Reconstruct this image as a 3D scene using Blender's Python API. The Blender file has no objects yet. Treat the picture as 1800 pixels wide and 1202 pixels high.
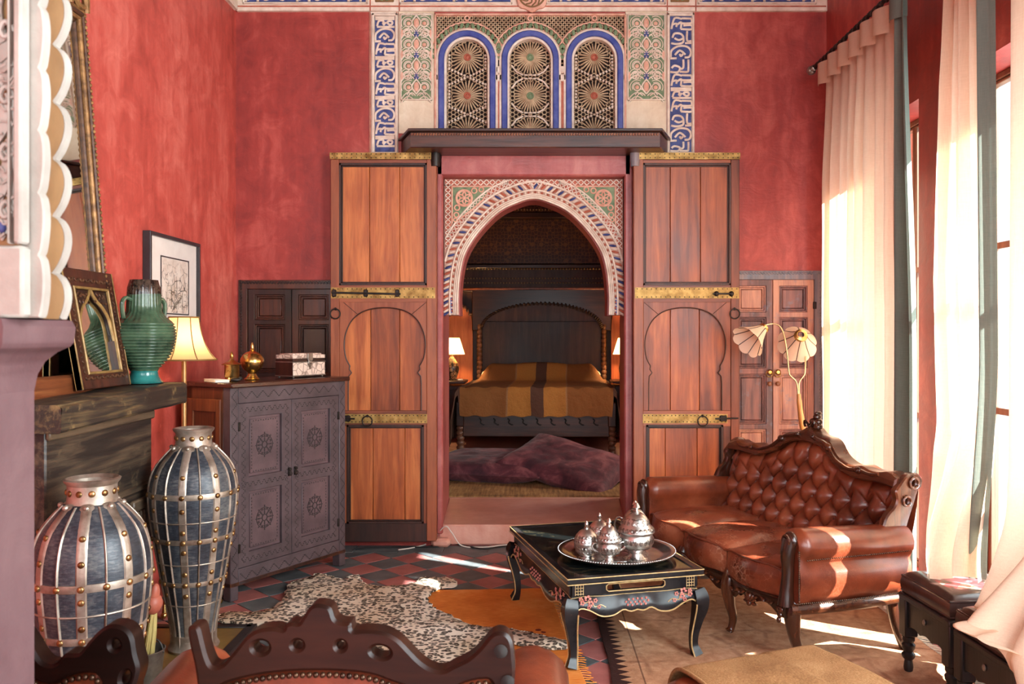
import bpy, bmesh, math, random
from mathutils import Vector, Matrix, noise as mnoise
from mathutils.geometry import tessellate_polygon

random.seed(7)
PI = math.pi
SC = bpy.context.scene
COL = SC.collection
sin, cos = math.sin, math.cos

# ------------------------------------------------------------------ camera
cam_d = bpy.data.cameras.new('camera')
cam = bpy.data.objects.new('camera', cam_d)
COL.objects.link(cam)
cam.location = (0, 0, 1.45)
cam.rotation_euler = (PI / 2, 0, 0)
cam_d.sensor_width = 36
cam_d.lens = 30.0
cam_d.shift_x = -35 / 1800
cam_d.shift_y = -11 / 1800
cam_d.dof.use_dof = True
cam_d.dof.focus_distance = 4.8
cam_d.dof.aperture_fstop = 9
SC.camera = cam

# ------------------------------------------------------------------ view and light
SC.view_settings.view_transform = 'Standard'
SC.view_settings.look = 'None'
SC.view_settings.gamma = 1
SC.view_settings.use_curve_mapping = False
SC.view_settings.exposure = 0.08

w = bpy.data.worlds.new('sky')
SC.world = w
w.use_nodes = True
nt = w.node_tree
nt.nodes.clear()
wo = nt.nodes.new('ShaderNodeOutputWorld')
wb = nt.nodes.new('ShaderNodeBackground')
ws = nt.nodes.new('ShaderNodeTexSky')
ws.sky_type = 'HOSEK_WILKIE'
ws.turbidity = 6
ws.sun_direction = (0.66, -0.40, 0.63)
wb.inputs['Strength'].default_value = 2.2
wm = nt.nodes.new('ShaderNodeMix')
wm.data_type = 'RGBA'
wm.inputs[0].default_value = 0.6
wm.inputs[7].default_value = (0.92, 0.97, 1.0, 1)      # high thin cloud
nt.links.new(ws.outputs[0], wm.inputs[6])
nt.links.new(wm.outputs[2], wb.inputs[0])
nt.links.new(wb.outputs[0], wo.inputs[0])


def lamp(name, kind, loc, energy, color=(1, 1, 1), size=1, size_y=None, aim=None, **kw):
    d = bpy.data.lights.new(name, kind)
    d.energy = energy
    d.color = color
    if kind == 'AREA':
        d.shape = 'RECTANGLE'
        d.size = size
        d.size_y = size_y or size
    elif kind in ('POINT', 'SPOT'):
        d.shadow_soft_size = size
    for k, v in kw.items():
        setattr(d, k, v)
    o = bpy.data.objects.new(name, d)
    COL.objects.link(o)
    o.location = loc
    if aim is not None:
        o.rotation_euler = Vector(aim).to_track_quat('-Z', 'Y').to_euler()
    return o


# the sun stands off to the right and slightly behind the camera
SUN_EL = math.radians(37)
sun = lamp('sun', 'SUN', (6, -2, 6), 58.0, (1.0, 0.97, 0.93),
           aim=(-0.85 * cos(SUN_EL), 0.527 * cos(SUN_EL), -sin(SUN_EL)))
sun.data.angle = math.radians(0.6)
# daylight outside the two curtained windows on the right
lamp('window_daylight', 'AREA', (2.6, 4.95, 1.05), 60, (0.97, 0.98, 1.0), 1.2, 1.9, aim=(-1, 0, 0))
lamp('window_daylight', 'AREA', (2.6, 3.6, 1.2), 75, (0.97, 0.98, 1.0), 1.1, 2.1, aim=(-1, 0, 0))
lamp('window_daylight', 'AREA', (2.6, 1.1, 2.0), 500, (0.88, 0.96, 1.0), 1.9, 3.0, aim=(-1, .75, -.05))  # fill light added outside an unseen window beside the camera
# fill light added in an opening made in the unseen wall behind the camera
lamp('window_daylight', 'AREA', (0.2, -3.1, 2.3), 250, (0.88, 0.96, 1.0), 3.4, 3.2, aim=(0, 1, -0.03))
# the bedroom's own side window
lamp('bedroom_daylight', 'AREA', (2.5, 7.75, 1.9), 60, (1.0, 0.9, 0.78), 1.0, 1.5, aim=(-1, 0, 0))

# ------------------------------------------------------------------ helpers
F = 1500.0


def at(px, py, Y):
    return Vector(((px - 935) * Y / F, Y, 1.45 - (py - 590) * Y / F))


def S(r, g, b):
    def c(v):
        v /= 255.0
        return v / 12.92 if v <= 0.04045 else ((v + 0.055) / 1.055) ** 2.4
    return (c(r), c(g), c(b), 1.0)


def lerp(a, b, t):
    return a + (b - a) * t


def clamp(x, a=0.0, b=1.0):
    return max(a, min(b, x))


def sstep(a, b, x):
    t = clamp((x - a) / (b - a))
    return t * t * (3 - 2 * t)


def interp(tab, x):
    if x <= tab[0][0]:
        return tab[0][1]
    for (x0, y0), (x1, y1) in zip(tab, tab[1:]):
        if x <= x1:
            return lerp(y0, y1, (x - x0) / (x1 - x0))
    return tab[-1][1]


def cinterp(tab, x):
    """smooth (Catmull-Rom) interpolation of a table"""
    n = len(tab)
    if x <= tab[0][0]:
        return tab[0][1]
    if x >= tab[-1][0]:
        return tab[-1][1]
    for i in range(n - 1):
        if x <= tab[i + 1][0]:
            break
    x0, y0 = tab[i]
    x1, y1 = tab[i + 1]
    h = x1 - x0
    m0 = (y1 - tab[i - 1][1]) / (x1 - tab[i - 1][0]) if i > 0 else (y1 - y0) / h
    m1 = (tab[i + 2][1] - y0) / (tab[i + 2][0] - x0) if i + 2 < n else (y1 - y0) / h
    t = (x - x0) / h
    return ((2 * t ** 3 - 3 * t * t + 1) * y0 + (t ** 3 - 2 * t * t + t) * h * m0
            + (-2 * t ** 3 + 3 * t * t) * y1 + (t ** 3 - t * t) * h * m1)


def cr(pts, n=6, closed=False):
    """Catmull-Rom through points"""
    P = [Vector(p) for p in pts]
    out = []
    m = len(P)
    rng = m if closed else m - 1
    for i in range(rng):
        if closed:
            a, b, c, d = P[i - 1], P[i], P[(i + 1) % m], P[(i + 2) % m]
        else:
            a, b, c, d = P[max(i - 1, 0)], P[i], P[i + 1], P[min(i + 2, m - 1)]
        for k in range(n):
            t = k / n
            out.append(0.5 * ((2 * b) + (c - a) * t + (2 * a - 5 * b + 4 * c - d) * t * t
                              + (3 * b - a - 3 * c + d) * t ** 3))
    if not closed:
        out.append(P[-1])
    return out


class G:
    """collects shapes and links them as one mesh object"""

    def __init__(s):
        s.v, s.f, s.fm = [], [], []
        s.mi = 0

    def add(s, vs, fs, M=None):
        o = len(s.v)
        if M is not None:
            vs = [M @ Vector(v) for v in vs]
        s.v.extend([tuple(v) for v in vs])
        s.f.extend([tuple(i + o for i in f) for f in fs])
        s.fm.extend([s.mi] * len(fs))
        return s

    def box(s, c, d, b=0.0, M=None):
        cx, cy, cz = c
        x, y, z = d[0] / 2, d[1] / 2, d[2] / 2
        if b <= 0:
            vs = [(cx + i * x, cy + j * y, cz + k * z) for i in (-1, 1) for j in (-1, 1) for k in (-1, 1)]
            fs = [(0, 1, 3, 2), (4, 6, 7, 5), (0, 4, 5, 1), (2, 3, 7, 6), (0, 2, 6, 4), (1, 5, 7, 3)]
            return s.add(vs, fs, M)
        b = min(b, x * .98, y * .98, z * .98)
        vs, ix = [], {}
        for i in (-1, 1):
            for j in (-1, 1):
                for k in (-1, 1):
                    ix[i, j, k] = len(vs)
                    vs += [(cx + i * x, cy + j * (y - b), cz + k * (z - b)),
                           (cx + i * (x - b), cy + j * y, cz + k * (z - b)),
                           (cx + i * (x - b), cy + j * (y - b), cz + k * z)]
        fs = []
        q = [(-1, -1), (1, -1), (1, 1), (-1, 1)]
        for i in (-1, 1):
            fs.append([ix[i, a, c_] for a, c_ in q])
            fs.append([ix[a, i, c_] + 1 for a, c_ in q])
            fs.append([ix[a, c_, i] + 2 for a, c_ in q])
        for i in (-1, 1):
            for j in (-1, 1):
                fs.append((ix[i, j, -1], ix[i, j, 1], ix[i, j, 1] + 1, ix[i, j, -1] + 1))
                fs.append((ix[i, -1, j], ix[i, 1, j], ix[i, 1, j] + 2, ix[i, -1, j] + 2))
                fs.append((ix[-1, i, j] + 1, ix[1, i, j] + 1, ix[1, i, j] + 2, ix[-1, i, j] + 2))
                for k in (-1, 1):
                    e = ix[i, j, k]
                    fs.append((e, e + 1, e + 2))
        return s.add(vs, fs, M)

    def prism(s, poly, y0, y1, b=0.0, holes=(), M=None, plane='xz'):
        """outline in a plane, pushed through from y0 to y1, rim chamfered by b"""
        loops = [list(poly)] + [list(h) for h in holes]

        def area(L):
            return sum(L[i - 1][0] * L[i][1] - L[i][0] * L[i - 1][1] for i in range(len(L)))
        for i, L in enumerate(loops):
            if (area(L) > 0) != (i == 0):
                L.reverse()

        def inset(L, d):
            out = []
            n = len(L)
            for i in range(n):
                p0, p1, p2 = Vector(L[i - 1][:2]), Vector(L[i][:2]), Vector(L[(i + 1) % n][:2])
                e1, e2 = (p1 - p0), (p2 - p1)
                if e1.length < 1e-9 or e2.length < 1e-9:
                    out.append(tuple(p1))
                    continue
                e1.normalize()
                e2.normalize()
                n1, n2 = Vector((-e1.y, e1.x)), Vector((-e2.y, e2.x))
                m = n1 + n2
                if m.length < 1e-6:
                    out.append(tuple(p1 + n1 * d))
                    continue
                m.normalize()
                k = d / max(0.35, m.dot(n1))
                out.append(tuple(p1 + m * k))
            return out

        def p3(p, y):
            if plane == 'xz':
                return (p[0], y, p[1])
            if plane == 'xy':
                return (p[0], p[1], y)
            return (y, p[0], p[1])
        sg = 1 if y1 > y0 else -1
        rings = [[(L, y0), (L, y1)] for L in loops] if b <= 0 else \
            [[(inset(L, b), y0), (L, y0 + sg * b), (L, y1 - sg * b), (inset(L, b), y1)] for L in loops]
        vs, fs = [], []
        caps0, caps1 = [], []
        for R in rings:
            st = []
            for L, y in R:
                st.append(len(vs))
                vs += [p3(p, y) for p in L]
            n = len(R[0][0])
            for a, c in zip(st, st[1:]):
                for i in range(n):
                    j = (i + 1) % n
                    fs.append((a + i, a + j, c + j, c + i))
            caps0.append((R[0][0], st[0]))
            caps1.append((R[-1][0], st[-1]))
        for caps in (caps0, caps1):
            if len(caps) == 1 and len(caps[0][0]) <= 4:
                fs.append(tuple(range(caps[0][1], caps[0][1] + len(caps[0][0]))))
                continue
            ids = []
            for L, st in caps:
                ids += list(range(st, st + len(L)))
            tri = tessellate_polygon([[Vector((p[0], p[1], 0)) for p in L] for L, st in caps])
            fs += [tuple(ids[i] for i in t) for t in tri]
        return s.add(vs, fs, M)

    def lathe(s, prof, n=32, M=None, cap=True, squash=None):
        vs, fs = [], []
        m = len(prof)
        for i in range(n):
            a = 2 * PI * i / n
            for k, (r, z) in enumerate(prof):
                q = squash(a, z) if squash else 1
                vs.append((r * cos(a) * q, r * sin(a) * q, z))
        for i in range(n):
            j = (i + 1) % n
            for k in range(m - 1):
                fs.append((i * m + k, j * m + k, j * m + k + 1, i * m + k + 1))
        if cap:
            if prof[0][0] > 1e-5:
                fs.append(tuple(i * m for i in range(n)))
            if prof[-1][0] > 1e-5:
                fs.append(tuple(i * m + m - 1 for i in range(n)))
        return s.add(vs, fs, M)

    def tube(s, pts, r, n=8, closed=False, M=None, flat=None, up=None):
        """round (or flattened) tube along points; r number or list"""
        P = [Vector(p) for p in pts]
        m = len(P)
        vs, fs = [], []
        ref = Vector(up) if up else None
        prev = None
        for i in range(m):
            if closed:
                t = P[(i + 1) % m] - P[i - 1]
            else:
                t = P[min(i + 1, m - 1)] - P[max(i - 1, 0)]
            if t.length < 1e-9:
                t = Vector((0, 0, 1))
            t.normalize()
            if ref is not None:
                a = ref - t * ref.dot(t)
                if a.length < 1e-4:
                    a = t.orthogonal()
            elif prev is None:
                a = t.orthogonal()
            else:
                a = prev - t * prev.dot(t)
                if a.length < 1e-6:
                    a = t.orthogonal()
            a.normalize()
            prev = a
            c = t.cross(a)
            rr = r[i] if isinstance(r, (list, tuple)) else r
            fa = flat if flat else 1.0
            for k in range(n):
                g = 2 * PI * (k + .5) / n
                vs.append(P[i] + a * (rr * fa * cos(g)) + c * (rr * sin(g)))
        for i in range(m if closed else m - 1):
            j = (i + 1) % m
            for k in range(n):
                l = (k + 1) % n
                fs.append((i * n + k, i * n + l, j * n + l, j * n + k))
        if not closed:
            fs.append(tuple(range(n)))
            fs.append(tuple(range((m - 1) * n, m * n)))
        return s.add(vs, fs, M)

    def ball(s, c, r, nu=12, nv=8, M=None):
        if not isinstance(r, (tuple, list, Vector)):
            r = (r, r, r)
        vs = [(c[0], c[1], c[2] - r[2])]
        for j in range(1, nv):
            b = -PI / 2 + PI * j / nv
            for i in range(nu):
                a = 2 * PI * i / nu
                vs.append((c[0] + r[0] * cos(b) * cos(a), c[1] + r[1] * cos(b) * sin(a), c[2] + r[2] * sin(b)))
        vs.append((c[0], c[1], c[2] + r[2]))
        fs = []
        for i in range(nu):
            k = (i + 1) % nu
            fs.append((0, 1 + k, 1 + i))
            for j in range(nv - 2):
                a = 1 + j * nu
                fs.append((a + i, a + k, a + nu + k, a + nu + i))
            a = 1 + (nv - 2) * nu
            fs.append((a + i, a + k, len(vs) - 1))
        return s.add(vs, fs, M)

    def grid(s, fn, nu, nv, M=None, close_u=False):
        vs = [fn(i / nu, j / nv) for i in range(nu if close_u else nu + 1) for j in range(nv + 1)]
        fs = []
        w_ = nv + 1
        for i in range(nu):
            k = (i + 1) % nu if close_u else i + 1
            for j in range(nv):
                fs.append((i * w_ + j, k * w_ + j, k * w_ + j + 1, i * w_ + j + 1))
        return s.add(vs, fs, M)

    def torus(s, c, R, r, n=24, m=8, M=None, axis='y', flat=1.0):
        pts = []
        for i in range(n):
            a = 2 * PI * i / n
            if axis == 'y':
                pts.append((c[0] + R * cos(a), c[1], c[2] + R * sin(a)))
            elif axis == 'z':
                pts.append((c[0] + R * cos(a), c[1] + R * sin(a), c[2]))
            else:
                pts.append((c[0], c[1] + R * cos(a), c[2] + R * sin(a)))
        return s.tube(pts, r, m, closed=True, M=M)

    def mesh(s, name, mats, angle=38, smooth=True):
        me = bpy.data.meshes.new(name)
        me.from_pydata(s.v, [], s.f)
        if not isinstance(mats, (list, tuple)):
            mats = [mats]
        for m in mats:
            me.materials.append(m)
        if len(mats) > 1:
            me.polygons.foreach_set('material_index', s.fm)
        bm = bmesh.new()
        bm.from_mesh(me)
        bmesh.ops.recalc_face_normals(bm, faces=bm.faces)
        bm.to_mesh(me)
        bm.free()
        if smooth:
            me.polygons.foreach_set('use_smooth', [True] * len(me.polygons))
            me.set_sharp_from_angle(angle=math.radians(angle))
        me.update()
        return me

    def build(s, name, mats, parent=None, angle=38, smooth=True, kind=None, label=None):
        o = bpy.data.objects.new(name, s.mesh(name, mats, angle, smooth))
        COL.objects.link(o)
        if parent is not None:
            o.parent = parent
        if kind:
            o['kind'] = kind
        if label:
            o['label'] = label
        return o


def tag(o, label=None, cat=None, group=None, kind=None):
    if label:
        o['label'] = label
    if cat:
        o['category'] = cat
    if group:
        o['group'] = group
    if kind:
        o['kind'] = kind
    return o


def thing(name, label, cat, loc=(0, 0, 0), rz=0.0, group=None, kind=None):
    o = bpy.data.objects.new(name, None)
    o.empty_display_size = .1
    COL.objects.link(o)
    o.location = loc
    o.rotation_euler = (0, 0, rz)
    return tag(o, label, cat, group, kind)


def inst(name, me, parent, loc=(0, 0, 0), rot=(0, 0, 0), scale=(1, 1, 1)):
    o = bpy.data.objects.new(name, me)
    COL.objects.link(o)
    if parent is not None:
        o.parent = parent
    o.location = loc
    o.rotation_euler = rot
    o.scale = scale
    return o


def T(x=0, y=0, z=0):
    return Matrix.Translation((x, y, z))


def R(a, axis='Z'):
    return Matrix.Rotation(a, 4, axis)


def fbm(x, y, z=0.0, o=3):
    return mnoise.fractal(Vector((x, y, z)), 1.0, 2.0, o)


# ------------------------------------------------------------------ materials
class MT:
    def __init__(s, name):
        s.m = bpy.data.materials.new(name)
        s.m.use_nodes = True
        s.t = s.m.node_tree
        s.t.nodes.clear()
        s.out = s.t.nodes.new('ShaderNodeOutputMaterial')
        s.b = s.t.nodes.new('ShaderNodeBsdfPrincipled')
        s.t.links.new(s.b.outputs[0], s.out.inputs[0])

    def put(s, sock, v):
        if isinstance(v, bpy.types.NodeSocket):
            s.t.links.new(v, sock)
        elif v is not None:
            if sock.type == 'RGBA' and not hasattr(v, '__len__'):
                v = (v, v, v, 1)
            sock.default_value = v

    def n(s, ty, props=None, **ins):
        nd = s.t.nodes.new('ShaderNode' + ty)
        for k, v in (props or {}).items():
            setattr(nd, k, v)
        for k, v in ins.items():
            s.put(nd.inputs[k.replace('_', ' ')], v)
        return nd

    def co(s, scale=(1, 1, 1), rot=(0, 0, 0), loc=(0, 0, 0), kind='Object', rnd=False):
        v = s.n('TexCoord').outputs[kind]
        if rnd:
            r = s.n('ObjectInfo').outputs['Random']
            k = s.n('VectorMath', {'operation': 'SCALE'})
            k.inputs[0].default_value = (37, 53, 71)
            s.put(k.inputs['Scale'], r)
            a = s.n('VectorMath', {'operation': 'ADD'})
            s.put(a.inputs[0], v)
            s.put(a.inputs[1], k.outputs[0])
            v = a.outputs[0]
        m = s.n('Mapping')
        s.put(m.inputs['Vector'], v)
        m.inputs['Scale'].default_value = scale
        m.inputs['Rotation'].default_value = rot
        m.inputs['Location'].default_value = loc
        return m.outputs[0]

    def rand(s):
        return s.n('ObjectInfo').outputs['Random']

    def noise(s, v, scale, detail=4, rough=.55, dist=0.0):
        return s.n('TexNoise', Vector=v, Scale=scale, Detail=detail, Roughness=rough, Distortion=dist).outputs[0]

    def voro(s, v, scale, feature='F1', rand=1.0, out='Distance'):
        return s.n('TexVoronoi', {'feature': feature}, Vector=v, Scale=scale, Randomness=rand).outputs[out]

    def wave(s, v, scale, dist=0.0, dscale=1.0, dirn='X', prof='SIN', detail=2):
        nd = s.n('TexWave', {'wave_type': 'BANDS', 'bands_direction': dirn, 'wave_profile': prof}, Vector=v, Scale=scale,
                 Distortion=dist, Detail=detail)
        nd.inputs['Detail Scale'].default_value = dscale
        return nd.outputs['Fac']

    def ramp(s, fac, stops, interp_='LINEAR'):
        nd = s.n('ValToRGB', Fac=fac)
        r = nd.color_ramp
        r.interpolation = interp_
        while len(r.elements) < len(stops):
            r.elements.new(0.5)
        for e, (p, c) in zip(r.elements, stops):
            e.position = p
            e.color = c if hasattr(c, '__len__') else (c, c, c, 1)
        return nd.outputs[0]

    def mix(s, fac, a, b, mode='MIX'):
        nd = s.n('Mix', {'data_type': 'RGBA', 'blend_type': mode})
        s.put(nd.inputs[0], fac)
        s.put(nd.inputs[6], a)
        s.put(nd.inputs[7], b)
        return nd.outputs[2]

    def mth(s, op, a, b=None, c=None, cl=False):
        nd = s.n('Math', {'operation': op, 'use_clamp': cl})
        for i, x in enumerate((a, b, c)):
            if x is not None:
                s.put(nd.inputs[i], x)
        return nd.outputs[0]

    def sep(s, v):
        nd = s.n('SeparateXYZ', Vector=v)
        return nd.outputs[0], nd.outputs[1], nd.outputs[2]

    def bump(s, h, strength=.3, dist=.01, nrm=None):
        nd = s.n('Bump', Strength=strength, Distance=dist, Height=h)
        if nrm is not None:
            s.put(nd.inputs['Normal'], nrm)
        return nd.outputs[0]

    def end(s, col, rough=.6, metal=0.0, nrm=None, **kw):
        s.put(s.b.inputs['Base Color'], col)
        s.put(s.b.inputs['Roughness'], rough)
        s.put(s.b.inputs['Metallic'], metal)
        if nrm is not None:
            s.put(s.b.inputs['Normal'], nrm)
        for k, v in kw.items():
            s.put(s.b.inputs[k.replace('_', ' ')], v)
        return s.m


def plain(name, c1, c2=None, scale=8, rough=.6, metal=0.0, bump=.15, bdist=.004, bscale=None, detail=5, rnd=True, r2=None,
          stretch=(1, 1, 1), **kw):
    m = MT(name)
    v = m.co(stretch, rnd=rnd)
    nz = m.noise(v, scale, detail, .6)
    f = m.ramp(nz, [(.32, 0.0), (.68, 1.0)])
    col = m.mix(f, c1, c2 or c1)
    nr = m.bump(m.noise(v, bscale or scale * 6, 3, .6), bump, bdist) if bump else None
    ro = rough if r2 is None else m.mth('ADD', m.mth('MULTIPLY', nz, r2 - rough), rough)
    return m.end(col, ro, metal, nr, **kw)


def wood(name, dark, mid, light, axis='z', scale=1.0, rough=.45, wear=None, bump=.25, coat=0.0, spread=0.25):
    m = MT(name)
    st = {'x': (1.1, 14, 14), 'y': (14, 1.1, 14), 'z': (14, 14, 1.1)}[axis]
    st = tuple(a * scale for a in st)
    v = m.co(st, rnd=True)
    g = m.noise(v, 1.6, 6, .62, .6)
    g2 = m.noise(v, 6.0, 4, .6)
    big = m.noise(m.co((1, 1, 1), rnd=True), 2.3 * scale, 3, .5)
    fac = m.mth('ADD', m.mth('MULTIPLY', g, .65), m.mth('MULTIPLY', big, .35))
    fac = m.mth('ADD', fac, m.mth('MULTIPLY', m.mth('SUBTRACT', m.rand(), .5), spread))
    col = m.ramp(fac, [(.3, dark), (.5, mid), (.68, light)])
    col = m.mix(m.mth('MULTIPLY', m.ramp(g2, [(.5, 0.0), (.75, 1.0)]), .35), col, dark)
    if wear:
        wn = m.noise(m.co((3, 3, 3), rnd=True), 3.2 * scale, 6, .7)
        col = m.mix(m.mth('MULTIPLY', m.ramp(wn, [(.56, 0.0), (.68, 1.0)]), .6), col, wear)
    nr = m.bump(m.mth('ADD', g, m.mth('MULTIPLY', g2, .5)), bump, .004)
    ro = m.mth('ADD', m.mth('MULTIPLY', big, .22), rough - .11)
    return m.end(col, ro, 0, nr, Coat_Weight=coat, Coat_Roughness=.25)


def plaster(name, c_dark, c_mid, c_light, rough=.5, sc=1.0):
    m = MT(name)
    v = m.co((1, 1, .45))
    a = m.noise(v, 1.7 * sc, 6, .62, .4)
    b = m.noise(m.co((1, 1, 1)), 6.5 * sc, 6, .68, .8)
    c = m.noise(m.co((6, 6, .9)), 3.0 * sc, 4, .6)
    f = m.mth('ADD', m.mth('MULTIPLY', a, .5), m.mth('ADD', m.mth('MULTIPLY', b, .32), m.mth('MULTIPLY', c, .18)))
    col = m.ramp(f, [(.36, c_dark), (.5, c_mid), (.63, c_light)])
    sp = m.noise(m.co((1, 1, .6)), 22 * sc, 3, .5)
    col = m.mix(m.mth('MULTIPLY', m.ramp(sp, [(.66, 0.0), (.74, 1.0)]), .3), col, c_light)
    scr = m.noise(m.co((9, 9, 30), (0.4, .2, .3)), 2.2, 3, .5)
    nr = m.bump(m.mth('ADD', m.mth('MULTIPLY', b, 1.0), m.mth('MULTIPLY', scr, .25)), .3, .012)
    ro = m.mth('ADD', m.mth('MULTIPLY', b, .25), rough - .12)
    return m.end(col, ro, 0, nr)


M = {}
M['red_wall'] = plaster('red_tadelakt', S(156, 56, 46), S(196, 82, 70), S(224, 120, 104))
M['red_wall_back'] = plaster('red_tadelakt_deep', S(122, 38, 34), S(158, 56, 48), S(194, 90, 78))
M['jamb'] = plaster('rose_plaster', S(134, 56, 54), S(164, 80, 76), S(186, 112, 104), .42)
M['mauve'] = plaster('mauve_plaster', S(76, 50, 52), S(90, 62, 64), S(104, 76, 76), .6, .8)
M['step'] = plaster('pink_step_plaster', S(184, 122, 104), S(206, 148, 130), S(222, 176, 160), .35, .7)
M['cream'] = plaster('cream_plaster', S(196, 168, 138), S(218, 196, 168), S(232, 216, 192), .6, 1.4)
M['ceiling'] = plain('ceiling_wood', S(120, 84, 60), S(150, 112, 82), 3, .6)
M['white_wall'] = plain('rear_wall', S(190, 120, 104), S(206, 140, 122), 3, .7)
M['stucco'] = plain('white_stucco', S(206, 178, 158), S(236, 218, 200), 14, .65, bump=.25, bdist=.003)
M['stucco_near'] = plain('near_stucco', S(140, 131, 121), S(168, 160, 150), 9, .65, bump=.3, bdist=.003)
M['stucco_tan'] = plain('tan_stucco', S(112, 78, 44), S(138, 100, 60), 7, .7)
M['stucco_pink'] = plain('pink_stucco', S(206, 142, 118), S(230, 180, 156), 20, .65)
M['stucco_rust'] = plain('rust_stucco', S(150, 70, 50), S(190, 104, 78), 20, .65)
M['green_paint'] = plain('green_paint', S(84, 106, 74), S(132, 146, 108), 26, .65)
M['blue_paint'] = plain('blue_paint', S(36, 44, 96), S(72, 84, 140), 24, .6)
M['blue_band'] = plain('blue_band', S(44, 56, 132), S(84, 92, 156), 14, .55)
M['dark_hole'] = plain('dark_recess', S(34, 18, 14), S(48, 28, 20), 10, .9)  # sheet coloured dark to stand in for the shade behind the grilles
M['lattice'] = plain('lattice_plaster', S(150, 118, 88), S(206, 176, 140), 22, .7)
M['tile_red'] = plain('red_tile', S(146, 82, 78), S(176, 110, 104), 9, .38, bump=.12, r2=.55)
M['tile_grey'] = plain('grey_tile', S(70, 76, 80), S(106, 110, 110), 9, .38, bump=.12, r2=.55)
M['grout'] = plain('grout', S(110, 92, 86), S(132, 112, 104), 20, .85)
M['door_wood'] = wood('cedar_door', S(104, 46, 22), S(164, 84, 42), S(204, 120, 64), 'z', .8, .42, None, spread=.2)
M['door_frame'] = wood('cedar_frame', S(88, 42, 26), S(132, 68, 42), S(158, 88, 56), 'z', .9, .45)
M['door_rail'] = wood('cedar_rail', S(88, 42, 26), S(132, 68, 42), S(158, 88, 56), 'x', .9, .45)
M['door_shadow'] = wood('cedar_edge', S(40, 22, 18), S(66, 36, 26), S(84, 48, 32), 'z', 1, .5)  # darker cedar of the bottom rail, mouldings and joints
M['dark_wood'] = wood('dark_wood', S(28, 14, 10), S(52, 26, 18), S(84, 42, 26), 'z', 1, .35, coat=.25)
M['dark_wood_x'] = wood('dark_wood_long', S(28, 14, 10), S(54, 28, 20), S(90, 48, 32), 'x', 1, .4, coat=.2)
M['bed_panel'] = wood('bed_panel', S(44, 26, 20), S(70, 44, 34), S(94, 62, 46), 'z', .8, .5)
M['blue_cup'] = wood('weathered_cupboard', S(92, 66, 66), S(156, 102, 90), S(196, 142, 116), 'z', 1, .5, S(112, 122, 138), spread=.3)
M['blue_frame'] = wood('weathered_frame', S(70, 76, 88), S(110, 106, 114), S(146, 126, 122), 'z', 1.3, .5, S(100, 124, 146), spread=.2)
M['brass_strip'] = plain('worn_brass', S(120, 88, 44), S(196, 160, 96), 16, .45, .75, bump=.4, bdist=.003, r2=.6)
M['brass'] = plain('brass', S(176, 134, 68), S(220, 186, 120), 22, .28, 1.0, bump=.2, bdist=.002)
M['iron'] = plain('black_iron', S(34, 30, 28), S(60, 52, 48), 20, .45, .7)
M['gilt'] = plain('gilt_wood', S(96, 62, 34), S(176, 128, 78), 26, .45, .35, bump=.3)
M['gilt_dark'] = plain('gilt_dark', S(54, 32, 22), S(104, 66, 42), 26, .45, .2, bump=.3)
M['brown_wood'] = wood('brown_wood', S(74, 36, 20), S(120, 64, 34), S(150, 90, 50), 'y', 1.2, .4)
M['gold_edge'] = plain('gold_edge', S(122, 90, 48), S(166, 130, 76), 30, .45, .2)
M['mirror'] = MT('mirror_glass').end(S(210, 212, 206), .03, 1.0)
M['cab'] = plain('cabinet_wood', S(64, 52, 55), S(92, 76, 79), 6, .5, bump=.3, bdist=.002, bscale=60, rnd=False)
M['cab_panel'] = plain('cabinet_panel', S(72, 57, 61), S(106, 82, 84), 5, .52, bump=.3, bdist=.002, bscale=60)
M['cab_carve'] = plain('cabinet_carving', S(40, 32, 34), S(56, 44, 46), 12, .6)
M['cab_side'] = wood('cabinet_side', S(60, 30, 16), S(98, 52, 28), S(130, 74, 40), 'z', 1, .4)
M['cab_top'] = wood('cabinet_top', S(52, 26, 18), S(78, 40, 28), S(104, 56, 40), 'x', 1, .25, coat=.4)
M['mantel'] = wood('blackened_beam', S(26, 20, 17), S(52, 42, 34), S(120, 96, 62), 'y', 1.2, .5, S(150, 122, 78), bump=.5)
M['soot'] = plain('soot', S(22, 18, 16), S(36, 30, 26), 8, .85)
M['surround'] = wood('black_surround', S(24, 19, 17), S(44, 35, 30), S(104, 84, 64), 'y', 1.0, .45, S(110, 90, 66), bump=.5)
M['hearth'] = plain('hearth_stone', S(94, 74, 40), S(150, 120, 66), 4, .35, bump=.2)
M['hearth_rim'] = plain('hearth_rim', S(28, 24, 24), S(46, 40, 38), 8, .4)
M['cord_black'] = plain('black_cord', S(24, 22, 22), None, 8, .5, bump=0)
M['cord_white'] = plain('white_cord', S(214, 204, 194), None, 8, .5, bump=0)
M['paper'] = plain('paper', S(226, 216, 202), S(238, 232, 222), 10, .7)
M['mat_board'] = plain('mount_board', S(222, 210, 202), S(232, 222, 214), 10, .8, bump=0)
M['black_frame'] = plain('black_frame', S(40, 36, 38), S(58, 52, 54), 10, .35)
M['bristle'] = plain('bristle', S(150, 132, 74), S(196, 178, 112), 60, .8, stretch=(1, 1, .1))
M['rust_wood'] = plain('rust_painted_wood', S(150, 74, 58), S(180, 100, 78), 14, .5)
M['pewter'] = plain('pewter', S(120, 114, 108), S(170, 164, 154), 18, .35, .85)
M['arch_ground'] = plain('arch_ground', S(176, 128, 108), S(206, 164, 144), 24, .7)  # ground toned darker to stand in for shade between the reliefs
# ------------------------------------------------------------------ room shell
YB = 5.91          # back wall
XL, XR = -2.05, 2.04
ZC = 4.6


def rect(x0, x1, z0, z1):
    return [(x0, z0), (x1, z0), (x1, z1), (x0, z1)]


def struct(name, label, loc=(0, 0, 0)):
    return thing(name, label, None, loc, kind='structure')


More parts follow.
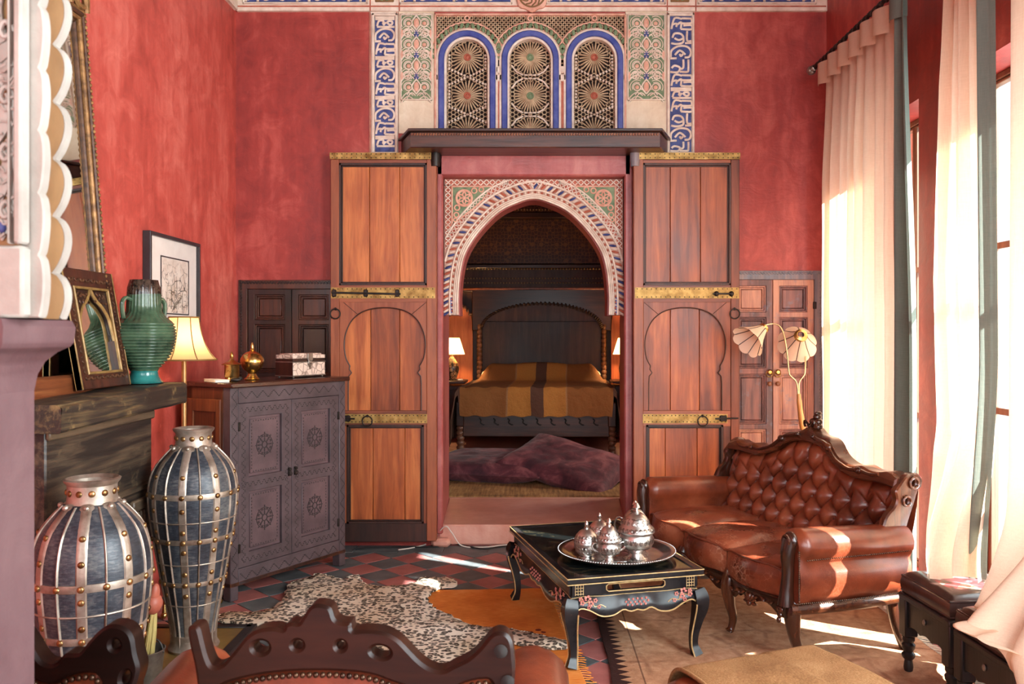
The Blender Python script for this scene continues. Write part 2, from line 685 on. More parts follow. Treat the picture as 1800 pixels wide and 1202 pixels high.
# back wall, one metre thick, with doorway, cupboard niches and the grille opening
DX0, DX1, DCX = -0.615, 0.64, 0.0125
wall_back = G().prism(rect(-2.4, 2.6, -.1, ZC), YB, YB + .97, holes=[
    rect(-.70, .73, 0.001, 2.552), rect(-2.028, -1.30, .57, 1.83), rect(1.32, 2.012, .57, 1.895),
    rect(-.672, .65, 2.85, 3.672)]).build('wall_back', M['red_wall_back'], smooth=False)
tag(wall_back, 'deep red polished plaster wall facing the camera around the arched doorway', kind='structure')
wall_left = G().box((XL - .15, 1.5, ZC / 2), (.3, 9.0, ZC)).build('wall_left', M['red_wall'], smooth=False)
tag(wall_left, 'bright red polished plaster wall behind the mirror and framed print', kind='structure')
# right wall with tall window openings, the third unseen and added for fill
hol = [rect(4.50, 5.44, .12, 2.70), rect(3.0, 4.2, .27, 2.70), rect(.1, 2.1, .3, 3.5)]
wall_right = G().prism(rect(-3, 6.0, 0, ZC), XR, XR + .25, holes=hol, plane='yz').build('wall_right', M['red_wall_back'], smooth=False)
tag(wall_right, 'rose red plaster wall with tall windows behind the curtains', kind='structure')
wall_rear = G().prism(rect(-2.4, 2.6, 0, ZC), -3.3, -3.0, holes=[rect(-1.6, 2.0, .7, 4.0)]).build('wall_rear', M['white_wall'], smooth=False)
tag(wall_rear, 'rose plaster wall with a wide opening at the far end of the room behind the camera', kind='structure')
ceiling = struct('ceiling', 'beamed brown wooden ceiling above the stucco frieze')
G().box((0.1, 1.5, ZC + .05), (5.2, 9.4, .1)).build('ceiling_board', M['ceiling'], ceiling)
me = G().box((0, 0, 0), (4.3, .1, .14), .01).mesh('beam', M['dark_wood_x'])
for k in range(14):
    inst('beam', me, ceiling, (0, -2.6 + k * .62, ZC - .07))

g = G()
g.box((3.6, -1.2, 3.0), (.3, 5.6, 6.0)).box((3.2, 7.9, 2.5), (.3, 3.0, 5.0))  # unseen slabs added outside to keep direct sun out of two windows
tag(g.build('wall_court', M['cream'], smooth=False), 'cream walls across the court outside the windows, out of view', kind='structure')

# ---- floor: 20 cm red and grey tiles laid on the diagonal
floor = struct('floor', 'diagonal checkerboard floor of red and charcoal grey tiles')
G().box((0, 1.45, -.06), (4.7, 9.1, .105)).build('screed', M['grout'], floor, smooth=False)
D = .272
tr = G().box((0, 0, -.006), (D / 1.41421 - .004, D / 1.41421 - .004, .012), .002).mesh('floor_tile', M['tile_red'])
tg = G().box((0, 0, -.006), (D / 1.41421 - .004, D / 1.41421 - .004, .012), .002).mesh('floor_tile', M['tile_grey'])
stuff_r, stuff_g = G(), G()
ntile = 0
cells = []
for j in range(-1, 70):
    for i in range(-22, 24):
        if (i + j) % 2 == 0:
            continue
        x = -.784 + i * D / 2
        y = 5.71 - j * D / 2
        if y > 5.71 - D / 2 + .01 or abs(x) > 2.0:
            continue
        red = (j % 2 == 1)
        cells.append((y, x, red))
cells.sort(key=lambda c: -c[0])
for y, x, red in cells:
    hid = (.5 < x < 1.75 and y < 4.95) or (-.6 < x < .1 and y < 4.6) or (x < -1.8 and y < 4.1) or (x > 1.86 and y < 5.2)
    if ntile < 285 and not hid and y > 2.7:
        o = inst('floor_tile', tr if red else tg, floor, (x, y, random.uniform(-.0012, .0004)),
                 (random.uniform(-.004, .004), random.uniform(-.004, .004), PI / 4))
        ntile += 1
    elif y > -2.9:
        g = stuff_r if red else stuff_g
        g.box((0, 0, -.006), (D / 1.41421 - .004, D / 1.41421 - .004, .012), 0, T(x, y, 0) @ R(PI / 4))
stuff_r.build('red_floor_tiles', M['tile_red'], floor, kind='stuff')
stuff_g.build('grey_floor_tiles', M['tile_grey'], floor, kind='stuff')
# border row of long grey tiles along the back wall, and half tiles filling in
me = G().box((0, 0, -.006), (.296, .19, .012), .002).mesh('border_tile', M['tile_grey'])
for k in range(14):
    inst('border_tile', me, floor, (-1.95 + k * .3, 5.81, random.uniform(-.001, .0005)))
half = G()
for i in range(-6, 12):
    x = -.784 + (i * 2 + 1) * D / 2
    half.add([(x - D / 2 + .003, 5.711, 0), (x + D / 2 - .003, 5.711, 0), (x, 5.711 - D / 2 + .003, 0),
              (x - D / 2 + .003, 5.711, -.012), (x + D / 2 - .003, 5.711, -.012), (x, 5.711 - D / 2 + .003, -.012)],
             [(0, 1, 2), (3, 4, 5), (0, 1, 4, 3), (1, 2, 5, 4), (2, 0, 3, 5)])
half.build('half_floor_tiles', M['tile_grey'], floor, kind='stuff', smooth=False)

# ---- plaster step in the doorway
tag(G().prism([(DX0 - .02, 5.90), (DX1 + .02, 5.90), (.71, 6.88), (-.67, 6.88)], 0, .142, .012, plane='xy').build('trim_1', M['step']),
    'pale pink polished plaster step in the arched doorway', kind='structure')

# ------------------------------------------------------------------ bedroom beyond the doorway
BZ = .142
tag(G().box((0, 9.3, BZ - .06), (4.6, 4.84, .12)).build('floor_bedroom', M['step']), 'bedroom floor beyond the doorway', kind='structure')
M['orange_wood'] = wood('orange_panel', S(120, 52, 26), S(168, 84, 44), S(200, 116, 70), 'z', .8, .5)
wb_ = struct('wall_bedroom', 'dark painted wood wall with gilded bands above the bed')
G().box((0, 11.72, 2.3), (4.6, .2, 4.6)).build('panelling', M['bed_panel'], wb_)
M['painted'] = None
m = MT('painted_frieze')
v = m.co((1, 1, 1))
vx, vy, vz = m.sep(v)
a = m.voro(m.co((9, 1, 9)), 1.0, 'F1', .2)
b = m.voro(m.co((22, 1, 22)), 1.0, 'DISTANCE_TO_EDGE', .5)
f = m.mix(m.ramp(a, [(.28, 0.0), (.32, 1.0), (.40, 1.0), (.44, 0.0)]), m.ramp(b, [(.04, 1.0), (.1, 0.0)]), 1.0)
M['painted'] = m.end(m.mix(m.mth('MULTIPLY', f, .8), S(62, 34, 20), S(120, 76, 34)), .45)
M['bead_glow'] = plain('bead_gilt', S(150, 120, 76), S(190, 160, 110), 30, .4, .3)  # gilt tone of the bead rows
for z0, z1, dy in ((2.42, 3.02, .05), (3.10, 3.44, .12)):
    G().box((0, 11.6 - dy, (z0 + z1) / 2), (4.2, .1, z1 - z0), .005).build('painted_board', M['painted'], wb_)
for z, dy, h in ((2.06, .08, .05), (2.38, .1, .06), (3.06, .16, .08), (3.5, .24, .12)):
    G().box((0, 11.6 - dy, z), (4.2, .12, h), .012).build('moulding', M['dark_wood_x'], wb_)
bd = G()
for z, dy in ((2.16, .05), (2.22, .05), (2.34, .13), (3.12, .2), (3.36, .2)):
    for k in range(96):
        bd.ball((-1.9 + k * .04, 11.52 - dy, z), .011, 6, 4)
bd.build('bead_rows', M['bead_glow'], wb_, kind='stuff')
tag(G().box((-2.2, 9.3, 2.3), (.2, 4.9, 4.6)).build('wall_bedroom_left', M['red_wall_back']), 'red bedroom wall hidden left of the doorway', kind='structure')
tag(G().prism(rect(6.88, 11.7, 0, 4.6), 2.1, 2.3, plane='yz', holes=[rect(7.2, 8.3, 1.1, 2.7)]).build('wall_bedroom_right', M['red_wall_back'], smooth=False),
    'red bedroom wall with a side window, hidden right of the doorway', kind='structure')
tag(G().box((0, 9.3, 4.55), (4.6, 5.0, .1)).build('ceiling_bedroom', M['dark_wood']), 'dark wooden bedroom ceiling', kind='structure')

# ------------------------------------------------------------------ stucco work
def ribbon(g, pts, r=.006, y=0.0, n=6, sm=4, flat=.6):
    """raised line in the wall plane; pts are (x, z)"""
    P = cr([(p[0], y, p[1]) for p in pts], sm) if len(pts) > 2 else [Vector((p[0], y, p[1])) for p in pts]
    g.tube(P, r, n, flat=flat, up=(0, 1, 0))


# glyphs of the carved script, drawn in a unit cell (u across, v up)
GL = {
    'arch': [[(.02, .1), (.06, .62), (.4, .95), (.8, .9), (.98, .55), (.9, .15), (.68, .1)], [(.22, .28), (.45, .62), (.72, .3)],
             [(.45, .36), (.5, .2), (.6, .34)], [(0, .02), (.3, .04)]],
    'comb': [[(.05, .1), (.2, .9), (.55, .86)], [(.55, .9), (1, .88)], [(.55, .52), (1, .55), (1, .86)], [(.5, .1), (.52, .6), (.35, .45)],
             [(.5, .1), (1, .08), (1, .38), (.62, .36)], [(.12, .45), (.3, .5), (.28, .25)]],
    'small': [[(.02, .95), (1, .95)], [(.02, .78), (1, .78)], [(.1, .12), (.2, .6), (.42, .62), (.4, .3)],
              [(.72, .3), (.62, .45), (.72, .6), (.88, .52), (.86, .3), (.7, .22)], [(.1, .06), (1, .06)], [(.42, .2), (.55, .5)]],
    'alif': [[(.1, .0), (.1, 1.0)], [(.34, 1.0), (.34, .12), (.2, .08)], [(.34, .12), (.6, .08), (.66, .3), (.66, 1.0)], [(.82, 1.0), (.84, .0)]],
    'waw': [[(.1, .5), (.2, .82), (.5, .8), (.62, .5), (.4, .34), (.2, .48)], [(.62, .5), (.6, .16), (.3, .04), (.04, .1)],
            [(.7, .1), (1, .12)], [(.8, 1), (.8, .3), (1, .26)]],
    'lam': [[(0, .08), (.35, .06), (.45, .4), (.2, .55), (.06, .36)], [(.45, .1), (.8, .08), (.86, .3), (.86, 1)], [(.62, 1), (.62, .42), (.5, .3)]],
}


def script_band(parent, x0, x1, z0, z1, y, seq, vertical=True, cell=.095, r=.0065):
    """white letters raised from a blue field"""
    G().box(((x0 + x1) / 2, y + .004, (z0 + z1) / 2), (x1 - x0, .012, z1 - z0)).build('blue_field', M['blue_paint'], parent)
    k = 0
    if vertical:
        z = z1
        while z - cell * .6 > z0:
            g = G()
            h = cell * (1.0 if seq[k % len(seq)] != 'small' else .8)
            hh = min(h, z - z0)
            for st in GL[seq[k % len(seq)]]:
                ribbon(g, [(x0 + u * (x1 - x0), z - hh + v_ * hh * .94) for u, v_ in st], r, y - .006)
            g.build('letter', M['stucco'], parent)
            z -= h
            k += 1
    else:
        x = x0
        while x + cell * .5 < x1:
            g = G()
            wd = min(cell, x1 - x)
            for st in GL[seq[k % len(seq)]]:
                ribbon(g, [(x + u * wd * .94, z0 + v_ * (z1 - z0)) for u, v_ in st], r, y - .006)
            g.build('letter', M['stucco'], parent)
            x += cell
            k += 1


def frame_bars(parent, x0, x1, z0, z1, wdt, y0, y1, mat, name='border', b=.004):
    g = G()
    yc, d = (y0 + y1) / 2, abs(y1 - y0)
    g.box(((x0 + x1) / 2, yc, z1 - wdt / 2), (x1 - x0, d, wdt), b)
    g.box(((x0 + x1) / 2, yc, z0 + wdt / 2), (x1 - x0, d, wdt), b)
    for x in (x0 + wdt / 2, x1 - wdt / 2):
        g.box((x, yc, (z0 + z1) / 2), (wdt, d, z1 - z0), b)
    return g.build(name, mat, parent)


YS = YB - .012     # face of the flat stucco plates
# --- two upright script bands
for n_, (x0, x1, fx0, fx1, seq) in enumerate(((-1.125, -.925, -1.083, -.948, ['small', 'arch', 'comb']),
                                              (.928, 1.125, .955, 1.10, ['comb', 'waw', 'arch', 'lam', 'comb', 'small']))):
    tr_ = struct('trim_%d' % (2 + n_), ['upright carved stucco script band on blue left of the grilles',
                                        'upright carved stucco script band on blue right of the grilles'][n_])
    G().box(((x0 + x1) / 2, YB - .004, 3.185), (x1 - x0, .016, 1.01), .003).build('plate', M['stucco'], tr_)
    frame_bars(tr_, fx0 - .022, fx1 + .022, 2.70, 3.675, .018, YS - .016, YS, M['stucco'])
    g = G()
    for x in (x0 + .008, x1 - .008):
        g.box((x, YS - .002, 3.185), (.006, .006, 1.0))
    g.build('rust_line', M['stucco_rust'], tr_)
    script_band(tr_, fx0, fx1, 2.72, 3.655, YS - .004, seq, True, .098, .0075)

# --- horizontal frieze along the top of the back wall
fr = struct('trim_4', 'carved script frieze on blue along the top of the back wall')
G().box((0, YB - .008, 3.92), (4.08, .03, .46), .004).build('plate', M['stucco'], fr)
g = G()
g.box((0, YB - .022, 3.722), (4.06, .006, .010))
for px in (652, 703, 1172, 1222):
    g.box(((px - 935) / 253.8, YB - .024, 3.92), (.008, .006, .46))
g.build('rust_line', M['stucco_rust'], fr)
for a, b_ in ((432, 645), (706, 898), (962, 1166), (1228, 1430)):
    x0, x1 = (a - 935) / 253.8, (b_ - 935) / 253.8
    frame_bars(fr, x0 - .012, x1 + .012, 3.735, 4.07, .014, YB - .036, YB - .02, M['stucco'])
    script_band(fr, x0, x1, 3.752, 4.05, YB - .026, ['alif', 'waw', 'lam'], False, .118, .009)
for px in (677, 1194):
    x = (px - 935) / 253.8
    G().box((x, YB - .026, 3.91), (.13, .012, .32), .004).build('tan_field', M['stucco_tan'], fr)
    g = G()
    for k in range(4):
        for s_ in (-1, 1):
            ribbon(g, [(x + s_ * .01, 3.76 + k * .08), (x + s_ * .055, 3.78 + k * .08), (x + s_ * .045, 3.82 + k * .08), (x, 3.81 + k * .08)], .006, YB - .034)
    g.build('vine_relief', M['green_paint'], fr)
med = [(.118 * cos(2 * PI * k / 96) * (1 + .05 * cos(16 * PI * k / 96)), 3.80 + .118 * sin(2 * PI * k / 96) * (1 + .05 * cos(16 * PI * k / 96))) for k in range(96)]
G().prism(med, YB - .05, YB - .02, .006).build('medallion', M['stucco_pink'], fr)
g = G().torus((0, YB - .052, 3.80), .092, .006, 40, 6)
for k in range(12):
    a = k * PI / 6
    ribbon(g, [(.02 * cos(a), 3.8 + .02 * sin(a)), (.06 * cos(a + .5), 3.8 + .06 * sin(a + .5)), (.085 * cos(a), 3.8 + .085 * sin(a))], .005, YB - .052)
g.build('medallion_carving', M['stucco_tan'], fr)
for sx, nm in ((-1, 5),):
    fl = struct('trim_5', 'carved stucco frieze along the top of the left wall')
    G().box((XL + .008, 4.2, 3.92), (.03, 3.36, .46), .004).build('plate', M['stucco'], fl)
    g = G()
    for k in range(24):
        yk = 5.75 - k * .13
        for c_ in (0, 1):
            g.tube([(XL + .028, yk - .05 * c_, 3.75 + j * .03 + .01 * sin(k + j)) for j in range(10)], .008, 6)
    g.build('carving', M['stucco_tan'], fl)

# --- two green arabesque panels
for n_, (x0, x1) in enumerate(((-.906, -.690), (.662, .918))):
    ap = struct('trim_%d' % (6 + n_), ['green and pink carved arabesque panel left of the grilles',
                                       'green and pink carved arabesque panel right of the grilles'][n_])
    xc, hw = (x0 + x1) / 2, (x1 - x0) / 2 - .004
    G().box((xc, YB - .002, 3.27), (x1 - x0 + .03, .012, .84)).build('cream_plaster', M['cream'], ap)
    G().box((xc, YB - .010, 3.375), (hw * 2, .014, .595)).build('green_field', M['green_paint'], ap)
    gw, gp, gb, gg = G(), G(), G(), G()
    y = YB - .022
    P = .147
    for k in range(4):
        zc = 3.61 - k * P
        # pointed bud with rings at either side
        ribbon(gw, [(xc, zc + .05), (xc - .032, zc), (xc, zc - .05)], .005, y, sm=3)
        ribbon(gw, [(xc, zc + .05), (xc + .032, zc), (xc, zc - .05)], .005, y, sm=3)
        gp.ball((xc, y + .005, zc), (.019, .007, .034), 8, 6)
        for s_ in (-1, 1):
            gw.torus((xc + s_ * hw * .52, y, zc - .004), .025, .0044, 18, 6)
            gp.ball((xc + s_ * hw * .52, y + .005, zc - .004), (.015, .007, .015), 8, 6)
            for q in range(3):
                ribbon(gw, [(xc + s_ * hw * (.15 + .28 * q), zc + .052), (xc + s_ * hw * (.26 + .28 * q), zc + .066), (xc + s_ * hw * (.36 + .28 * q), zc + .05)], .0034, y)
            # crescent leaves curling round each ring
            for (rx_, rz_, a0_, a1_) in ((.52, -.004, -30, 120), (.58, -P / 2, 10, 170)):
                if k == 3 and rz_ < -.01:
                    continue
                for rad, wd_, g_, m2 in ((.041, .010, gg, .36), (.0335, .0030, gw, .8), (.049, .0030, gw, .8)):
                    pts = []
                    for q in range(7):
                        a_ = math.radians(lerp(a0_, a1_, q / 6))
                        xx = xc + s_ * (hw * rx_ + rad * cos(a_))
                        if abs(xx - xc) < hw:
                            pts.append((xx, zc + rz_ + rad * sin(a_)))
                    if len(pts) > 3:
                        ribbon(g_, pts, wd_, y + (.005 if g_ is gg else 0), flat=m2, sm=2)
            # leaves sweeping between the rows
            for (u0, u1, dz) in ((.06, .62, -.05), (.2, .98, -.075)):
                pts = [(xc + s_ * hw * lerp(u0, u1, t), zc + dz + .03 * sin(PI * t) - .022 * t) for t in (0, .25, .5, .75, 1)]
                ribbon(gg, pts, .014, y + .006, flat=.35)
                ribbon(gw, [(p[0], p[1] + .013) for p in pts], .0038, y)
                ribbon(gw, [(p[0], p[1] - .013) for p in pts], .0038, y)
            zr = zc - P / 2
            if k < 3:
                gw.torus((xc + s_ * hw * .58, y, zr), .022, .0042, 16, 6)
                gp.ball((xc + s_ * hw * .58, y + .005, zr), (.012, .007, .012), 8, 6)
                gp.ball((xc + s_ * hw * .95, y + .004, zr), (.012, .008, .03), 8, 6)
        if k < 3:
            gb.ball((xc, y + .004, zc - P / 2), (.018, .007, .03), 8, 6)
            ribbon(gw, [(xc - .016, zc - P / 2), (xc + .016, zc - P / 2)], .004, y)
            ribbon(gw, [(xc, zc - P / 2 - .02), (xc, zc - P / 2 + .02)], .004, y)
    gg.build('leaf_relief', M['green_paint'], ap)
    gw.build('line_relief', M['stucco'], ap)
    gp.build('bud', M['stucco_pink'], ap)
    gb.build('blue_bud', M['blue_paint'], ap)
    frame_bars(ap, xc - hw - .008, xc + hw + .008, 3.075, 3.672, .010, YB - .024, YB - .004, M['stucco'])

# --- three arched plaster grilles
WC = (-.449, -.012, .433)
ZSP = 3.36


def arch_pts(xc, hw, zb, zs, n=24, rise=1.0):
    return [(xc - hw, zb)] + [(xc - hw * cos(PI * k / n), zs + hw * rise * sin(PI * k / n)) for k in range(n + 1)] + [(xc + hw, zb)]


def ring_poly(xc, h0, h1, zb, zs, rise=1.0):
    return arch_pts(xc, h1, zb, zs, 24, rise) + list(reversed(arch_pts(xc, h0, zb, zs, 24, rise)))


sp = struct('trim_8', 'plaster lattice and painted leaf arches around the three grilles above the doorway')
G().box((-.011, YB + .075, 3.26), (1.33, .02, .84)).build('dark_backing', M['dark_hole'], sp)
frame_bars(sp, -.674, .652, 2.84, 3.676, .014, YB - .022, YB + .02, M['stucco_pink'])


def cross_bar(g, a, b, y, w_=.006, d=.012):
    a, b = Vector((a[0], 0, a[1])), Vector((b[0], 0, b[1]))
    t = b - a
    L = t.length
    if L < 1e-5:
        return
    ang = math.atan2(t.z, t.x)
    c = (a + b) / 2
    g.box((0, 0, 0), (L, d, w_), 0, T(c.x, y, c.z) @ R(-ang, 'Y'))


def in_arch(x, z, xc, hw, zs):
    if abs(x - xc) > hw:
        return False
    return z <= zs or (x - xc) ** 2 + (z - zs) ** 2 <= hw * hw


lat = G()
st = .030
for sg in (-1, 1):
    for k in range(-80, 90):
        # diagonal lines x = x0 + sg * t
        prev = None
        t = 0.0
        while t < .52:
            x, z = -.674 + k * st + sg * t, 3.17 + t
            ok = -.664 < x < .642 and z < 3.664 and not any(in_arch(x, z, c, .218, ZSP) for c in WC)
            if ok and prev is None:
                prev = (x, z)
            if (not ok or t >= .51) and prev is not None:
                cross_bar(lat, prev, (x, z), YB + .006, .0075, .012)
                prev = None
            t += .005
lat.build('diagonal_lattice', M['lattice'], sp, kind='stuff')
lv, pk = G(), G()
for c in WC:
    for k in range(19):
        a = PI * (k + .5) / 19
        s_ = 1 if a < PI / 2 else -1
        for dr in (0,):
            r_ = .236
            M_ = T(c + r_ * cos(a), YB - .004, ZSP + r_ * sin(a)) @ R(-(a + s_ * .5), 'Y')
            lv.ball((0, 0, 0), (.026, .012, .013), 8, 6, M_)
    for r_, t_ in ((.216, .005), (.258, .006)):
        pk.tube([(c - r_ * cos(PI * k / 32), YB - .004, ZSP + r_ * sin(PI * k / 32)) for k in range(33)], t_, 6)
    pk.torus((c, YB - .008, ZSP + .285), .016, .005, 14, 6)
lv.build('painted_leaf', M['green_paint'], sp)
pk.build('arch_line', M['stucco_pink'], sp)
for xc, w_ in ((-.662, .03), (-.232, .052), (.210, .052), (.642, .03)):
    g = G()
    g.box((xc, YB + .004, 3.03), (w_, .03, .37), .01)
    g.build('colonnette', M['stucco_rust'], sp)
    g = G()
    g.box((xc, YB + .002, 3.235), (w_ + .006, .036, .05), .008).box((xc, YB + .002, 3.29), (w_ * .8, .036, .05), .008)
    g.build('capital', M['stucco'], sp)

for n_, c in enumerate(WC):
    wn = struct('window_%d' % (5 + n_), ['arched plaster grille with red rosettes, leftmost of the three above the doorway',
                                         'arched plaster grille with green rosettes, middle of the three above the doorway',
                                         'arched plaster grille with beaded hexagons, rightmost of the three above the doorway'][n_])
    G().prism(ring_poly(c, .158, .197, 2.84, ZSP), YB - .03, YB + .03, .006).build('blue_frame', M['blue_band'], wn)
    G().prism(ring_poly(c, .196, .214, 2.84, ZSP), YB - .016, YB + .03, .004).build('cream_frame', M['stucco'], wn)
    G().prism(ring_poly(c, .142, .160, 2.84, ZSP), YB - .012, YB + .05, .004).build('white_frame', M['stucco'], wn)
    ros = [(c, 3.385), (c, 3.118), (c, 2.862)]
    rr = .118 if n_ == 1 else .112
    yl = YB + .045
    for i, (rx, rz_) in enumerate(ros):
        g = G()
        nn = 32 if n_ == 1 else 26
        for k in range(nn):
            a = 2 * PI * k / nn
            if rz_ + .026 * sin(a) < 2.85:
                continue
            r1 = rr * (1 if k % 2 == 0 else .9)
            p0 = (rx + .026 * cos(a), rz_ + .026 * sin(a))
            p1 = (rx + r1 * cos(a), rz_ + r1 * sin(a))
            g.tube([(p0[0], yl - .02, p0[1]), (lerp(p0[0], p1[0], .5), yl - .016, lerp(p0[1], p1[1], .5)), (p1[0], yl - .002, p1[1])],
                   [.0032, .006, .005], 5)
        g.build('rosette', M['lattice'], wn)
        g = G().torus((rx, yl - .024, rz_), .020, .006, 20, 6)
        g.ball((rx, yl - .02, rz_), (.016, .006, .016), 10, 6)
        g.build('rosette_hub', M['green_paint'] if n_ == 1 else M['stucco_rust'], wn)
    # fine honeycomb tracery around the rosettes
    g = G()
    s_ = .0165
    for i in range(-16, 17):
        for j in range(-34, 34):
            cx_, cz_ = c + i * s_ * 1.5, 3.15 + (j + (i % 2) * .5) * s_ * 1.732
            for k in range(3):
                a0, a1 = PI / 3 * k, PI / 3 * (k + 1)
                p0 = (cx_ + s_ * cos(a0), cz_ + s_ * sin(a0))
                p1 = (cx_ + s_ * cos(a1), cz_ + s_ * sin(a1))
                mx, mz = (p0[0] + p1[0]) / 2, (p0[1] + p1[1]) / 2
                if mz < 2.85 or not in_arch(mx, mz, c, .143, ZSP):
                    continue
                if any((mx - q[0]) ** 2 + (mz - q[1]) ** 2 < (rr * .93) ** 2 for q in ros):
                    continue
                cross_bar(g, p0, p1, yl, .0058, .012)
    g.build('tracery', M['lattice'], wn, kind='stuff')
    # strings of beads crossing between the rosettes
    g = G()
    if n_ != 1:
        segs = []
        for zc in (3.252, 2.99):
            segs += [((c - .128, zc + .055), (c, zc)), ((c, zc), (c + .128, zc + .055)), ((c - .128, zc - .055), (c, zc)), ((c, zc), (c + .128, zc - .055))]
        segs += [((c - .126, 3.20), (c - .126, 3.04)), ((c + .126, 3.20), (c + .126, 3.04)), ((c - .126, 3.31), (c - .126, 3.40)), ((c + .126, 3.31), (c + .126, 3.40))]
        for p0, p1 in segs:
            nb = max(2, int(math.dist(p0, p1) / .0215))
            for k in range(nb + 1):
                g.ball((lerp(p0[0], p1[0], k / nb), yl - .014, lerp(p0[1], p1[1], k / nb)), .0085, 8, 6)
    else:
        for zc in (3.252, 2.99):
            for sx in (-1, 0, 1):
                g.ball((c + sx * .03, yl - .014, zc + .012), (.016, .007, .006), 8, 6)
                g.ball((c + sx * .03, yl - .014, zc - .012), (.016, .007, .006), 8, 6)
            for s1 in (-1, 1):
                for s2 in (-1, 1):
                    g.tube([(c + s1 * .05, yl - .014, zc + s2 * .012), (c + s1 * .095, yl - .014, zc + s2 * .035), (c + s1 * .13, yl - .014, zc + s2 * .08)], .006, 6)
    g.build('bead_string', M['stucco'], wn)

# --- stucco arch set into the doorway
ar = struct('trim_9', 'carved white stucco arch with green corners set in the doorway')
Y0 = 6.0
inner = [(-.530, 1.597), (-.532, 1.68), (-.530, 1.76), (-.516, 1.9), (-.478, 2.04), (-.386, 2.182), (-.245, 2.322), (-.10, 2.392), (0, 2.415)]
inner = inner + [(-x, z) for x, z in reversed(inner[:-1])]
AC = [(p.x + DCX, p.z) for p in cr([(x, 0, z) for x, z in inner], 6)]
outl = [(DX0, 1.597), (DX0, 2.55), (DX1, 2.55), (DX1, 1.597)] + list(reversed(AC))
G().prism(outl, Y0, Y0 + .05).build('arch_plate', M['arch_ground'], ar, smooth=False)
G().prism([(x, z) for x, z in [(DX0, 1.60), (DX0, 2.55), (DX1, 2.55), (DX1, 1.60)]] + [(DCX + (x - DCX) * .985, z - .004) for x, z in reversed(AC)],
          Y0 + .05, Y0 + .28).build('arch_soffit', M['jamb'], ar, angle=50)
# cumulative length and normals along the curve
nrm = []
for i in range(len(AC)):
    a, b = AC[max(i - 1, 0)], AC[min(i + 1, len(AC) - 1)]
    t = Vector((b[0] - a[0], b[1] - a[1])).normalized()
    nrm.append(Vector((-t.y, t.x)))
cum = [0]
for i in range(1, len(AC)):
    cum.append(cum[-1] + math.dist(AC[i - 1], AC[i]))


def on_arch(s_, off):
    s_ = clamp(s_, 0, cum[-1] - 1e-6)
    for i in range(1, len(cum)):
        if cum[i] >= s_:
            break
    t = (s_ - cum[i - 1]) / max(1e-9, cum[i] - cum[i - 1])
    n2 = nrm[i - 1].lerp(nrm[i], t)
    return lerp(AC[i - 1][0], AC[i][0], t) + n2.x * off, lerp(AC[i - 1][1], AC[i][1], t) + n2.y * off, math.atan2(n2.y, n2.x)


LA = cum[-1]
inb = lambda x, z: DX0 + .004 < x < DX1 - .004 and z < 2.545
g = G()
for off, r_ in ((.004, .008), (.018, .006), (.030, .005), (.058, .007), (.118, .008), (.168, .007)):
    run = []
    for k in range(161):
        x, z, a = on_arch(LA * k / 160, off)
        if inb(x, z):
            run.append((x, Y0 - .006, z))
        else:
            if len(run) > 2:
                g.tube(run, r_, 6)
            run = []
    if len(run) > 2:
        g.tube(run, r_, 6)
g.build('arch_ridge', M['stucco'], ar)
drops = {'blue_drop': (G(), M['blue_paint']), 'rust_drop': (G(), M['stucco_rust']), 'pale_drop': (G(), M['stucco'])}
nd = 112
for k in range(nd):
    s_ = LA * (k + .5) / nd
    x, z, a = on_arch(s_, .088)
    if not inb(x, z):
        continue
    lean = .55 if s_ < LA / 2 else -.55
    key = ['blue_drop', 'pale_drop', 'rust_drop', 'pale_drop'][k % 4]
    drops[key][0].ball((0, 0, 0), (.028, .014, .0085), 8, 6, T(x, Y0 - .002, z) @ R(-(a + lean), 'Y'))
for k_, (g, m_) in drops.items():
    g.build(k_, m_, ar, kind='stuff')
g, g2 = G(), G()
nd = 110
for k in range(nd):
    x, z, a = on_arch(LA * (k + .5) / nd, .044)
    if inb(x, z):
        (g if k % 2 else g2).ball((x, Y0 - .003, z), (.0085, .010, .0085), 7, 5)
g.build('bead_row', M['stucco_rust'], ar, kind='stuff')
g2.build('bead_row', M['stucco'], ar, kind='stuff')
# pierced lattice: along the arch and around the square edge
dk, lt = G(), G()


def lat_strip(p0, p1, q0, q1):
    """diamond lattice in a small quad p0-p1 (inner edge) q0-q1 (outer edge)"""
    cross_bar(lt, p0, q1, Y0 - .006, .006, .010)
    cross_bar(lt, q0, p1, Y0 - .006, .006, .010)


nl = 86
for k in range(nl):
    P0, P1 = on_arch(LA * k / nl, .124), on_arch(LA * (k + 1) / nl, .124)
    Q0, Q1 = on_arch(LA * k / nl, .163), on_arch(LA * (k + 1) / nl, .163)
    if all(inb(p[0], p[1]) for p in (P0, P1, Q0, Q1)):
        lat_strip(P0, P1, Q0, Q1)
        dk.add([(p[0], Y0 - .0015, p[1]) for p in (P0[:2], P1[:2], Q1[:2], Q0[:2])], [(0, 1, 2, 3)])
E0, E1, ET = DX0 + .006, DX1 - .006, 2.546
we = .040
n_ = 30
for k in range(n_):
    xa, xb = lerp(E0, E1, k / n_), lerp(E0, E1, (k + 1) / n_)
    lat_strip((xa, ET - we), (xb, ET - we), (xa, ET), (xb, ET))
dk.add([(E0, Y0 - .0012, ET - we), (E1, Y0 - .0012, ET - we), (E1, Y0 - .0012, ET), (E0, Y0 - .0012, ET)], [(0, 1, 2, 3)])
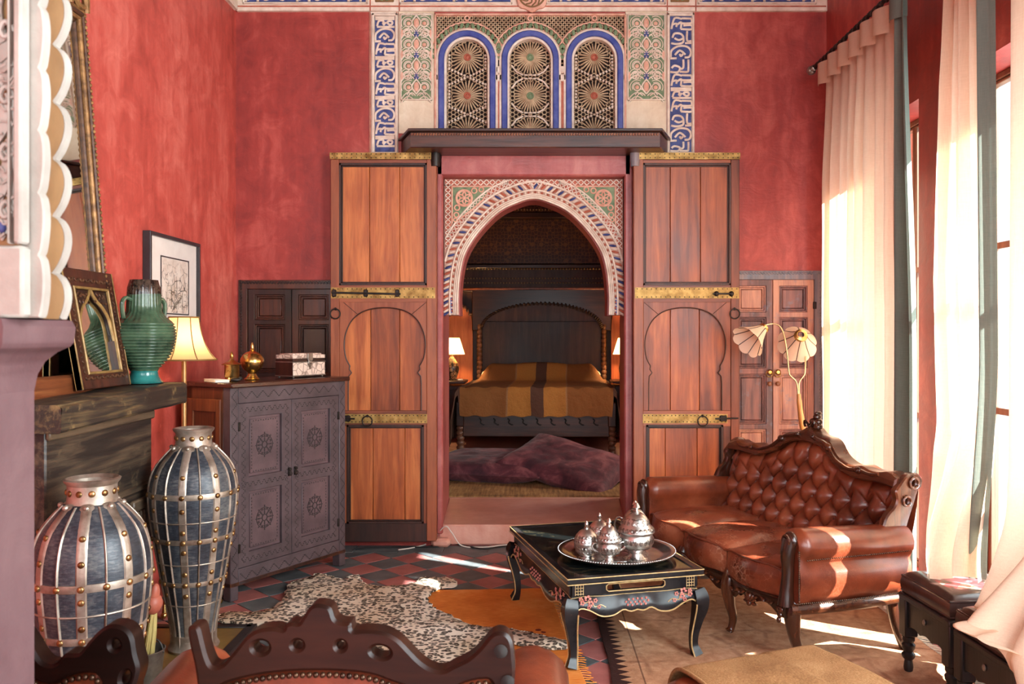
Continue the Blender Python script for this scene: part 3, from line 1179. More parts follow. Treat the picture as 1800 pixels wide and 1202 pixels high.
for xs, sg in ((E0, 1), (E1, -1)):
    for k in range(12):
        za, zb = 2.06 + k * .0375, 2.06 + (k + 1) * .0375
        lat_strip((xs, za), (xs, zb), (xs + sg * we, za), (xs + sg * we, zb))
    dk.add([(xs, Y0 - .0012, 2.06), (xs + sg * we, Y0 - .0012, 2.06), (xs + sg * we, Y0 - .0012, 2.51), (xs, Y0 - .0012, 2.51)], [(0, 1, 2, 3)])
dk.build('lattice_ground', M['stucco_rust'], ar, smooth=False, kind='stuff')
lt.build('edge_lattice', M['stucco'], ar, kind='stuff')
# green corners with a knot of pink scrolls
for sg in (-1, 1):
    xe = E0 + we + .008 if sg < 0 else E1 - we - .008
    zt = ET - we - .008
    tri = [(xe, zt), (xe - sg * .285, zt)] + [(xe - sg * lerp(.285, .0, t) - sg * -.0, zt - .265 * t ** .72) for t in (.25, .5, .75, 1)]
    G().prism(tri, Y0 - .006, Y0 + .002, .002).build('green_corner', M['green_paint'], ar)
    g = G()
    ribbon(g, [(p[0], p[1]) for p in tri] + [tri[0]], .006, Y0 - .01, sm=1)
    for (dx, dz, r_) in ((.205, .022, .016), (.155, .03, .018), (.03, .2, .017), (.035, .15, .018), (.022, .235, .012)):
        g.torus((xe - sg * dx, Y0 - .01, zt - dz), r_, .0055, 16, 6)
    g.build('corner_scroll', M['stucco_pink'], ar)
    g = G()
    cx_, cz_ = xe - sg * .085, zt - .082
    g.torus((cx_, Y0 - .012, cz_), .056, .007, 26, 6)
    for k in range(6):
        a = k * PI / 3
        g.torus((cx_ + .027 * cos(a), Y0 - .012, cz_ + .027 * sin(a)), .024, .0055, 16, 6)
    g.build('corner_rosette', M['stucco_pink'], ar)
    # blue foot of the arch band
    G().box((DX0 + .045 if sg < 0 else DX1 - .045, Y0 - .004, 1.66), (.02, .012, .12), .004).build('blue_foot', M['blue_paint'], ar)

# --- rose plaster lining of the doorway
jb = struct('trim_10', 'smooth rose plaster surround of the arched doorway')
g = G()
g.box((-.6365, YB - .008, 1.39), (.045, .03, 2.62), .01).box((.6685, YB - .008, 1.39), (.06, .03, 2.62), .01)
g.box((DCX, YB - .008, 2.63), (1.35, .03, .155), .012)
g.build('surround', M['jamb'], jb)
g = G()
for xf, xr, xo in ((DX0, -.668, -.71), (DX1, .708, .74)):
    g.prism([(xf, YB + .001), (xr, 6.88), (xo, 6.88), (xo, YB + .001)], .002, 2.552, plane='xy')
g.build('jamb_lining', M['jamb'], jb)
G().box((-.625, 5.88, .03), (.13, .10, .06), .02).build('plinth', M['step'], jb)
G().box((.70, 5.88, .03), (.11, .10, .06), .02).build('plinth', M['step'], jb)

# --- timber hood above the doorway
lh = struct('trim_11', 'dark carved timber hood over the doorway with angled ends')
pl_ = [(-.905, YB), (-.80, 5.63), (.845, 5.63), (.945, YB)]
G().prism(pl_, 2.69, 2.795, .006, plane='xy').build('hood_board', M['dark_wood_x'], lh)
pl2 = [(-.925, YB), (-.815, 5.61), (.86, 5.61), (.965, YB)]
G().prism(pl2, 2.795, 2.815, .004, plane='xy').build('hood_cap', M['dark_wood_x'], lh)
g = G()
for k in range(92):
    x = -.79 + k * .0178
    g.box((0, 0, 0), (.012, .008, .018), .002, T(x, 5.626, 2.778) @ R(.5, 'Y'))
g.build('rope_carving', M['brown_wood'], lh, kind='stuff')
for x in (-.655, .70):
    G().lathe([(.03, 2.60), (.034, 2.64), (.034, 2.69)], 16, T(x, 5.80, 0)).build('pivot', M['iron'] if x < 0 else M['blue_frame'], lh)
# ------------------------------------------------------------------ the two door leaves, opened flat against the wall
s7 = 257.7


def make_door(name, label, x_left, mirror):
    d = thing(name, label, None, (x_left, 5.80, .05), kind='structure')
    W, H = .718, 2.642

    def X(px):
        x = (px - 583) / s7
        return W - x if mirror else x

    def Z(py):
        return (950 - py) / s7

    def bx(g, p0, p1, q0, q1, y0, y1, b=.003):
        xa, xb = sorted((X(p0), X(p1)))
        za, zb = sorted((Z(q0), Z(q1)))
        return g.box(((xa + xb) / 2, (y0 + y1) / 2, (za + zb) / 2), (xb - xa, abs(y1 - y0), zb - za), b)
    # local y: 0 is the front face, wall is at +y
    for p0, p1 in ((583, 598), (751, 768)):
        g = G()
        bx(g, p0, p1, 281, 948, -.012, .05)
        g.build('stile', M['door_frame'], d)
    for q0, q1, m_ in ((281, 288, 'door_rail'), (500, 541, 'door_rail'), (720, 748, 'door_rail'), (917, 950, 'door_shadow')):
        g = G()
        bx(g, 597.5, 751.5, q0, q1, -.006, .05)
        g.build('rail', M[m_], d)
    # planked fields
    for q0, q1, xs in ((286, 502, (596, 650, 703, 753)), (540, 722, (606, 652, 703, 750)), (746, 920, (606, 656, 712, 750))):
        for a, b_ in zip(xs, xs[1:]):
            g = G()
            bx(g, a + .3, b_ - .3, q0, q1, .012 + random.uniform(-.001, .001), .045, .003)
            g.build('plank', M['door_wood'], d)
    # mouldings around the fields
    for q0, q1, a, b_ in ((287, 501, 597, 752), (745, 918, 611, 746)):
        g = G()
        for i, (ww, dy) in enumerate(((4.2, -.010), (2.2, .004))):
            o_ = i * 4.2
            bx(g, a + o_, a + o_ + ww, q0 + o_, q1 - o_, dy, .03, .002)
            bx(g, b_ - o_ - ww, b_ - o_, q0 + o_, q1 - o_, dy, .03, .002)
            bx(g, a + o_, b_ - o_, q0 + o_, q0 + o_ + ww, dy, .03, .002)
            bx(g, a + o_, b_ - o_, q1 - o_ - ww, q1 - o_, dy, .03, .002)
        g.build('panel_moulding', M['door_shadow'], d)
    # board with the keyhole arch cut out of it
    half = [(64, 720), (64, 672), (63, 660), (58, 654), (62, 648), (61, 642), (68, 628), (71, 606), (68, 584), (58, 563), (42, 549), (22, 542), (0, 540)]
    cx = 677.5
    arch = [(X(cx - a), Z(b_)) for a, b_ in half] + [(X(cx + a), Z(b_)) for a, b_ in reversed(half[:-1])]
    sm = [(p.x, p.z) for p in cr([(x, 0, z) for x, z in arch[5:-5]], 5)]
    arch = arch[:5] + sm + arch[-5:]
    outer = [(X(598), Z(721)), (X(598), Z(530)), (X(751), Z(530)), (X(751), Z(721))]
    poly = [(X(598), Z(530)), (X(751), Z(530)), (X(751), Z(721))] + list(reversed(arch)) + [(X(598), Z(721))]
    G().prism(poly, -.008, .012, .003).build('arch_board', M['door_frame'], d)
    g = G()
    g.tube([(x, -.006, z) for x, z in arch], .0045, 6)
    g.build('arch_moulding', M['door_shadow'], d)
    g = G()
    for sx in (-1, 1):
        g.tube([(X(cx + sx * 46), -.0085, Z(553)), (X(cx + sx * 72), -.0085, Z(531))], .0018, 4)
    g.build('mitre_joint', M['door_shadow'], d)
    # lower panel stiles
    for a, b_ in ((598, 612), (745, 751)):
        g = G()
        bx(g, a, b_, 722, 918, -.004, .03)
        g.build('inner_stile', M['door_frame'], d)
    # worn brass straps
    for q0, q1, a, b_, y0 in ((269.5, 281, 582, 769, -.018), (505, 524, 584, 766, -.018), (726, 742, 604, 752, -.016)):
        st_ = G()
        n = 22
        def fn(u, v, a=a, b_=b_, q0=q0, q1=q1, y0=y0):
            return (lerp(X(a), X(b_), u), y0 + .0025 * fbm(u * 9 + q0, v * 2), lerp(Z(q1), Z(q0), v) + .0015 * fbm(u * 14, v + q0))
        st_.grid(fn, 40, 4)
        bx(st_, a, b_, q0 + .4, q1 - .4, y0 + .002, .0, 0)
        s_ = st_.build('brass_strap', M['brass_strip'], d)
        g = G()
        for k in range(n):
            u = (k + .5) / n
            for q in (q0 + 2.5, q1 - 2.5):
                g.ball((lerp(X(a), X(b_), u), y0 - .001, Z(q)), (.004, .003, .004), 6, 4)
        g.build('nail_heads', M['iron'], s_, kind='stuff')
    # ring handles
    for px_, py_, r_ in ((592, 551, .033), (648, 738, .034)):
        yy = -.026 if py_ < 600 else -.03
        g = G().torus((X(px_), yy, Z(py_)), r_, .0045, 26, 8)
        rg = g.build('ring_handle', M['iron'], d)
        G().ball((X(px_), yy + .008, Z(py_) + r_), (.010, .012, .010), 10, 8).build('staple', M['iron'], rg)
    # bolt
    g = G()
    if not mirror:
        g.tube([(X(586), -.030, Z(514)), (X(706), -.030, Z(516.5))], .007, 8)
        for px_ in (590, 645, 700):
            g.box((X(px_), -.024, Z(515)), (.03, .016, .05), .006)
    else:
        for px_ in (598, 624):
            g.ball((X(px_), -.026, Z(516)), (.018, .016, .018), 12, 8)
        g.tube([(X(594), -.032, Z(516)), (X(630), -.032, Z(516))], .006, 8)
    g.build('bolt', M['iron'], d)
    g = G()
    g.tube([(X(586), -.026, Z(733)), (X(626), -.026, Z(734))], .006, 8)
    g.box((X(612), -.02, Z(733.5)), (.05, .014, .04), .005)
    g.build('latch', M['iron'], d)
    return d


make_door('door_1', 'left leaf of the old cedar door, with a long iron bolt on its upper brass strap', -1.366, False)
make_door('door_2', 'right leaf of the old cedar door, behind the sofa arm', .690, True)


# ------------------------------------------------------------------ wall cupboards
def cupboard(label, x0, x1, z0, z1, wood_, frame_, knobs, blue):
    c = thing('wall_cupboard', label, 'cupboard', ((x0 + x1) / 2, YB, z0))
    W, H = x1 - x0, z1 - z0
    g = G()
    fw = .062
    g.prism(rect(-W / 2, W / 2, 0, H), -.014, .06, .003, holes=[rect(-W / 2 + fw, W / 2 - fw, fw, H - fw)])
    g.build('frame', M[frame_], c)
    # twisted rope carving on the frame
    g = G()
    n = int(H / .021)
    for sx in (-1, 1):
        for k in range(n):
            g.box((0, 0, 0), (.012, .010, .026), .003, T(sx * (W / 2 - .018), -.014, .01 + k * H / n) @ R(.6 * sx, 'Y'))
    for k in range(int(W / .021)):
        g.box((0, 0, 0), (.026, .010, .012), .003, T(-W / 2 + .02 + k * .021, -.014, H - .018) @ R(.6, 'Y'))
    g.build('rope_carving', M['blue_frame' if blue else 'dark_wood'], c, kind='stuff')
    G().box((0, .10, H / 2), (W - .02, .02, H - .02)).build('back', M['soot'], c)
    dw = (W - 2 * fw) / 2
    hh = H - 2 * fw
    rows = ((.035, .145), (.175, .46), (.495, .785), (.815, .965))     # panels, as fractions of the door height
    for sx in (-1, 1):
        xa = -dw if sx < 0 else 0
        dd = G()
        holes = []
        for a, b_ in rows:
            holes.append(rect(xa + dw * .16, xa + dw * .84, fw + hh * a, fw + hh * b_))
        dd.prism(rect(xa + .002, xa + dw - .002, fw, fw + hh), -.004, .035, .003, holes=holes)
        do = dd.build('door', M[wood_], c)
        for a, b_ in rows:
            px0, px1, pz0, pz1 = xa + dw * .16, xa + dw * .84, fw + hh * a, fw + hh * b_
            g = G()
            # moulded rim and raised field
            for k, (ins, y) in enumerate(((0, .002), (.012, .010))):
                g.prism(rect(px0 + ins, px1 - ins, pz0 + ins, pz1 - ins), y, .03, .003,
                        holes=[rect(px0 + ins + .011, px1 - ins - .011, pz0 + ins + .011, pz1 - ins - .011)])
            g.box(((px0 + px1) / 2, .024, (pz0 + pz1) / 2), (px1 - px0 - .05, .018, pz1 - pz0 - .05), .006)
            g.box(((px0 + px1) / 2, .034, (pz0 + pz1) / 2), (px1 - px0, .012, pz1 - pz0))
            g.build('door_panel', M[wood_], do)
        if knobs:
            for z, r_, m_ in ((H * .475, .019, 'brass'), (H * .415, .016, 'brown_wood')):
                g = G().lathe([(.011, 0), (.010, .012), (r_, .02), (r_ * 1.05, .028), (r_ * .6, .036), (0, .037)], 14,
                              T(sx * .028, -.004, z) @ R(PI / 2, 'X'))
                if m_ == 'brass':
                    g.torus((sx * .028, -.02, z - .012), .022, .004, 16, 6)
                g.build('knob', M[m_], do)
    for z in (H * .82, H * .16):
        G().box((W / 2 - fw, -.016, z), (.024, .01, .05), .003).build('hinge', M['iron'], c)
    return c


cupboard('dark carved wall cupboard left of the doorway, above the studded cabinet', -2.03, -1.297, .565, 1.835, 'dark_wood', 'dark_wood', False, False)
cupboard('weathered blue-grey wall cupboard right of the doorway, behind the two-shaded lamp', 1.318, 2.016, .565, 1.9, 'blue_cup', 'blue_frame', True, True)
# ------------------------------------------------------------------ fireplace on the left wall
fp = thing('fireplace', 'black worn fireplace with a thick timber mantel on the left wall', 'fireplace', (-1.9, 3.5, 0))
ox, oy = 1.9, -3.5


def L(x, y, z):
    return (x + ox, y + oy, z)


g = G()
def mant(u, v):
    # thick uneven beam: u along the length, v around the section
    y = lerp(2.97, 4.05, u)
    zt = 1.450 - lerp(.2416, .2194, u)
    zb = zt - lerp(.101, .100, u)
    pts = [(-2.04, zb), (-1.652, zb), (-1.638, zb + .012), (-1.638, zt - .014), (-1.652, zt), (-2.04, zt)]
    a = v * 6
    i = int(a) % 6
    t = a - int(a)
    p, q = pts[i], pts[(i + 1) % 6]
    n_ = .004 * fbm(y * 5, v * 7)
    return L(lerp(p[0], q[0], t) + n_, y, lerp(p[1], q[1], t) + n_)
g.grid(mant, 30, 36)
for y, u in ((2.97, 0), (4.05, 1)):
    zt = 1.450 - lerp(.2416, .2194, u)
    g.add([L(-2.04, y, zt - .1), L(-1.645, y, zt - .1), L(-1.638, y, zt - .09), L(-1.638, y, zt - .014), L(-1.652, y, zt), L(-2.04, y, zt)], [tuple(range(6))])
g.build('mantel_beam', M['mantel'], fp)
# surround with an opening, lintel board, pilasters
xs_ = -1.755
g = G()
g.prism([(3.08, .03), (3.94, .03), (3.94, 1.115), (3.08, 1.115)], xs_ - .28, xs_, .006, plane='yz',
        holes=[[(3.26, .031), (3.62, .031), (3.62, .70), (3.26, .70)]], M=T(ox, oy, 0))
g.build('surround', M['surround'], fp)
for y in (3.17, 3.80):
    g = G()
    for k in range(4):
        g.box(L(xs_ + .006, y - .045 + k * .03, .36), (.016, .016, .62), .005)
    g.box(L(xs_ + .008, y, .70), (.024, .15, .05), .006).box(L(xs_ + .008, y, .07), (.024, .15, .07), .006)
    g.build('fluted_pilaster', M['surround'], fp)
g = G()
g.box(L(xs_ + .006, 3.51, 1.09), (.02, .86, .04), .006).box(L(xs_ + .004, 3.51, .77), (.014, .86, .03), .006)
g.build('lintel_moulding', M['surround'], fp)
g = G()
g.box(L(-2.0, 3.44, .38), (.02, .5, .76)).box(L(-1.9, 3.64, .38), (.26, .02, .72)).box(L(-1.9, 3.24, .38), (.26, .02, .72))
g.build('firebox', M['soot'], fp)
# hearth slab with a dark rim
h_ = G().prism([(-2.03, 2.3), (-1.40, 2.3), (-1.40, 4.16), (-2.03, 4.16)], 0.001, .026, .004, plane='xy', M=T(ox, oy, 0)).build('hearth_slab', M['hearth'], fp)
g = G()
g.box(L(-1.375, 3.23, .016), (.05, 1.94, .032), .004).box(L(-1.70, 4.18, .016), (.66, .045, .032), .004)
g.build('hearth_rim', M['hearth_rim'], h_)

# ------------------------------------------------------------------ tall gilt mirror leaning on the mantel
MW, MH = 1.42, 1.70
mr = thing('tall_mirror', 'tall gilt-framed mirror leaning on the wall above the fireplace', 'mirror', (-1.885, 3.82, 1.21))
tilt = math.atan2(.135, MH)
# local: y runs toward the camera as -y, z up, front face +x
Ml = R(-tilt, 'Y')
g = G()
fw = .10
for k, (o_, w_, x_) in enumerate(((0, .030, .02), (.026, .022, .034), (.046, .020, .026), (.064, .018, .012))):
    g.mi = 0 if k in (0, 2) else 1
    g.prism([(-MW + o_, o_), (-o_, o_), (-o_, MH - o_), (-MW + o_, MH - o_)], -.02, x_, .006, plane='yz', M=Ml,
            holes=[[(-MW + o_ + w_, o_ + w_), (-o_ - w_, o_ + w_), (-o_ - w_, MH - o_ - w_), (-MW + o_ + w_, MH - o_ - w_)]])
g.build('frame', [M['gilt'], M['gilt_dark']], mr)
g = G()
for k in range(64):
    g.ball((.036, -.036, .04 + k * (MH - .08) / 63), (.006, .007, .009), 6, 5, Ml)
g.build('bead_moulding', M['gilt'], mr, kind='stuff')
G().prism([(-MW + .07, .07), (-.07, .07), (-.07, MH - .07), (-MW + .07, MH - .07)], -.01, .0, plane='yz', M=Ml).build('glass', M['mirror'], mr, smooth=False)
g = G()
for k in range(11):       # carved scroll crest
    y = -.04 - k * .135
    hgt = .10 + .16 * sin(PI * (k + .3) / 10.6) ** 2
    g.torus((.02, y, MH + hgt * .45), .045, .014, 16, 8, Ml, 'x')
    g.torus((.03, y - .05, MH + hgt * .75), .030, .011, 14, 8, Ml, 'x')
    g.tube([(.02, y + .05, MH - .01), (.03, y + .03, MH + hgt * .4), (.035, y - .03, MH + hgt), (.03, y - .08, MH + hgt * .8)], [.014, .018, .014, .008], 7, M=Ml)
g.build('scroll_crest', M['gilt'], mr)
g = G()
g.box((.012, -MW / 2, .035), (.05, MW, .09), .012, Ml).box((.018, -MW / 2, -.004), (.06, MW, .02), .005, Ml)
g.build('bottom_rail', M['brown_wood'], mr)

# ------------------------------------------------------------------ small mirror with pointed arch
P0, P1 = Vector((-1.832, 3.43, 1.2265)), Vector((-1.826, 3.84, 1.2265))
sm_ = thing('arched_mirror', 'small carved mirror with a pointed gilt arch, leaning on the mantel', 'mirror', P0)
ln = (P1 - P0).length
tl = math.atan2(.088, .50)
Ms = R(-tl, 'Y')
Hs = .505
yz = lambda pts: [(a, b_) for a, b_ in pts]
g = G()
g.prism([(0, 0), (ln, 0), (ln, Hs), (0, Hs)], 0, .028, .003, plane='yz', M=Ms,
        holes=[[(.07, .07), (ln - .07, .07), (ln - .07, Hs - .085), (.07, Hs - .085)]])
g.build('frame', M['dark_wood'], sm_)
g = G()
for (a, b_, c_, d_) in ((.028, .03, ln - .056, .03), (.028, Hs - .062, ln - .056, .03), (.012, .06, .045, Hs - .12), (ln - .057, .06, .045, Hs - .12)):
    n = int(max(c_, d_) / .021)
    for k in range(n):
        t = (k + .5) / n
        y, z = (a + c_ * t, b_ + d_ / 2) if c_ > d_ else (a + c_ / 2, b_ + d_ * t)
        ang = .7 if k % 2 else -.7
        g.ball((0, 0, 0), (.006, .013, .006), 6, 5, Ms @ T(.029, y, z) @ R(ang, 'X'))
g.build('leaf_carving', M['gilt_dark'], sm_, kind='stuff')
g = G()
for o_, w_ in ((.060, .011),):
    g.prism([(o_, o_), (ln - o_, o_), (ln - o_, Hs - o_ - .014), (o_, Hs - o_ - .014)], .02, .034, .003, plane='yz', M=Ms,
            holes=[[(o_ + w_, o_ + w_), (ln - o_ - w_, o_ + w_), (ln - o_ - w_, Hs - o_ - .014 - w_), (o_ + w_, Hs - o_ - .014 - w_)]])
for y in (0.003, ln - .003):
    g.box((.014, y, Hs / 2), (.032, .006, Hs), .002, Ms)
g.build('gilt_edge', M['gold_edge'], sm_)
yc = ln / 2
hf = [(.135, .20), (.128, .25), (.118, .30), (.082, .345), (.04, .375), (.014, .405), (0, .43)]
arc_ = [(yc - a, b_) for a, b_ in hf] + [(yc + a, b_) for a, b_ in reversed(hf[:-1])]
arc_ = [(p.y, p.z) for p in cr([(0, y, z) for y, z in arc_], 4)]
g = G()
g.prism([(.07, .20), (.07, Hs - .085), (ln - .07, Hs - .085), (ln - .07, .20)] + list(reversed(arc_)), .006, .020, .002, plane='yz', M=Ms)
g.build('arch_spandrel', M['dark_wood'], sm_)
g = G().tube([(.021, y, z) for y, z in arc_], .007, 8, M=Ms)
g.build('arch_rim', M['gold_edge'], sm_)
g = G()
for k in range(26):
    t = k / 25
    y = lerp(.09, ln - .09, t)
    zz = .385 + .02 * sin(k * 2.2)
    if abs(y - yc) > .03:
        g.ball((0, 0, 0), (.005, .012, .006), 6, 5, Ms @ T(.021, y, zz) @ R(k, 'X'))
g.build('spandrel_carving', M['gilt_dark'], sm_, kind='stuff')
G().prism([(.06, .06), (ln - .06, .06), (ln - .06, Hs - .08), (.06, Hs - .08)], .002, .006, plane='yz', M=Ms).build('glass', M['mirror'], sm_, smooth=False)

# ------------------------------------------------------------------ ribbed green vase
vz = thing('green_vase', 'ribbed green pottery vase with two handles and a dark rim, on the mantel', 'vase', (-1.80, 3.96, 1.231))
vz.scale = (1.13, 1.13, .96)
M['vase'] = None
m = MT('green_glaze')
v = m.co((1, 1, 1))
vx, vy, vzz = m.sep(v)
nz = m.noise(v, 9, 5, .6)
body = m.ramp(nz, [(.35, S(34, 54, 40)), (.62, S(80, 104, 78))])
foot = m.ramp(nz, [(.35, S(20, 84, 82)), (.65, S(50, 128, 122))])
top = m.ramp(m.noise(v, 60, 3, .7), [(.4, S(26, 18, 14)), (.6, S(76, 58, 46))])
col = m.mix(m.ramp(vzz, [(.0, 0.0)]), body, body)
f1 = m.mth('LESS_THAN', m.mth('ADD', vzz, m.mth('MULTIPLY', nz, .02)), .070)
f2 = m.mth('GREATER_THAN', m.mth('ADD', vzz, m.mth('MULTIPLY', nz, .05)), .452)
col = m.mix(f2, m.mix(f1, body, foot), top)
M['vase'] = m.end(col, .22, 0, m.bump(nz, .15, .004), Coat_Weight=.3)
prof = [(.0, .0), (.070, .0), (.074, .006), (.066, .012), (.056, .032), (.052, .055), (.060, .074)]
zz = .074
for k in range(15):
    z0 = .074 + k * .0145
    r0 = cinterp([(.07, .058), (.12, .095), (.18, .118), (.24, .124), (.29, .112), (.32, .086)], z0 + .007)
    prof += [(r0 - .0035, z0 + .001), (r0 + .0015, z0 + .0055), (r0 + .0015, z0 + .009), (r0 - .0035, z0 + .0135)]
prof += [(.105, .297), (.082, .320), (.068, .345), (.066, .38), (.064, .42), (.062, .46), (.056, .483), (.053, .497), (.048, .497), (.046, .45), (.0, .44)]
def sq(a, z):
    if .296 < z < .47:
        return 1 + .022 * cos(30 * a)
    if z >= .47:
        return 1 + .02 * sin(9 * a) + .012 * sin(23 * a)
    return 1
g = G().lathe(prof, 120, squash=sq, cap=False)
g.build('body', M['vase'], vz, angle=50)
for sg in (-1, 1):
    a = 1.15 + (PI if sg > 0 else 0)
    dx, dy = cos(a), sin(a)
    pts = cr([(dx * r_, dy * r_, z) for r_, z in ((.062, .40), (.088, .408), (.104, .39), (.106, .355), (.100, .31))], 6)
    G().tube(pts, .0095, 8).build('handle', M['vase'], vz)

# ------------------------------------------------------------------ framed print on the left wall
pc = thing('framed_print', 'framed print of a town view with a black frame, on the left wall', 'picture', (XL + .001, 4.49, 1.53))
PW, PH = .68, .475
g = G()
g.prism([(0, 0), (PW, 0), (PW, PH), (0, PH)], .0, .042, .002, plane='yz', holes=[[(.02, .02), (PW - .02, .02), (PW - .02, PH - .02), (.02, PH - .02)]])
g.build('frame', M['black_frame'], pc)
G().box((.02, PW / 2, PH / 2), (.006, PW - .04, PH - .04)).build('mount', M['mat_board'], pc, smooth=False)
m = MT('ink_drawing')
v = m.co((1, 1, 1))
a = m.noise(m.co((1, 1, 1)), 14, 6, .7)
b = m.wave(m.co((1, 24, 30)), 1.2, 9, 2, 'Z')
c = m.voro(m.co((1, 26, 22)), 1.0, 'DISTANCE_TO_EDGE', .9)
vx, vy, vz_ = m.sep(v)
ink = m.mth('MULTIPLY', m.ramp(c, [(.02, 1.0), (.07, 0.0)]), m.ramp(a, [(.42, 0.0), (.55, 1.0)]))
sky = m.ramp(vz_, [(.26, 1.0), (.34, 0.0)])
ink = m.mth('MULTIPLY', ink, sky)
wash = m.mix(m.ramp(a, [(.4, 0.0), (.65, .6)]), S(226, 212, 200), S(190, 160, 140))
M['print'] = m.end(m.mix(ink, wash, S(70, 60, 58)), .8)
G().box((.024, PW * .52, PH * .42), (.003, .36, .30)).build('print', M['print'], pc, smooth=False)
g = G()
g.prism([(PW * .52 - .19, PH * .42 - .16), (PW * .52 + .19, PH * .42 - .16), (PW * .52 + .19, PH * .42 + .16), (PW * .52 - .19, PH * .42 + .16)], .022, .0265, plane='yz',
        holes=[[(PW * .52 - .183, PH * .42 - .153), (PW * .52 + .183, PH * .42 - .153), (PW * .52 + .183, PH * .42 + .153), (PW * .52 - .183, PH * .42 + .153)]])
g.build('inner_line', M['black_frame'], pc, smooth=False)
g = G()
yb, zb = PW * .52, PH * .42 - .15     # flat printed shapes of towers and roofs
for (dy, w_, h_) in ((-.11, .05, .13), (-.055, .035, .10), (-.01, .03, .16), (.04, .05, .08), (.10, .06, .11)):
    for s2 in (0, 1):
        g.box((.0262, yb + dy + s2 * w_, zb + h_ / 2 + .02), (.0008, .0022, h_))
    g.box((.0262, yb + dy + w_ / 2, zb + h_ + .02), (.0008, w_, .0022))
    for k in range(3):
        g.box((.0262, yb + dy + w_ / 2, zb + .035 + k * h_ / 3), (.0008, w_ * .5, .0025))
for k in range(10):
    g.box((0, 0, 0), (.0008, .07, .002), 0, T(.0262, yb - .03 + k * .012, zb + .03 + k * .006) @ R(.9 + .2 * sin(k * 3), 'X'))
g.build('drawn_town', M['mantel'], pc, smooth=False)

# ------------------------------------------------------------------ floor lamp with bell shade
m = MT('parchment_shade')
v = m.co()
vx, vy, vz_ = m.sep(v)
M['shade'] = m.end(S(240, 206, 140), .8, 0, None)
def glow_shade(name, base, emis, st, trans=.5):
    m = MT(name)
    m.end(base, .8)
    tr_ = m.n('BsdfTranslucent', Color=base)
    mx = m.n('MixShader', Fac=trans)
    m.t.links.new(m.b.outputs[0], mx.inputs[1])
    m.t.links.new(tr_.outputs[0], mx.inputs[2])
    m.t.links.new(mx.outputs[0], m.out.inputs[0])
    if st:
        m.put(m.b.inputs['Emission Color'], emis)
        m.b.inputs['Emission Strength'].default_value = st
    return m.m
M['shade'] = glow_shade('parchment_shade', S(250, 226, 170), S(255, 205, 130), .32, .7)
M['bulb'] = MT('bulb').end(S(255, 240, 210), .4, 0, None, Emission_Color=S(255, 226, 170), Emission_Strength=18.0)
M['shade_trim'] = plain('shade_trim', S(120, 84, 34), S(150, 108, 50), 20, .6)
M['lamp_pole'] = plain('lamp_pole', S(150, 104, 56), S(186, 138, 84), 8, .3, .4)
fl_ = thing('floor_lamp', 'lit floor lamp with a bell-shaped parchment shade, beside the fireplace', 'lamp', (-1.855, 4.55, 0))
g = G()
def bell(u, v_):
    r_ = cinterp([(0, .078), (.3, .088), (.6, .108), (.85, .138), (1, .168)], v_)
    a = 2 * PI * u
    k = 8
    r_ *= 1 - .035 * abs(sin(a * k / 2)) ** .8 * (1 - .4 * v_)
    return (r_ * cos(a), r_ * sin(a), 1.548 - .225 * v_)
g.grid(bell, 64, 12, close_u=True)
sh = g.build('shade', M['shade'], fl_)
g = G()
for k in range(8):
    a = 2 * PI * k / 8
    g.tube([(1.012 * bell(k / 8, t / 10)[0], 1.012 * bell(k / 8, t / 10)[1], bell(k / 8, t / 10)[2]) for t in range(11)], .003, 5)
for v_ in (0, 1):
    g.tube([bell(k / 64, v_) for k in range(64)], .0042, 6, closed=True)
g.build('shade_ribs', M['shade_trim'], sh)
G().ball((0, 0, 1.43), (.03, .03, .042), 14, 10).build('bulb', M['bulb'], fl_)
G().lathe([(.013, .14), (.013, 1.38), (.02, 1.385), (.02, 1.40), (.0, 1.40)], 16).build('pole', M['lamp_pole'], fl_)
bs = G().lathe([(.02, .10), (.045, .115), (.03, .14), (.018, .17), (.013, .2)], 16).build('base', M['brass'], fl_)
for k in range(3):
    a = 2 * PI * k / 3 + .35
    pts = cr([(.02 * cos(a), .02 * sin(a), .13), (.09 * cos(a), .09 * sin(a), .16), (.16 * cos(a), .16 * sin(a), .09), (.175 * cos(a), .175 * sin(a), .03)], 5)
    g = G().tube(pts, .012, 8)
    g.ball((.178 * cos(a), .178 * sin(a), .017), .017, 10, 8)
    for t in (.3, .6):
        g.torus((.12 * cos(a), .12 * sin(a), .05 + t * .1), .022, .006, 12, 6, axis='x')
    g.build('foot', M['brass'], bs)
lamp('floor_lamp_light', 'POINT', (-1.855, 4.55, 1.42), 15, (1.0, .70, .40), .035)

# ------------------------------------------------------------------ two tall jars strapped with metal
m = MT('jar_hide')
v = m.co((1, 1, .7), rnd=True)
a = m.noise(v, 5, 7, .72)
b = m.noise(m.co((40, 40, 160)), 1.0, 3, .6)
col = m.ramp(m.mth('ADD', m.mth('MULTIPLY', a, .7), m.mth('MULTIPLY', b, .3)), [(.38, S(26, 29, 35)), (.5, S(54, 58, 66)), (.64, S(108, 108, 106))])
M['jar_hide'] = m.end(col, .42, .15, m.bump(m.mth('ADD', a, b), .3, .003))
M['jar_metal'] = plain('jar_metal', S(124, 106, 90), S(204, 190, 174), 9, .36, .75, bump=.35, bdist=.003, bscale=40, r2=.55)
M['stud'] = plain('brass_stud', S(112, 78, 46), S(186, 148, 98), 14, .32, .9)


ME_STUD = G().ball((0, 0, 0), (.0065, .0115, .0115), 12, 7).mesh('stud', M['stud'])


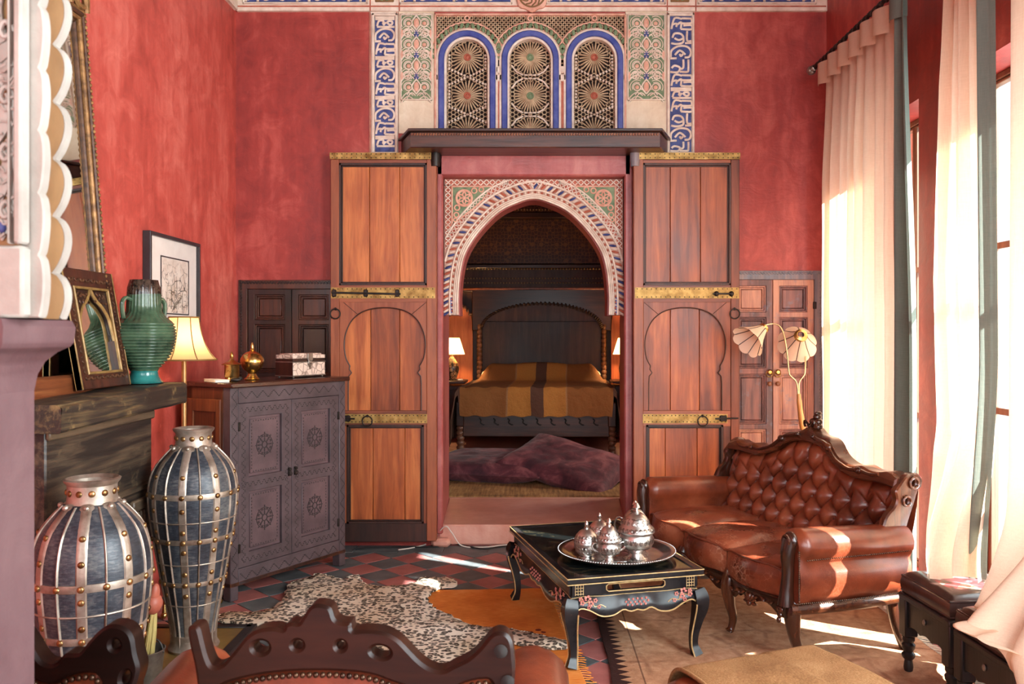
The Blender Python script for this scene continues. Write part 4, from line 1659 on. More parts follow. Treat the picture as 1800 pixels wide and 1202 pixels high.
def jar(label, loc, tab, H, rings, straps, neck, rot=0):
    j = thing('strapped_jar', label, 'jar', loc, rot, group=None)
    rp = lambda z: cinterp(tab, z)
    zs = [tab[0][0] + (tab[-1][0] - tab[0][0]) * k / 44 for k in range(45)]
    G().lathe([(0, 0)] + [(rp(z), z) for z in zs] + [(rp(zs[-1]) * .8, zs[-1]), (rp(zs[-1]) * .78, zs[-1] - .12)], 56, cap=False).build('body', M['jar_hide'], j, angle=60)
    zn, rn, hn = neck
    nk = G().lathe([(rn * 1.18, zn - .012), (rn * 1.03, zn + .012), (rn, zn + .03), (rn, zn + hn - .02), (rn * 1.12, zn + hn - .008), (rn * 1.16, zn + hn), (rn * 1.06, zn + hn + .004), (rn * .92, zn + hn - .008), (rn * .88, zn)], 40, cap=False)
    no = nk.build('neck_collar', M['jar_metal'], j)
    for k in range(12):
        a = 2 * PI * (k + .3) / 12
        inst('stud', ME_STUD, no, (rn * cos(a), rn * sin(a), zn + hn * .52), (0, 0, a))
    # upright straps: broad ones with studs, narrow ridges between
    for k in range(straps):
        a0 = 2 * PI * k / straps
        broad = k % 2 == 0
        w_ = .021 if broad else .005
        g = G()
        def fn(u, v_, a0=a0, w_=w_, broad=broad):
            z = lerp(tab[0][0] + .004, zn + .006, v_)
            r_ = rp(z) + (.0035 if broad else .002 + .005 * sin(PI * u))
            da = (u - .5) * 2 * w_ / max(.06, r_)
            e = .0 if .01 < u < .99 else -.006
            return ((r_ + e) * cos(a0 + da), (r_ + e) * sin(a0 + da), z)
        g.grid(fn, 5, 36)
        s_ = g.build('upright_strap' if broad else 'upright_ridge', M['jar_metal'], j)
        if broad:
            for z in rings['studs']:
                inst('stud', ME_STUD, s_, ((rp(z) + .003) * cos(a0), (rp(z) + .003) * sin(a0), z), (0, 0, a0))
            g = G()   # scalloped tongue at the shoulder
            z = zn + .002
            rr_ = rp(zn - .02) + .006
            g.ball((0, 0, 0), (.008, .030, .024), 10, 8, R(a0, 'Z') @ T(rn * 1.16, 0, zn - .004) @ R(-.7, 'Y'))
            g.ball((rn * 1.24 * cos(a0), rn * 1.24 * sin(a0), zn + .002), .011, 8, 6)
            g.build('tongue', M['jar_metal'], s_)
    for z, w_ in rings['bands']:
        g = G()
        g.lathe([(rp(z - w_) - .003, z - w_), (rp(z - w_) + .003, z - w_ + .002), (rp(z) + .0048, z), (rp(z + w_) + .003, z + w_ - .002), (rp(z + w_) - .003, z + w_)], 56, cap=False)
        b_ = g.build('hoop', M['jar_metal'], j)
        if w_ > .01:
            for k in range(straps):
                a = 2 * PI * k / straps
                inst('stud', ME_STUD, b_, ((rp(z) + .006) * cos(a), (rp(z) + .006) * sin(a), z), (0, 0, a))
    rb = tab[0][1]
    G().lathe([(rb * 1.12, 0), (rb * 1.18, .012), (rb * 1.06, .03), (rb * 1.02, .05), (rb * 1.04, .075), (rb * .98, .08)], 40, cap=False).build('foot_ring', M['jar_metal'], j)
    return j


jar('tall slender strapped jar with a narrow foot, beside the carved cabinet', (-1.545, 3.90, .027),
    [(0, .095), (.07, .094), (.15, .104), (.30, .132), (.45, .158), (.60, .182), (.70, .190), (.78, .182), (.84, .158), (.885, .122), (.92, .088)], .99,
    {'bands': ((.715, .014), (.60, .005), (.515, .013), (.41, .005), (.32, .012), (.22, .005)), 'studs': (.80, .655, .56, .47, .37, .27)}, 16, (.915, .078, .085), .12)
jar('broad rounded strapped jar standing in front of the fireplace', (-1.545, 3.0, .027),
    [(0, .10), (.08, .108), (.2, .136), (.35, .165), (.5, .186), (.60, .193), (.68, .186), (.75, .164), (.80, .128), (.84, .090)], .93,
    {'bands': ((.585, .015), (.49, .005), (.405, .014), (.31, .005), (.20, .013)), 'studs': (.745, .665, .54, .45, .36, .26)}, 16, (.832, .080, .09), .30)

# ------------------------------------------------------------------ hearth brush in a small bucket
bk = thing('ash_bucket', 'small dull metal bucket beside the broad jar', 'bucket', (-1.555, 3.42, .027))
G().lathe([(.0, 0), (.055, 0), (.060, .01), (.078, .16), (.082, .165), (.078, .168), (.072, .16), (.055, .015)], 28, cap=False).build('pail', M['pewter'], bk)
G().tube(cr([(-.079, 0, .155), (-.06, 0, .20), (0, 0, .22), (.06, 0, .20), (.079, 0, .155)], 5), .004, 6).build('bail', M['iron'], bk)
br = thing('hearth_brush', 'hand brush with straw bristles and a reddish handle, in the bucket', 'brush', (-1.555, 3.42, .105))
br.scale = (1.35, 1.35, 1.2)
Mb = R(.16, 'Y') @ R(.1, 'X')
g = G()
for k in range(46):
    a, r_ = random.uniform(0, 2 * PI), random.uniform(.2, 1)
    g.tube([(.024 * r_ * cos(a), .035 * r_ * sin(a), .02), (.020 * r_ * cos(a), .028 * r_ * sin(a), .14), (.012 * r_ * cos(a), .014 * r_ * sin(a), .225)], .0035, 4, M=Mb)
g.build('bristles', M['bristle'], br, kind='stuff')
G().ball((0, 0, .238), (.026, .030, .036), 14, 10, Mb).ball((0, 0, .27), (.015, .018, .04), 12, 8, Mb).build('handle', M['rust_wood'], br)
# ------------------------------------------------------------------ carved cabinet standing across the corner
CA = math.atan2(.77, .456)
cb = thing('carved_cabinet', 'dark carved two-door cabinet standing across the left corner', 'cabinet', (-1.636, 4.63, 0), CA)
CW, CD, CH = .895, .37, 1.165
g = G()
for x in (.0275, CW - .0275):
    g.box((x, .03, .585), (.055, .06, CH), .004)
g.box((CW / 2, .02, 1.122), (CW - .11, .04, .088), .003).box((CW / 2, .02, .125), (CW - .11, .04, .09), .003)
g.build('front_frame', M['cab'], cb)
g = G()
g.box((.012, CD / 2 + .03, .62), (.024, CD - .06, 1.09), .003).box((CW - .012, CD / 2 + .03, .62), (.024, CD - .06, 1.09), .003)
g.box((CW / 2, CD - .01, .62), (CW, .02, 1.09)).box((CW / 2, CD / 2, .09), (CW, CD, .02))
for x in (.0275, CW - .0275):
    g.box((x, CD - .03, .585), (.055, .06, CH), .004)
g.build('carcase', M['cab_side'], cb)
g = G()      # framed panel on the visible left side
g.prism(rect(.075, CD - .02, .16, 1.1), -.008, .004, .003, plane='yz', holes=[rect(.115, CD - .07, .24, 1.03)])
g.build('side_panel', M['cab_side'], cb)
G().box((CW / 2, CD / 2 - .008, CH + .014), (CW + .03, CD + .04, .028), .006).build('top', M['cab_top'], cb)


def notches(g, x0, x1, z, y, vertical=False, s=.009, flip=False):
    n = max(1, int((x1 - x0) / (s * 1.9)))
    for k in range(n):
        t = lerp(x0, x1, (k + .5) / n)
        f = 1 if (k % 2 == 0) != flip else -1
        if vertical:
            p = [(z - s * .5 * f, t - s * .75), (z - s * .5 * f, t + s * .75), (z + s * .6 * f, t)]
        else:
            p = [(t - s * .75, z - s * .5 * f), (t + s * .75, z - s * .5 * f), (t, z + s * .6 * f)]
        g.add([(a, y, b_) for a, b_ in p], [(0, 1, 2)])


cv = G()
for x in (.0275, CW - .0275):
    for k in range(26):
        z = .12 + k * .04
        for j in range(5):
            f = 1 if k % 2 else -1
            xx, zz = x + f * (-.016 + j * .008), z + j * .008
            cv.box((xx, -.0008, zz), (.005, .002, .007))
for zc in (1.122, .125):
    for k in range(19):
        for j in range(5):
            f = 1 if k % 2 else -1
            cv.box((.07 + k * .04 + j * .008, -.0008, zc + f * (-.016 + j * .008)), (.006, .002, .006))
cv.build('zigzag_carving', M['cab_carve'], cb, kind='stuff')
for sx in (0, 1):
    x0 = .057 + sx * .392
    x1 = x0 + .389
    z0, z1 = .172, 1.076
    pan = [rect(x0 + .075, x1 - .075, .25, .585), rect(x0 + .075, x1 - .075, .665, 1.0)]
    do = G().prism(rect(x0, x1, z0, z1), .004, .034, .002, holes=pan).build('door', M['cab'], cb)
    for i, p in enumerate(pan):
        px0, px1, pz0, pz1 = p[0][0], p[1][0], p[0][1], p[2][1]
        cx_, cz_ = (px0 + px1) / 2, (pz0 + pz1) / 2
        pn = G()
        pn.box((cx_, .028, cz_), (px1 - px0, .012, pz1 - pz0)).box((cx_, .020, cz_), (px1 - px0 - .03, .010, pz1 - pz0 - .03), .004)
        pn.build('door_panel', M['cab_panel'], do)
        g = G()
        y = .0145
        for z in (pz0 + .026, pz1 - .026):
            notches(g, px0 + .03, px1 - .03, z, y)
        for x in (px0 + .026, px1 - .026):
            notches(g, pz0 + .035, pz1 - .035, x, y, True)
        # star rosette: eight-pointed ring of lozenges round a daisy
        for k in range(8):
            a = k * PI / 4
            for r_, ln, wd in ((.030, .020, .007), (.048, .013, .010), (.066, .012, .006)):
                g.box((0, 0, 0), (ln, .0025, wd), 0, T(cx_ + r_ * cos(a) * .9, y, cz_ + r_ * sin(a)) @ R(-a, 'Y'))
            a += PI / 8
            g.box((0, 0, 0), (.018, .0025, .005), 0, T(cx_ + .052 * cos(a) * .9, y, cz_ + .052 * sin(a)) @ R(-a + .8, 'Y'))
            g.box((0, 0, 0), (.018, .0025, .005), 0, T(cx_ + .052 * cos(a) * .9, y, cz_ + .052 * sin(a)) @ R(-a - .8, 'Y'))
        g.torus((cx_, y, cz_), .058, .0022, 32, 5)
        g.torus((cx_, y, cz_), .018, .003, 20, 5)
        g.build('star_carving', M['cab_carve'], do, kind='stuff')
    g = G()
    for z in (.21, .625, 1.04):
        for k in range(17):
            for j in range(3):
                f = 1 if k % 2 else -1
                g.box((x0 + .025 + k * .02 + j * .006, .0035, z + f * (-.01 + j * .01)), (.005, .002, .006))
    for x in (x0 + .036, x1 - .036):
        for k in range(38):
            for j in range(3):
                f = 1 if k % 2 else -1
                g.box((x + f * (-.01 + j * .01), .0035, .20 + k * .022 + j * .007), (.006, .002, .005))
    g.build('zigzag_carving', M['cab_carve'], do, kind='stuff')
    xe = x1 - .022 if sx == 0 else x0 + .022
    g = G().box((xe, .0, .655), (.018, .010, .05), .003)
    g.ball((xe, -.008, .67), (.012, .009, .009), 8, 6).torus((xe, -.01, .645), .012, .0025, 12, 5)
    g.build('lock_plate', M['iron'], do)
    for z in (.28, .95):
        xh = x0 + .004 if sx == 0 else x1 - .004
        G().box((xh, .002, z), (.016, .008, .05), .002).build('hinge', M['iron'], do)
g = G()
for x in (.0275, CW - .0275):
    g.box((x, .03, .02), (.05, .05, .04), .01)
g.build('feet', M['cab_side'], cb)


def on_cab(x, y):
    c, s_ = cos(CA), sin(CA)
    return (-1.636 + x * c - y * s_, 4.63 + x * s_ + y * c, CH + .0285)


# ---- things on the cabinet
def engraved(name, c_dark, c_light, sc=70, rough=.26):
    m = MT(name)
    v = m.co((1, 1, 1.3), rnd=True)
    a = m.voro(v, sc, 'DISTANCE_TO_EDGE', 1.0)
    b = m.noise(v, sc * .8, 4, .6)
    vx, vy, vz_ = m.sep(m.co((1, 1, 1)))
    band = m.mth('SINE', m.mth('MULTIPLY', vz_, 140))
    band = m.ramp(band, [(.3, 0.0), (.55, 1.0)])
    e = m.mth('MULTIPLY', m.ramp(m.mth('ADD', a, m.mth('MULTIPLY', b, .12)), [(.06, 1.0), (.16, 0.0)]), band)
    col = m.mix(m.mth('MULTIPLY', e, .95), c_light, c_dark)
    return m.end(col, rough, 1.0, m.bump(e, -.5, .003))


M['brass_engraved'] = engraved('engraved_brass', S(96, 66, 28), S(222, 184, 112), 60)
M['silver'] = plain('silver', S(176, 172, 168), S(222, 220, 216), 20, .22, 1.0, bump=.12, bdist=.002)
M['silver_engraved'] = engraved('engraved_silver', S(52, 48, 46), S(212, 210, 206), 46, .32)

t = thing('brass_canister', 'small cylindrical brass canister with a flat rimmed lid, leftmost on the cabinet', 'canister', on_cab(.135, .15))
G().lathe([(0, 0), (.042, 0), (.044, .006), (.038, .014), (.036, .02), (.040, .026), (.040, .088), (.043, .092)], 36).build('body', M['brass_engraved'], t)
ld = G().lathe([(.054, .092), (.056, .097), (.046, .101), (.030, .108), (.018, .116), (.010, .124), (.007, .13), (.0, .131)], 36).build('lid', M['brass'], t)
G().lathe([(.006, .128), (.010, .136), (.011, .144), (.007, .156), (.003, .166), (0, .167)], 14).build('finial', M['brass'], ld)
t = thing('brass_globe_bowl', 'round brass lidded bowl on a flared foot, middle of the cabinet top', 'bowl', on_cab(.29, .16))
G().lathe([(0, 0), (.043, 0), (.045, .005), (.030, .02), (.023, .036), (.026, .045), (.045, .058), (.060, .08), (.066, .102), (.066, .105)], 40).build('bowl', M['brass_engraved'], t)
ld = G().lathe([(.068, .105), (.068, .109), (.064, .126), (.052, .146), (.034, .160), (.014, .167), (.010, .172), (0, .172)], 40).build('lid', M['brass_engraved'], t)
G().lathe([(.008, .169), (.014, .176), (.009, .182), (.010, .19), (.009, .2), (.004, .216), (0, .218)], 14).build('finial', M['brass'], ld)

m = MT('bone_inlay')
v = m.co((1, 1, 1), rnd=True)
a = m.voro(v, 26, 'DISTANCE_TO_EDGE', .8)
b = m.voro(v, 46, 'F1', .8)
e = m.mth('MAXIMUM', m.ramp(a, [(.03, 1.0), (.08, 0.0)]), m.ramp(b, [(.30, 0.0), (.34, .7), (.40, 0.0)]))
M['bone'] = m.end(m.mix(m.mth('MULTIPLY', e, .75), S(226, 200, 182), S(120, 92, 80)), .45)
bx_ = thing('bone_chest', 'bone-inlaid chest with a metal hasp, right end of the cabinet top', 'chest', on_cab(.665, .155), CA)
g = G()
g.box((0, 0, .054), (.27, .15, .085), .004)
g.build('box', M['bone'], bx_)
g = G()
for z in (.014, .097):
    g.box((0, 0, z), (.276, .156, .007), .002)
g.build('edge_band', M['pewter'], bx_)
G().box((-.1352, 0, .055), (.004, .146, .084), .001).build('dark_side', M['dark_wood'], bx_)
li = G().prism([(-.135, .118), (.135, .118), (.135, .140), (-.135, .140)], -.075, .075, .003).box((0, 0, .143), (.24, .12, .012), .004).build('lid', M['bone'], bx_)
G().box((0, 0, .108), (.268, .148, .02), .002).build('dark_gap', M['dark_wood'], bx_)
g = G()
g.prism([(-.02, .148), (.02, .148), (.022, .115), (.014, .10), (.02, .085), (.008, .072), (0, .05), (-.008, .072), (-.02, .085), (-.014, .10), (-.022, .115)], -.084, -.075, .002)
g.ball((0, -.085, .095), (.008, .006, .012), 8, 6)
g.build('hasp', M['pewter'], bx_)
g = G()
for x in (-.12, .12):
    for y in (-.06, .06):
        g.ball((x, y, .007), (.008, .008, .007), 8, 6)
g.build('bun_feet', M['pewter'], bx_)
bo = thing('small_booklet', 'pale booklet lying open beside the brass canister', 'booklet', on_cab(.04, .16), CA - .3)
g = G()
g.box((0, 0, .006), (.08, .16, .012), .002)
g.build('pages', M['paper'], bo)
G().box((0, 0, .0135), (.082, .162, .003), .001, T(0, 0, .0) @ R(.03, 'Y')).build('cover', M['mat_board'], bo)
so = thing('dark_figurine', 'small dark rounded ornament in front of the brass canister', 'ornament', on_cab(.085, .055), .4)
G().ball((0, 0, .012), (.03, .016, .012), 12, 8).ball((.022, 0, .02), (.012, .012, .012), 10, 8).build('body', M['iron'], so)
# ------------------------------------------------------------------ bed in the room beyond
BR = -.041
bed = thing('bed', 'high dark wooden bed with turned posts and an arched headboard', 'bed', (.044, 9.35, BZ), BR)
hb = G()
half = .80
hb.box((0, 2.12, .80), (half * 2, .06, 1.4), .006)
hb.build('headboard', M['bed_panel'], bed)
# arch board with bead edge over the headboard
arc_ = [(half * cos(PI * k / 30), 1.41 + .33 * sin(PI * k / 30)) for k in range(31)]
G().prism([(half, 1.38), (.93, 1.38), (.93, 1.94), (-.93, 1.94), (-.93, 1.38), (-half, 1.38)] + list(reversed(arc_)), 2.05, 2.11, .008).build('arch_board', M['dark_wood_x'], bed)
G().prism(rect(-half, half, 1.3, 1.9), 2.112, 2.14).build('arch_back', M['bed_panel'], bed)
g = G()
for k in range(45):
    a = PI * (k + .5) / 45
    g.ball((0, 0, 0), (.030, .022, .016), 8, 6, T(half * cos(a), 2.045, 1.41 + .33 * sin(a)) @ R(-a - .6, 'Y'))
g.build('rope_arch', M['bed_panel'], bed, kind='stuff')
g = G().box((0, 2.04, 1.935), (2.1, .08, .03), .006)
g.build('cornice', M['brown_wood'], bed)
M['spool'] = plain('spool_wood', S(88, 58, 44), S(124, 86, 64), 10, .35)


def spool(z0, z1, n, r):
    pf = [(0, z0)]
    for k in range(n * 6 + 1):
        z = lerp(z0, z1, k / (n * 6))
        pf.append((r * (.72 + .28 * abs(sin(PI * k / 6))), z))
    return pf + [(0, z1)]


for sx in (-1, 1):
    G().lathe(spool(.0, 1.46, 24, .038), 14, T(sx * .83, 2.07, 0)).build('head_post', M['spool'], bed)
    G().lathe(spool(.0, .32, 6, .045) + [], 14, T(sx * .83, .0, 0)).build('foot_post', M['spool'], bed)
    G().box((sx * .83, .0, .45), (.09, .09, .27), .01).build('post_block', M['dark_wood'], bed)
    G().box((sx * .82, 1.05, .33), (.05, 2.05, .2), .01).build('side_rail', M['dark_wood'], bed)
    # small scalloped side panels beside the headboard
    pan = [(sx * .93, .5), (sx * 1.32, .5), (sx * 1.32, 1.45)] + [(sx * (1.32 - .39 * t), 1.45 + .26 * sin(PI * min(1, t * 1.1) / 1.1 * .9) + .015 * abs(sin(t * 16))) for t in [k / 16 for k in range(1, 16)]] + [(sx * .93, 1.42)]
    G().prism(pan, 2.13, 2.17, .004).build('side_panel', M['orange_wood'], bed)
    g = G()
    for k in range(12):
        t = k / 11
        g.ball((sx * (1.32 - .39 * t), 2.125, 1.46 + .26 * sin(PI * min(1, t * 1.1) / 1.1 * .9)), (.024, .014, .024), 8, 6)
    g.build('scallop_edge', M['bed_panel'], bed, kind='stuff')
fb = G().box((0, -.01, .37), (1.6, .05, .33), .008).build('footboard', M['dark_wood_x'], bed)
for k in range(9):
    g = G()
    x = -.62 + k * .155
    g.tube(cr([(x, -.037, .405), (x + .02, -.038, .385), (x + .012, -.038, .36), (x + .045, -.038, .335), (x + .06, -.037, .34)], 4), .008, 5)
    g.build('scroll_carving', M['soot'], fb)
G().box((0, 1.05, .55), (1.6, 2.0, .32), .06).build('mattress', M['cream'], bed)
for sx in (-1, 1):
    G().ball((sx * .40, 1.80, .80), (.38, .20, .115), 20, 12).build('pillow', M['paper'], bed)
# striped bedspread over mattress and pillows
m = MT('striped_bedspread')
vx, vy, vz_ = m.sep(m.co((1, 1, 1)))
wob = m.mth('ADD', vx, m.mth('MULTIPLY', m.mth('SUBTRACT', m.noise(m.co((1, 1, 1)), 3, 2), .5), .03))
OC, YE, BRN = S(146, 92, 42), S(192, 130, 58), S(92, 62, 48)
u = m.mth('ADD', m.mth('MULTIPLY', wob, .5), .5)
c_ = lambda x: x * .5 + .5
col = m.ramp(u, [(0, BRN), (c_(-.83), OC), (c_(-.31), YE), (c_(-.055), BRN), (c_(.085), YE), (c_(.335), OC), (c_(.83), BRN)], 'CONSTANT')
weave = m.noise(m.co((30, 30, 30)), 4, 3, .6)
edge = m.ramp(m.mth('ABSOLUTE', m.mth('SUBTRACT', m.mth('ABSOLUTE', m.mth('SUBTRACT', wob, .0125)), .3225)), [(.0, 1.0), (.008, 1.0), (.012, 0.0)])
col = m.mix(m.mth('MULTIPLY', edge, .5), col, S(176, 140, 100))
col = m.mix(m.ramp(weave, [(.3, .3), (.7, 0.0)]), col, S(90, 50, 20))
M['spread'] = m.end(col, .85, 0, m.bump(m.noise(m.co((9, 5, 9)), 1.4, 4, .6), .5, .03))
sp_ = thing('bedspread', 'mustard and brown striped bedspread draped over the bed', 'bedspread', (.044, 9.35, BZ), BR)


def spread(u, v_):
    s_ = lerp(-1.42, 1.42, u)
    t_ = lerp(-.33, 2.04, v_)
    hw, top = .835, .745
    ds, dt = max(0, abs(s_) - hw), max(0, -t_)
    x = clamp(s_, -hw, hw)
    y = max(t_, 0) - .055
    z = top
    # pillows under the cloth
    px_ = 1 - sstep(.62, .86, abs(s_))
    z += .205 * sstep(1.42, 1.72, t_) * px_ * (1 - .1 * sstep(1.9, 2.05, t_)) + .012 * cos(s_ * 7) * sstep(1.5, 1.7, t_) * px_
    r_ = .06
    drop = max(ds, 0)
    if ds > 0:
        x += math.copysign(min(ds, r_) * .75 + .035 * sstep(.05, .5, ds), s_)
        z = lerp(z, top, min(1, ds / .05)) - max(0, ds - r_ * .35)
        lim = .06 if t_ > .3 else .14
        z = max(z, lim)
        x += math.copysign(.022 * sin(t_ * 17) * sstep(.05, .4, ds), s_)
    if dt > 0:
        k_ = min(dt, r_)
        y -= k_ * .7
        if ds <= 0:
            z -= max(0, dt - r_ * .3) + .008 * sin(s_ * 31)
            y -= .014 * abs(sin(s_ * 9 + 1)) * sstep(0, .2, dt)
        else:
            y -= .03 * sstep(0, .3, ds)
            z -= .25 * dt
    z -= .014 * (1 - px_) * sstep(1.4, 1.7, t_)
    # general rounding at the edge and wrinkles
    ed = max(sstep(hw - .12, hw, abs(s_)), sstep(.12, .0, t_)) if ds <= 0 and dt <= 0 else 1
    if ds <= 0 and dt <= 0:
        z -= .022 * ed
    z += .006 * fbm(s_ * 3.5, t_ * 3.5, 2) + (.006 * sin(t_ * 26 + 3 * s_) * sstep(1.2, 1.35, t_) * (1 - sstep(1.4, 1.55, t_)))
    return (x, y, z)


o = G().grid(spread, 110, 90).build('cloth', M['spread'], sp_, angle=80)
# ---- night tables and lamps
M['mosaic'] = None
m = MT('painted_ceramic')
v = m.co((1, 1, .8))
a = m.voro(v, 34, 'DISTANCE_TO_EDGE', 1)
M['mosaic'] = m.end(m.mix(m.ramp(a, [(.05, 1.0), (.12, 0.0)]), m.ramp(m.noise(v, 14), [(.42, S(60, 40, 30)), (.55, S(196, 150, 100))]), S(30, 22, 20)), .3)
M['lamp_shade'] = glow_shade('lit_linen_shade', S(250, 224, 180), S(255, 206, 130), 3.2, .5)
for sx, lx, ty in ((-1, -1.035, 11.05), (1, 1.215, 11.05)):
    side = 'left' if sx < 0 else 'right'
    nt_ = thing('night_table', 'dark night table on the %s of the bed' % side, 'table', (lx + sx * .12, ty, BZ))
    G().box((0, 0, .715), (.62, .5, .035), .008).build('table_top', M['dark_wood_x'], nt_)
    G().box((0, .02, .34), (.56, .44, .66), .006).build('cabinet_body', M['dark_wood'], nt_)
    d_ = G().box((0, -.21, .40), (.44, .02, .44), .006).build('door', M['dark_wood'], nt_)
    G().ball((-.17 * sx, -.228, .42), .014, 10, 8).build('knob', M['iron'], d_)
    la = thing('bedside_lamp', 'lit bedside lamp with a cone shade and painted base, on the %s of the bed' % side, 'lamp', (lx, ty, BZ + .7335))
    G().lathe([(0, 0), (.062, 0), (.066, .012), (.056, .02), (.06, .03), (.086, .10), (.092, .15), (.080, .21), (.046, .27), (.024, .295), (.02, .31), (0, .31)], 28).build('base', M['mosaic'], la)
    G().lathe([(.012, .30), (.012, .36), (0, .36)], 12).build('stem', M['brass'], la)
    G().lathe([(.165, .335), (.098, .545)], 36, cap=False).build('shade', M['lamp_shade'], la)
    G().ball((0, 0, .42), .03, 10, 8).build('bulb', M['bulb'], la)
    lamp('bedside_lamp_light', 'POINT', (lx, ty, BZ + .7335 + .44), 55, (1.0, .58, .25), .04)
tag(G().box((0, 0, .012), (.07, .045, .024), .01, T(-.915, 10.9, BZ + .7335)).build('soap_dish', M['paper']), 'small white oval dish on the left night table', 'dish')

# ---- carpet and two floor cushions
m = MT('straw_mat')
v = m.co((1, 1, 1))
a = m.noise(m.co((40, 3, 1)), 1.2, 5, .6)
b = m.noise(m.co((2, 2, 1)), 2.0, 4, .6)
col = m.ramp(m.mth('ADD', m.mth('MULTIPLY', a, .6), m.mth('MULTIPLY', b, .4)), [(.36, S(104, 72, 40)), (.5, S(150, 110, 64)), (.64, S(186, 146, 92))])
M['straw'] = m.end(col, .8, 0, m.bump(a, .3, .004))
cpt = thing('straw_carpet', 'straw coloured carpet at the foot of the bed', 'carpet', (0, 7.9, BZ + .001))
G().grid(lambda u, v_: (lerp(-1.1, 1.1, u), lerp(-.985, 1.3, v_), .010 + .002 * fbm(u * 8, v_ * 8)), 40, 40).box((0, .157, .004), (2.2, 2.285, .008)).build('pile', M['straw'], cpt)
m = MT('plum_velvet')
v = m.co((1, 1, 1))
a = m.noise(v, 5, 6, .65, .6)
col = m.ramp(a, [(.36, S(62, 26, 36)), (.52, S(98, 46, 54)), (.66, S(140, 82, 84))])
M['velvet'] = m.end(col, .75, 0, m.bump(m.noise(v, 16, 4, .6), .4, .012), Sheen_Weight=.12, Sheen_Roughness=.4)


def cushion(name, label, c, ax, up, a, b_, h, seed):
    ax = Vector(ax).normalized()
    up = Vector(up)
    up = (up - ax * ax.dot(up)).normalized()
    ay = up.cross(ax)
    mat_ = Matrix((ax, ay, up)).transposed().to_4x4()
    cu = thing(name, label, 'cushion', c)
    def fn(side):
        def f(u, v_):
            x, y = lerp(-1, 1, u), lerp(-1, 1, v_)
            e = (max(0, 1 - x ** 4) * max(0, 1 - y ** 4)) ** .42
            # sides draw in between the corners
            px_ = x * (1 - .07 * (1 - y * y)) * a
            py_ = y * (1 - .07 * (1 - x * x)) * b_
            z = side * h * e + .018 * fbm(x * 1.7 + seed, y * 1.7, side) * e + .008 * fbm(x * 5, y * 5, seed) * e
            return (px_, py_, z)
        return f
    g = G()
    g.grid(fn(1), 36, 30, mat_).grid(fn(-1), 36, 30, mat_)
    g.build('cover', M['velvet'], cu, angle=70)
    g = G()
    ring = [fn(1)(k / 36, 0) for k in range(36)] + [fn(1)(1, k / 30) for k in range(30)] + [fn(1)(1 - k / 36, 1) for k in range(36)] + [fn(1)(0, 1 - k / 30) for k in range(30)]
    g.tube([mat_ @ Vector(p) for p in ring], .007, 6, closed=True)
    g.build('piping', M['velvet'], cu)
    return cu


cushion('floor_cushion', 'plum velvet floor cushion lying flat at the foot of the bed', (-.37, 7.90, .255), (.95, -.24, 0), (-.02, -.05, 1), .56, .46, .105, 1.3)
cushion('floor_cushion', 'plum velvet floor cushion leaning on top of the flat one', (.32, 7.60, .300), (.84, -.47, -.20), (.10, -.34, .92), .54, .38, .105, 4.1)
# ------------------------------------------------------------------ leather
def leather(name, dark, mid, light, cracks=.5, rough=.3):
    m = MT(name)
    v = m.co((1, 1, 1))
    a = m.noise(v, 3.2, 5, .6)
    col = m.ramp(a, [(.34, dark), (.52, mid), (.68, light)])
    ck = m.voro(m.co((1, 1.7, 1.2)), 36, 'DISTANCE_TO_EDGE', 1.0)
    warp = m.noise(v, 7, 5, .7)
    lines = m.mth('MULTIPLY', m.ramp(m.mth('ADD', ck, m.mth('MULTIPLY', m.mth('SUBTRACT', warp, .5), .35)), [(.0, 1.0), (.035, 0.0)]),
                  m.ramp(m.noise(v, 2.6, 3, .5), [(.42, 0.0), (.6, 1.0)]))
    col = m.mix(m.mth('MULTIPLY', lines, cracks), col, S(196, 146, 118))
    grain = m.voro(v, 220, 'F1')
    nr = m.bump(m.mth('ADD', m.mth('MULTIPLY', grain, .3), m.mth('MULTIPLY', m.noise(v, 26, 4, .6), .7)), .14, .004)
    ro = m.mth('ADD', m.mth('MULTIPLY', a, .25), rough - .10)
    return m.end(col, ro, 0, nr, Coat_Weight=.15, Coat_Roughness=.2)


M['leather'] = leather('brown_leather', S(80, 32, 17), S(122, 55, 31), S(152, 80, 50), .07, .33)
M['leather_seat'] = leather('worn_seat_leather', S(84, 36, 22), S(132, 64, 40), S(172, 102, 72), .8, .27)
M['polished'] = wood('polished_walnut', S(30, 14, 9), S(62, 30, 18), S(104, 56, 30), 'x', .9, .22, coat=.6, bump=.1)
M['polished_z'] = wood('polished_walnut_post', S(30, 14, 9), S(62, 30, 18), S(104, 56, 30), 'z', .9, .22, coat=.6, bump=.1)
M['nails'] = plain('dark_nails', S(46, 30, 22), S(92, 64, 44), 30, .3, .7, bump=0)

SA = math.atan2(-.947, .32)
sofa = thing('leather_sofa', 'buttoned brown leather sofa with a carved walnut frame, facing the coffee table', 'sofa', (.928, 4.387, .010), SA)
HL = .725


def yfront(x):
    return -.035 - .045 * cos(x / HL * PI / 2 * .95) - .018 * cos(x * 2 * PI / .43)


def ztop(x):
    return cinterp([(-.74, .752), (-.6, .765), (-.42, .762), (-.27, .80), (-.14, .868), (0, .886), (.14, .868), (.27, .80), (.42, .762), (.6, .765), (.74, .752)], x)


def lean(y, z):
    return .455 + (z - .40) * .31 + y


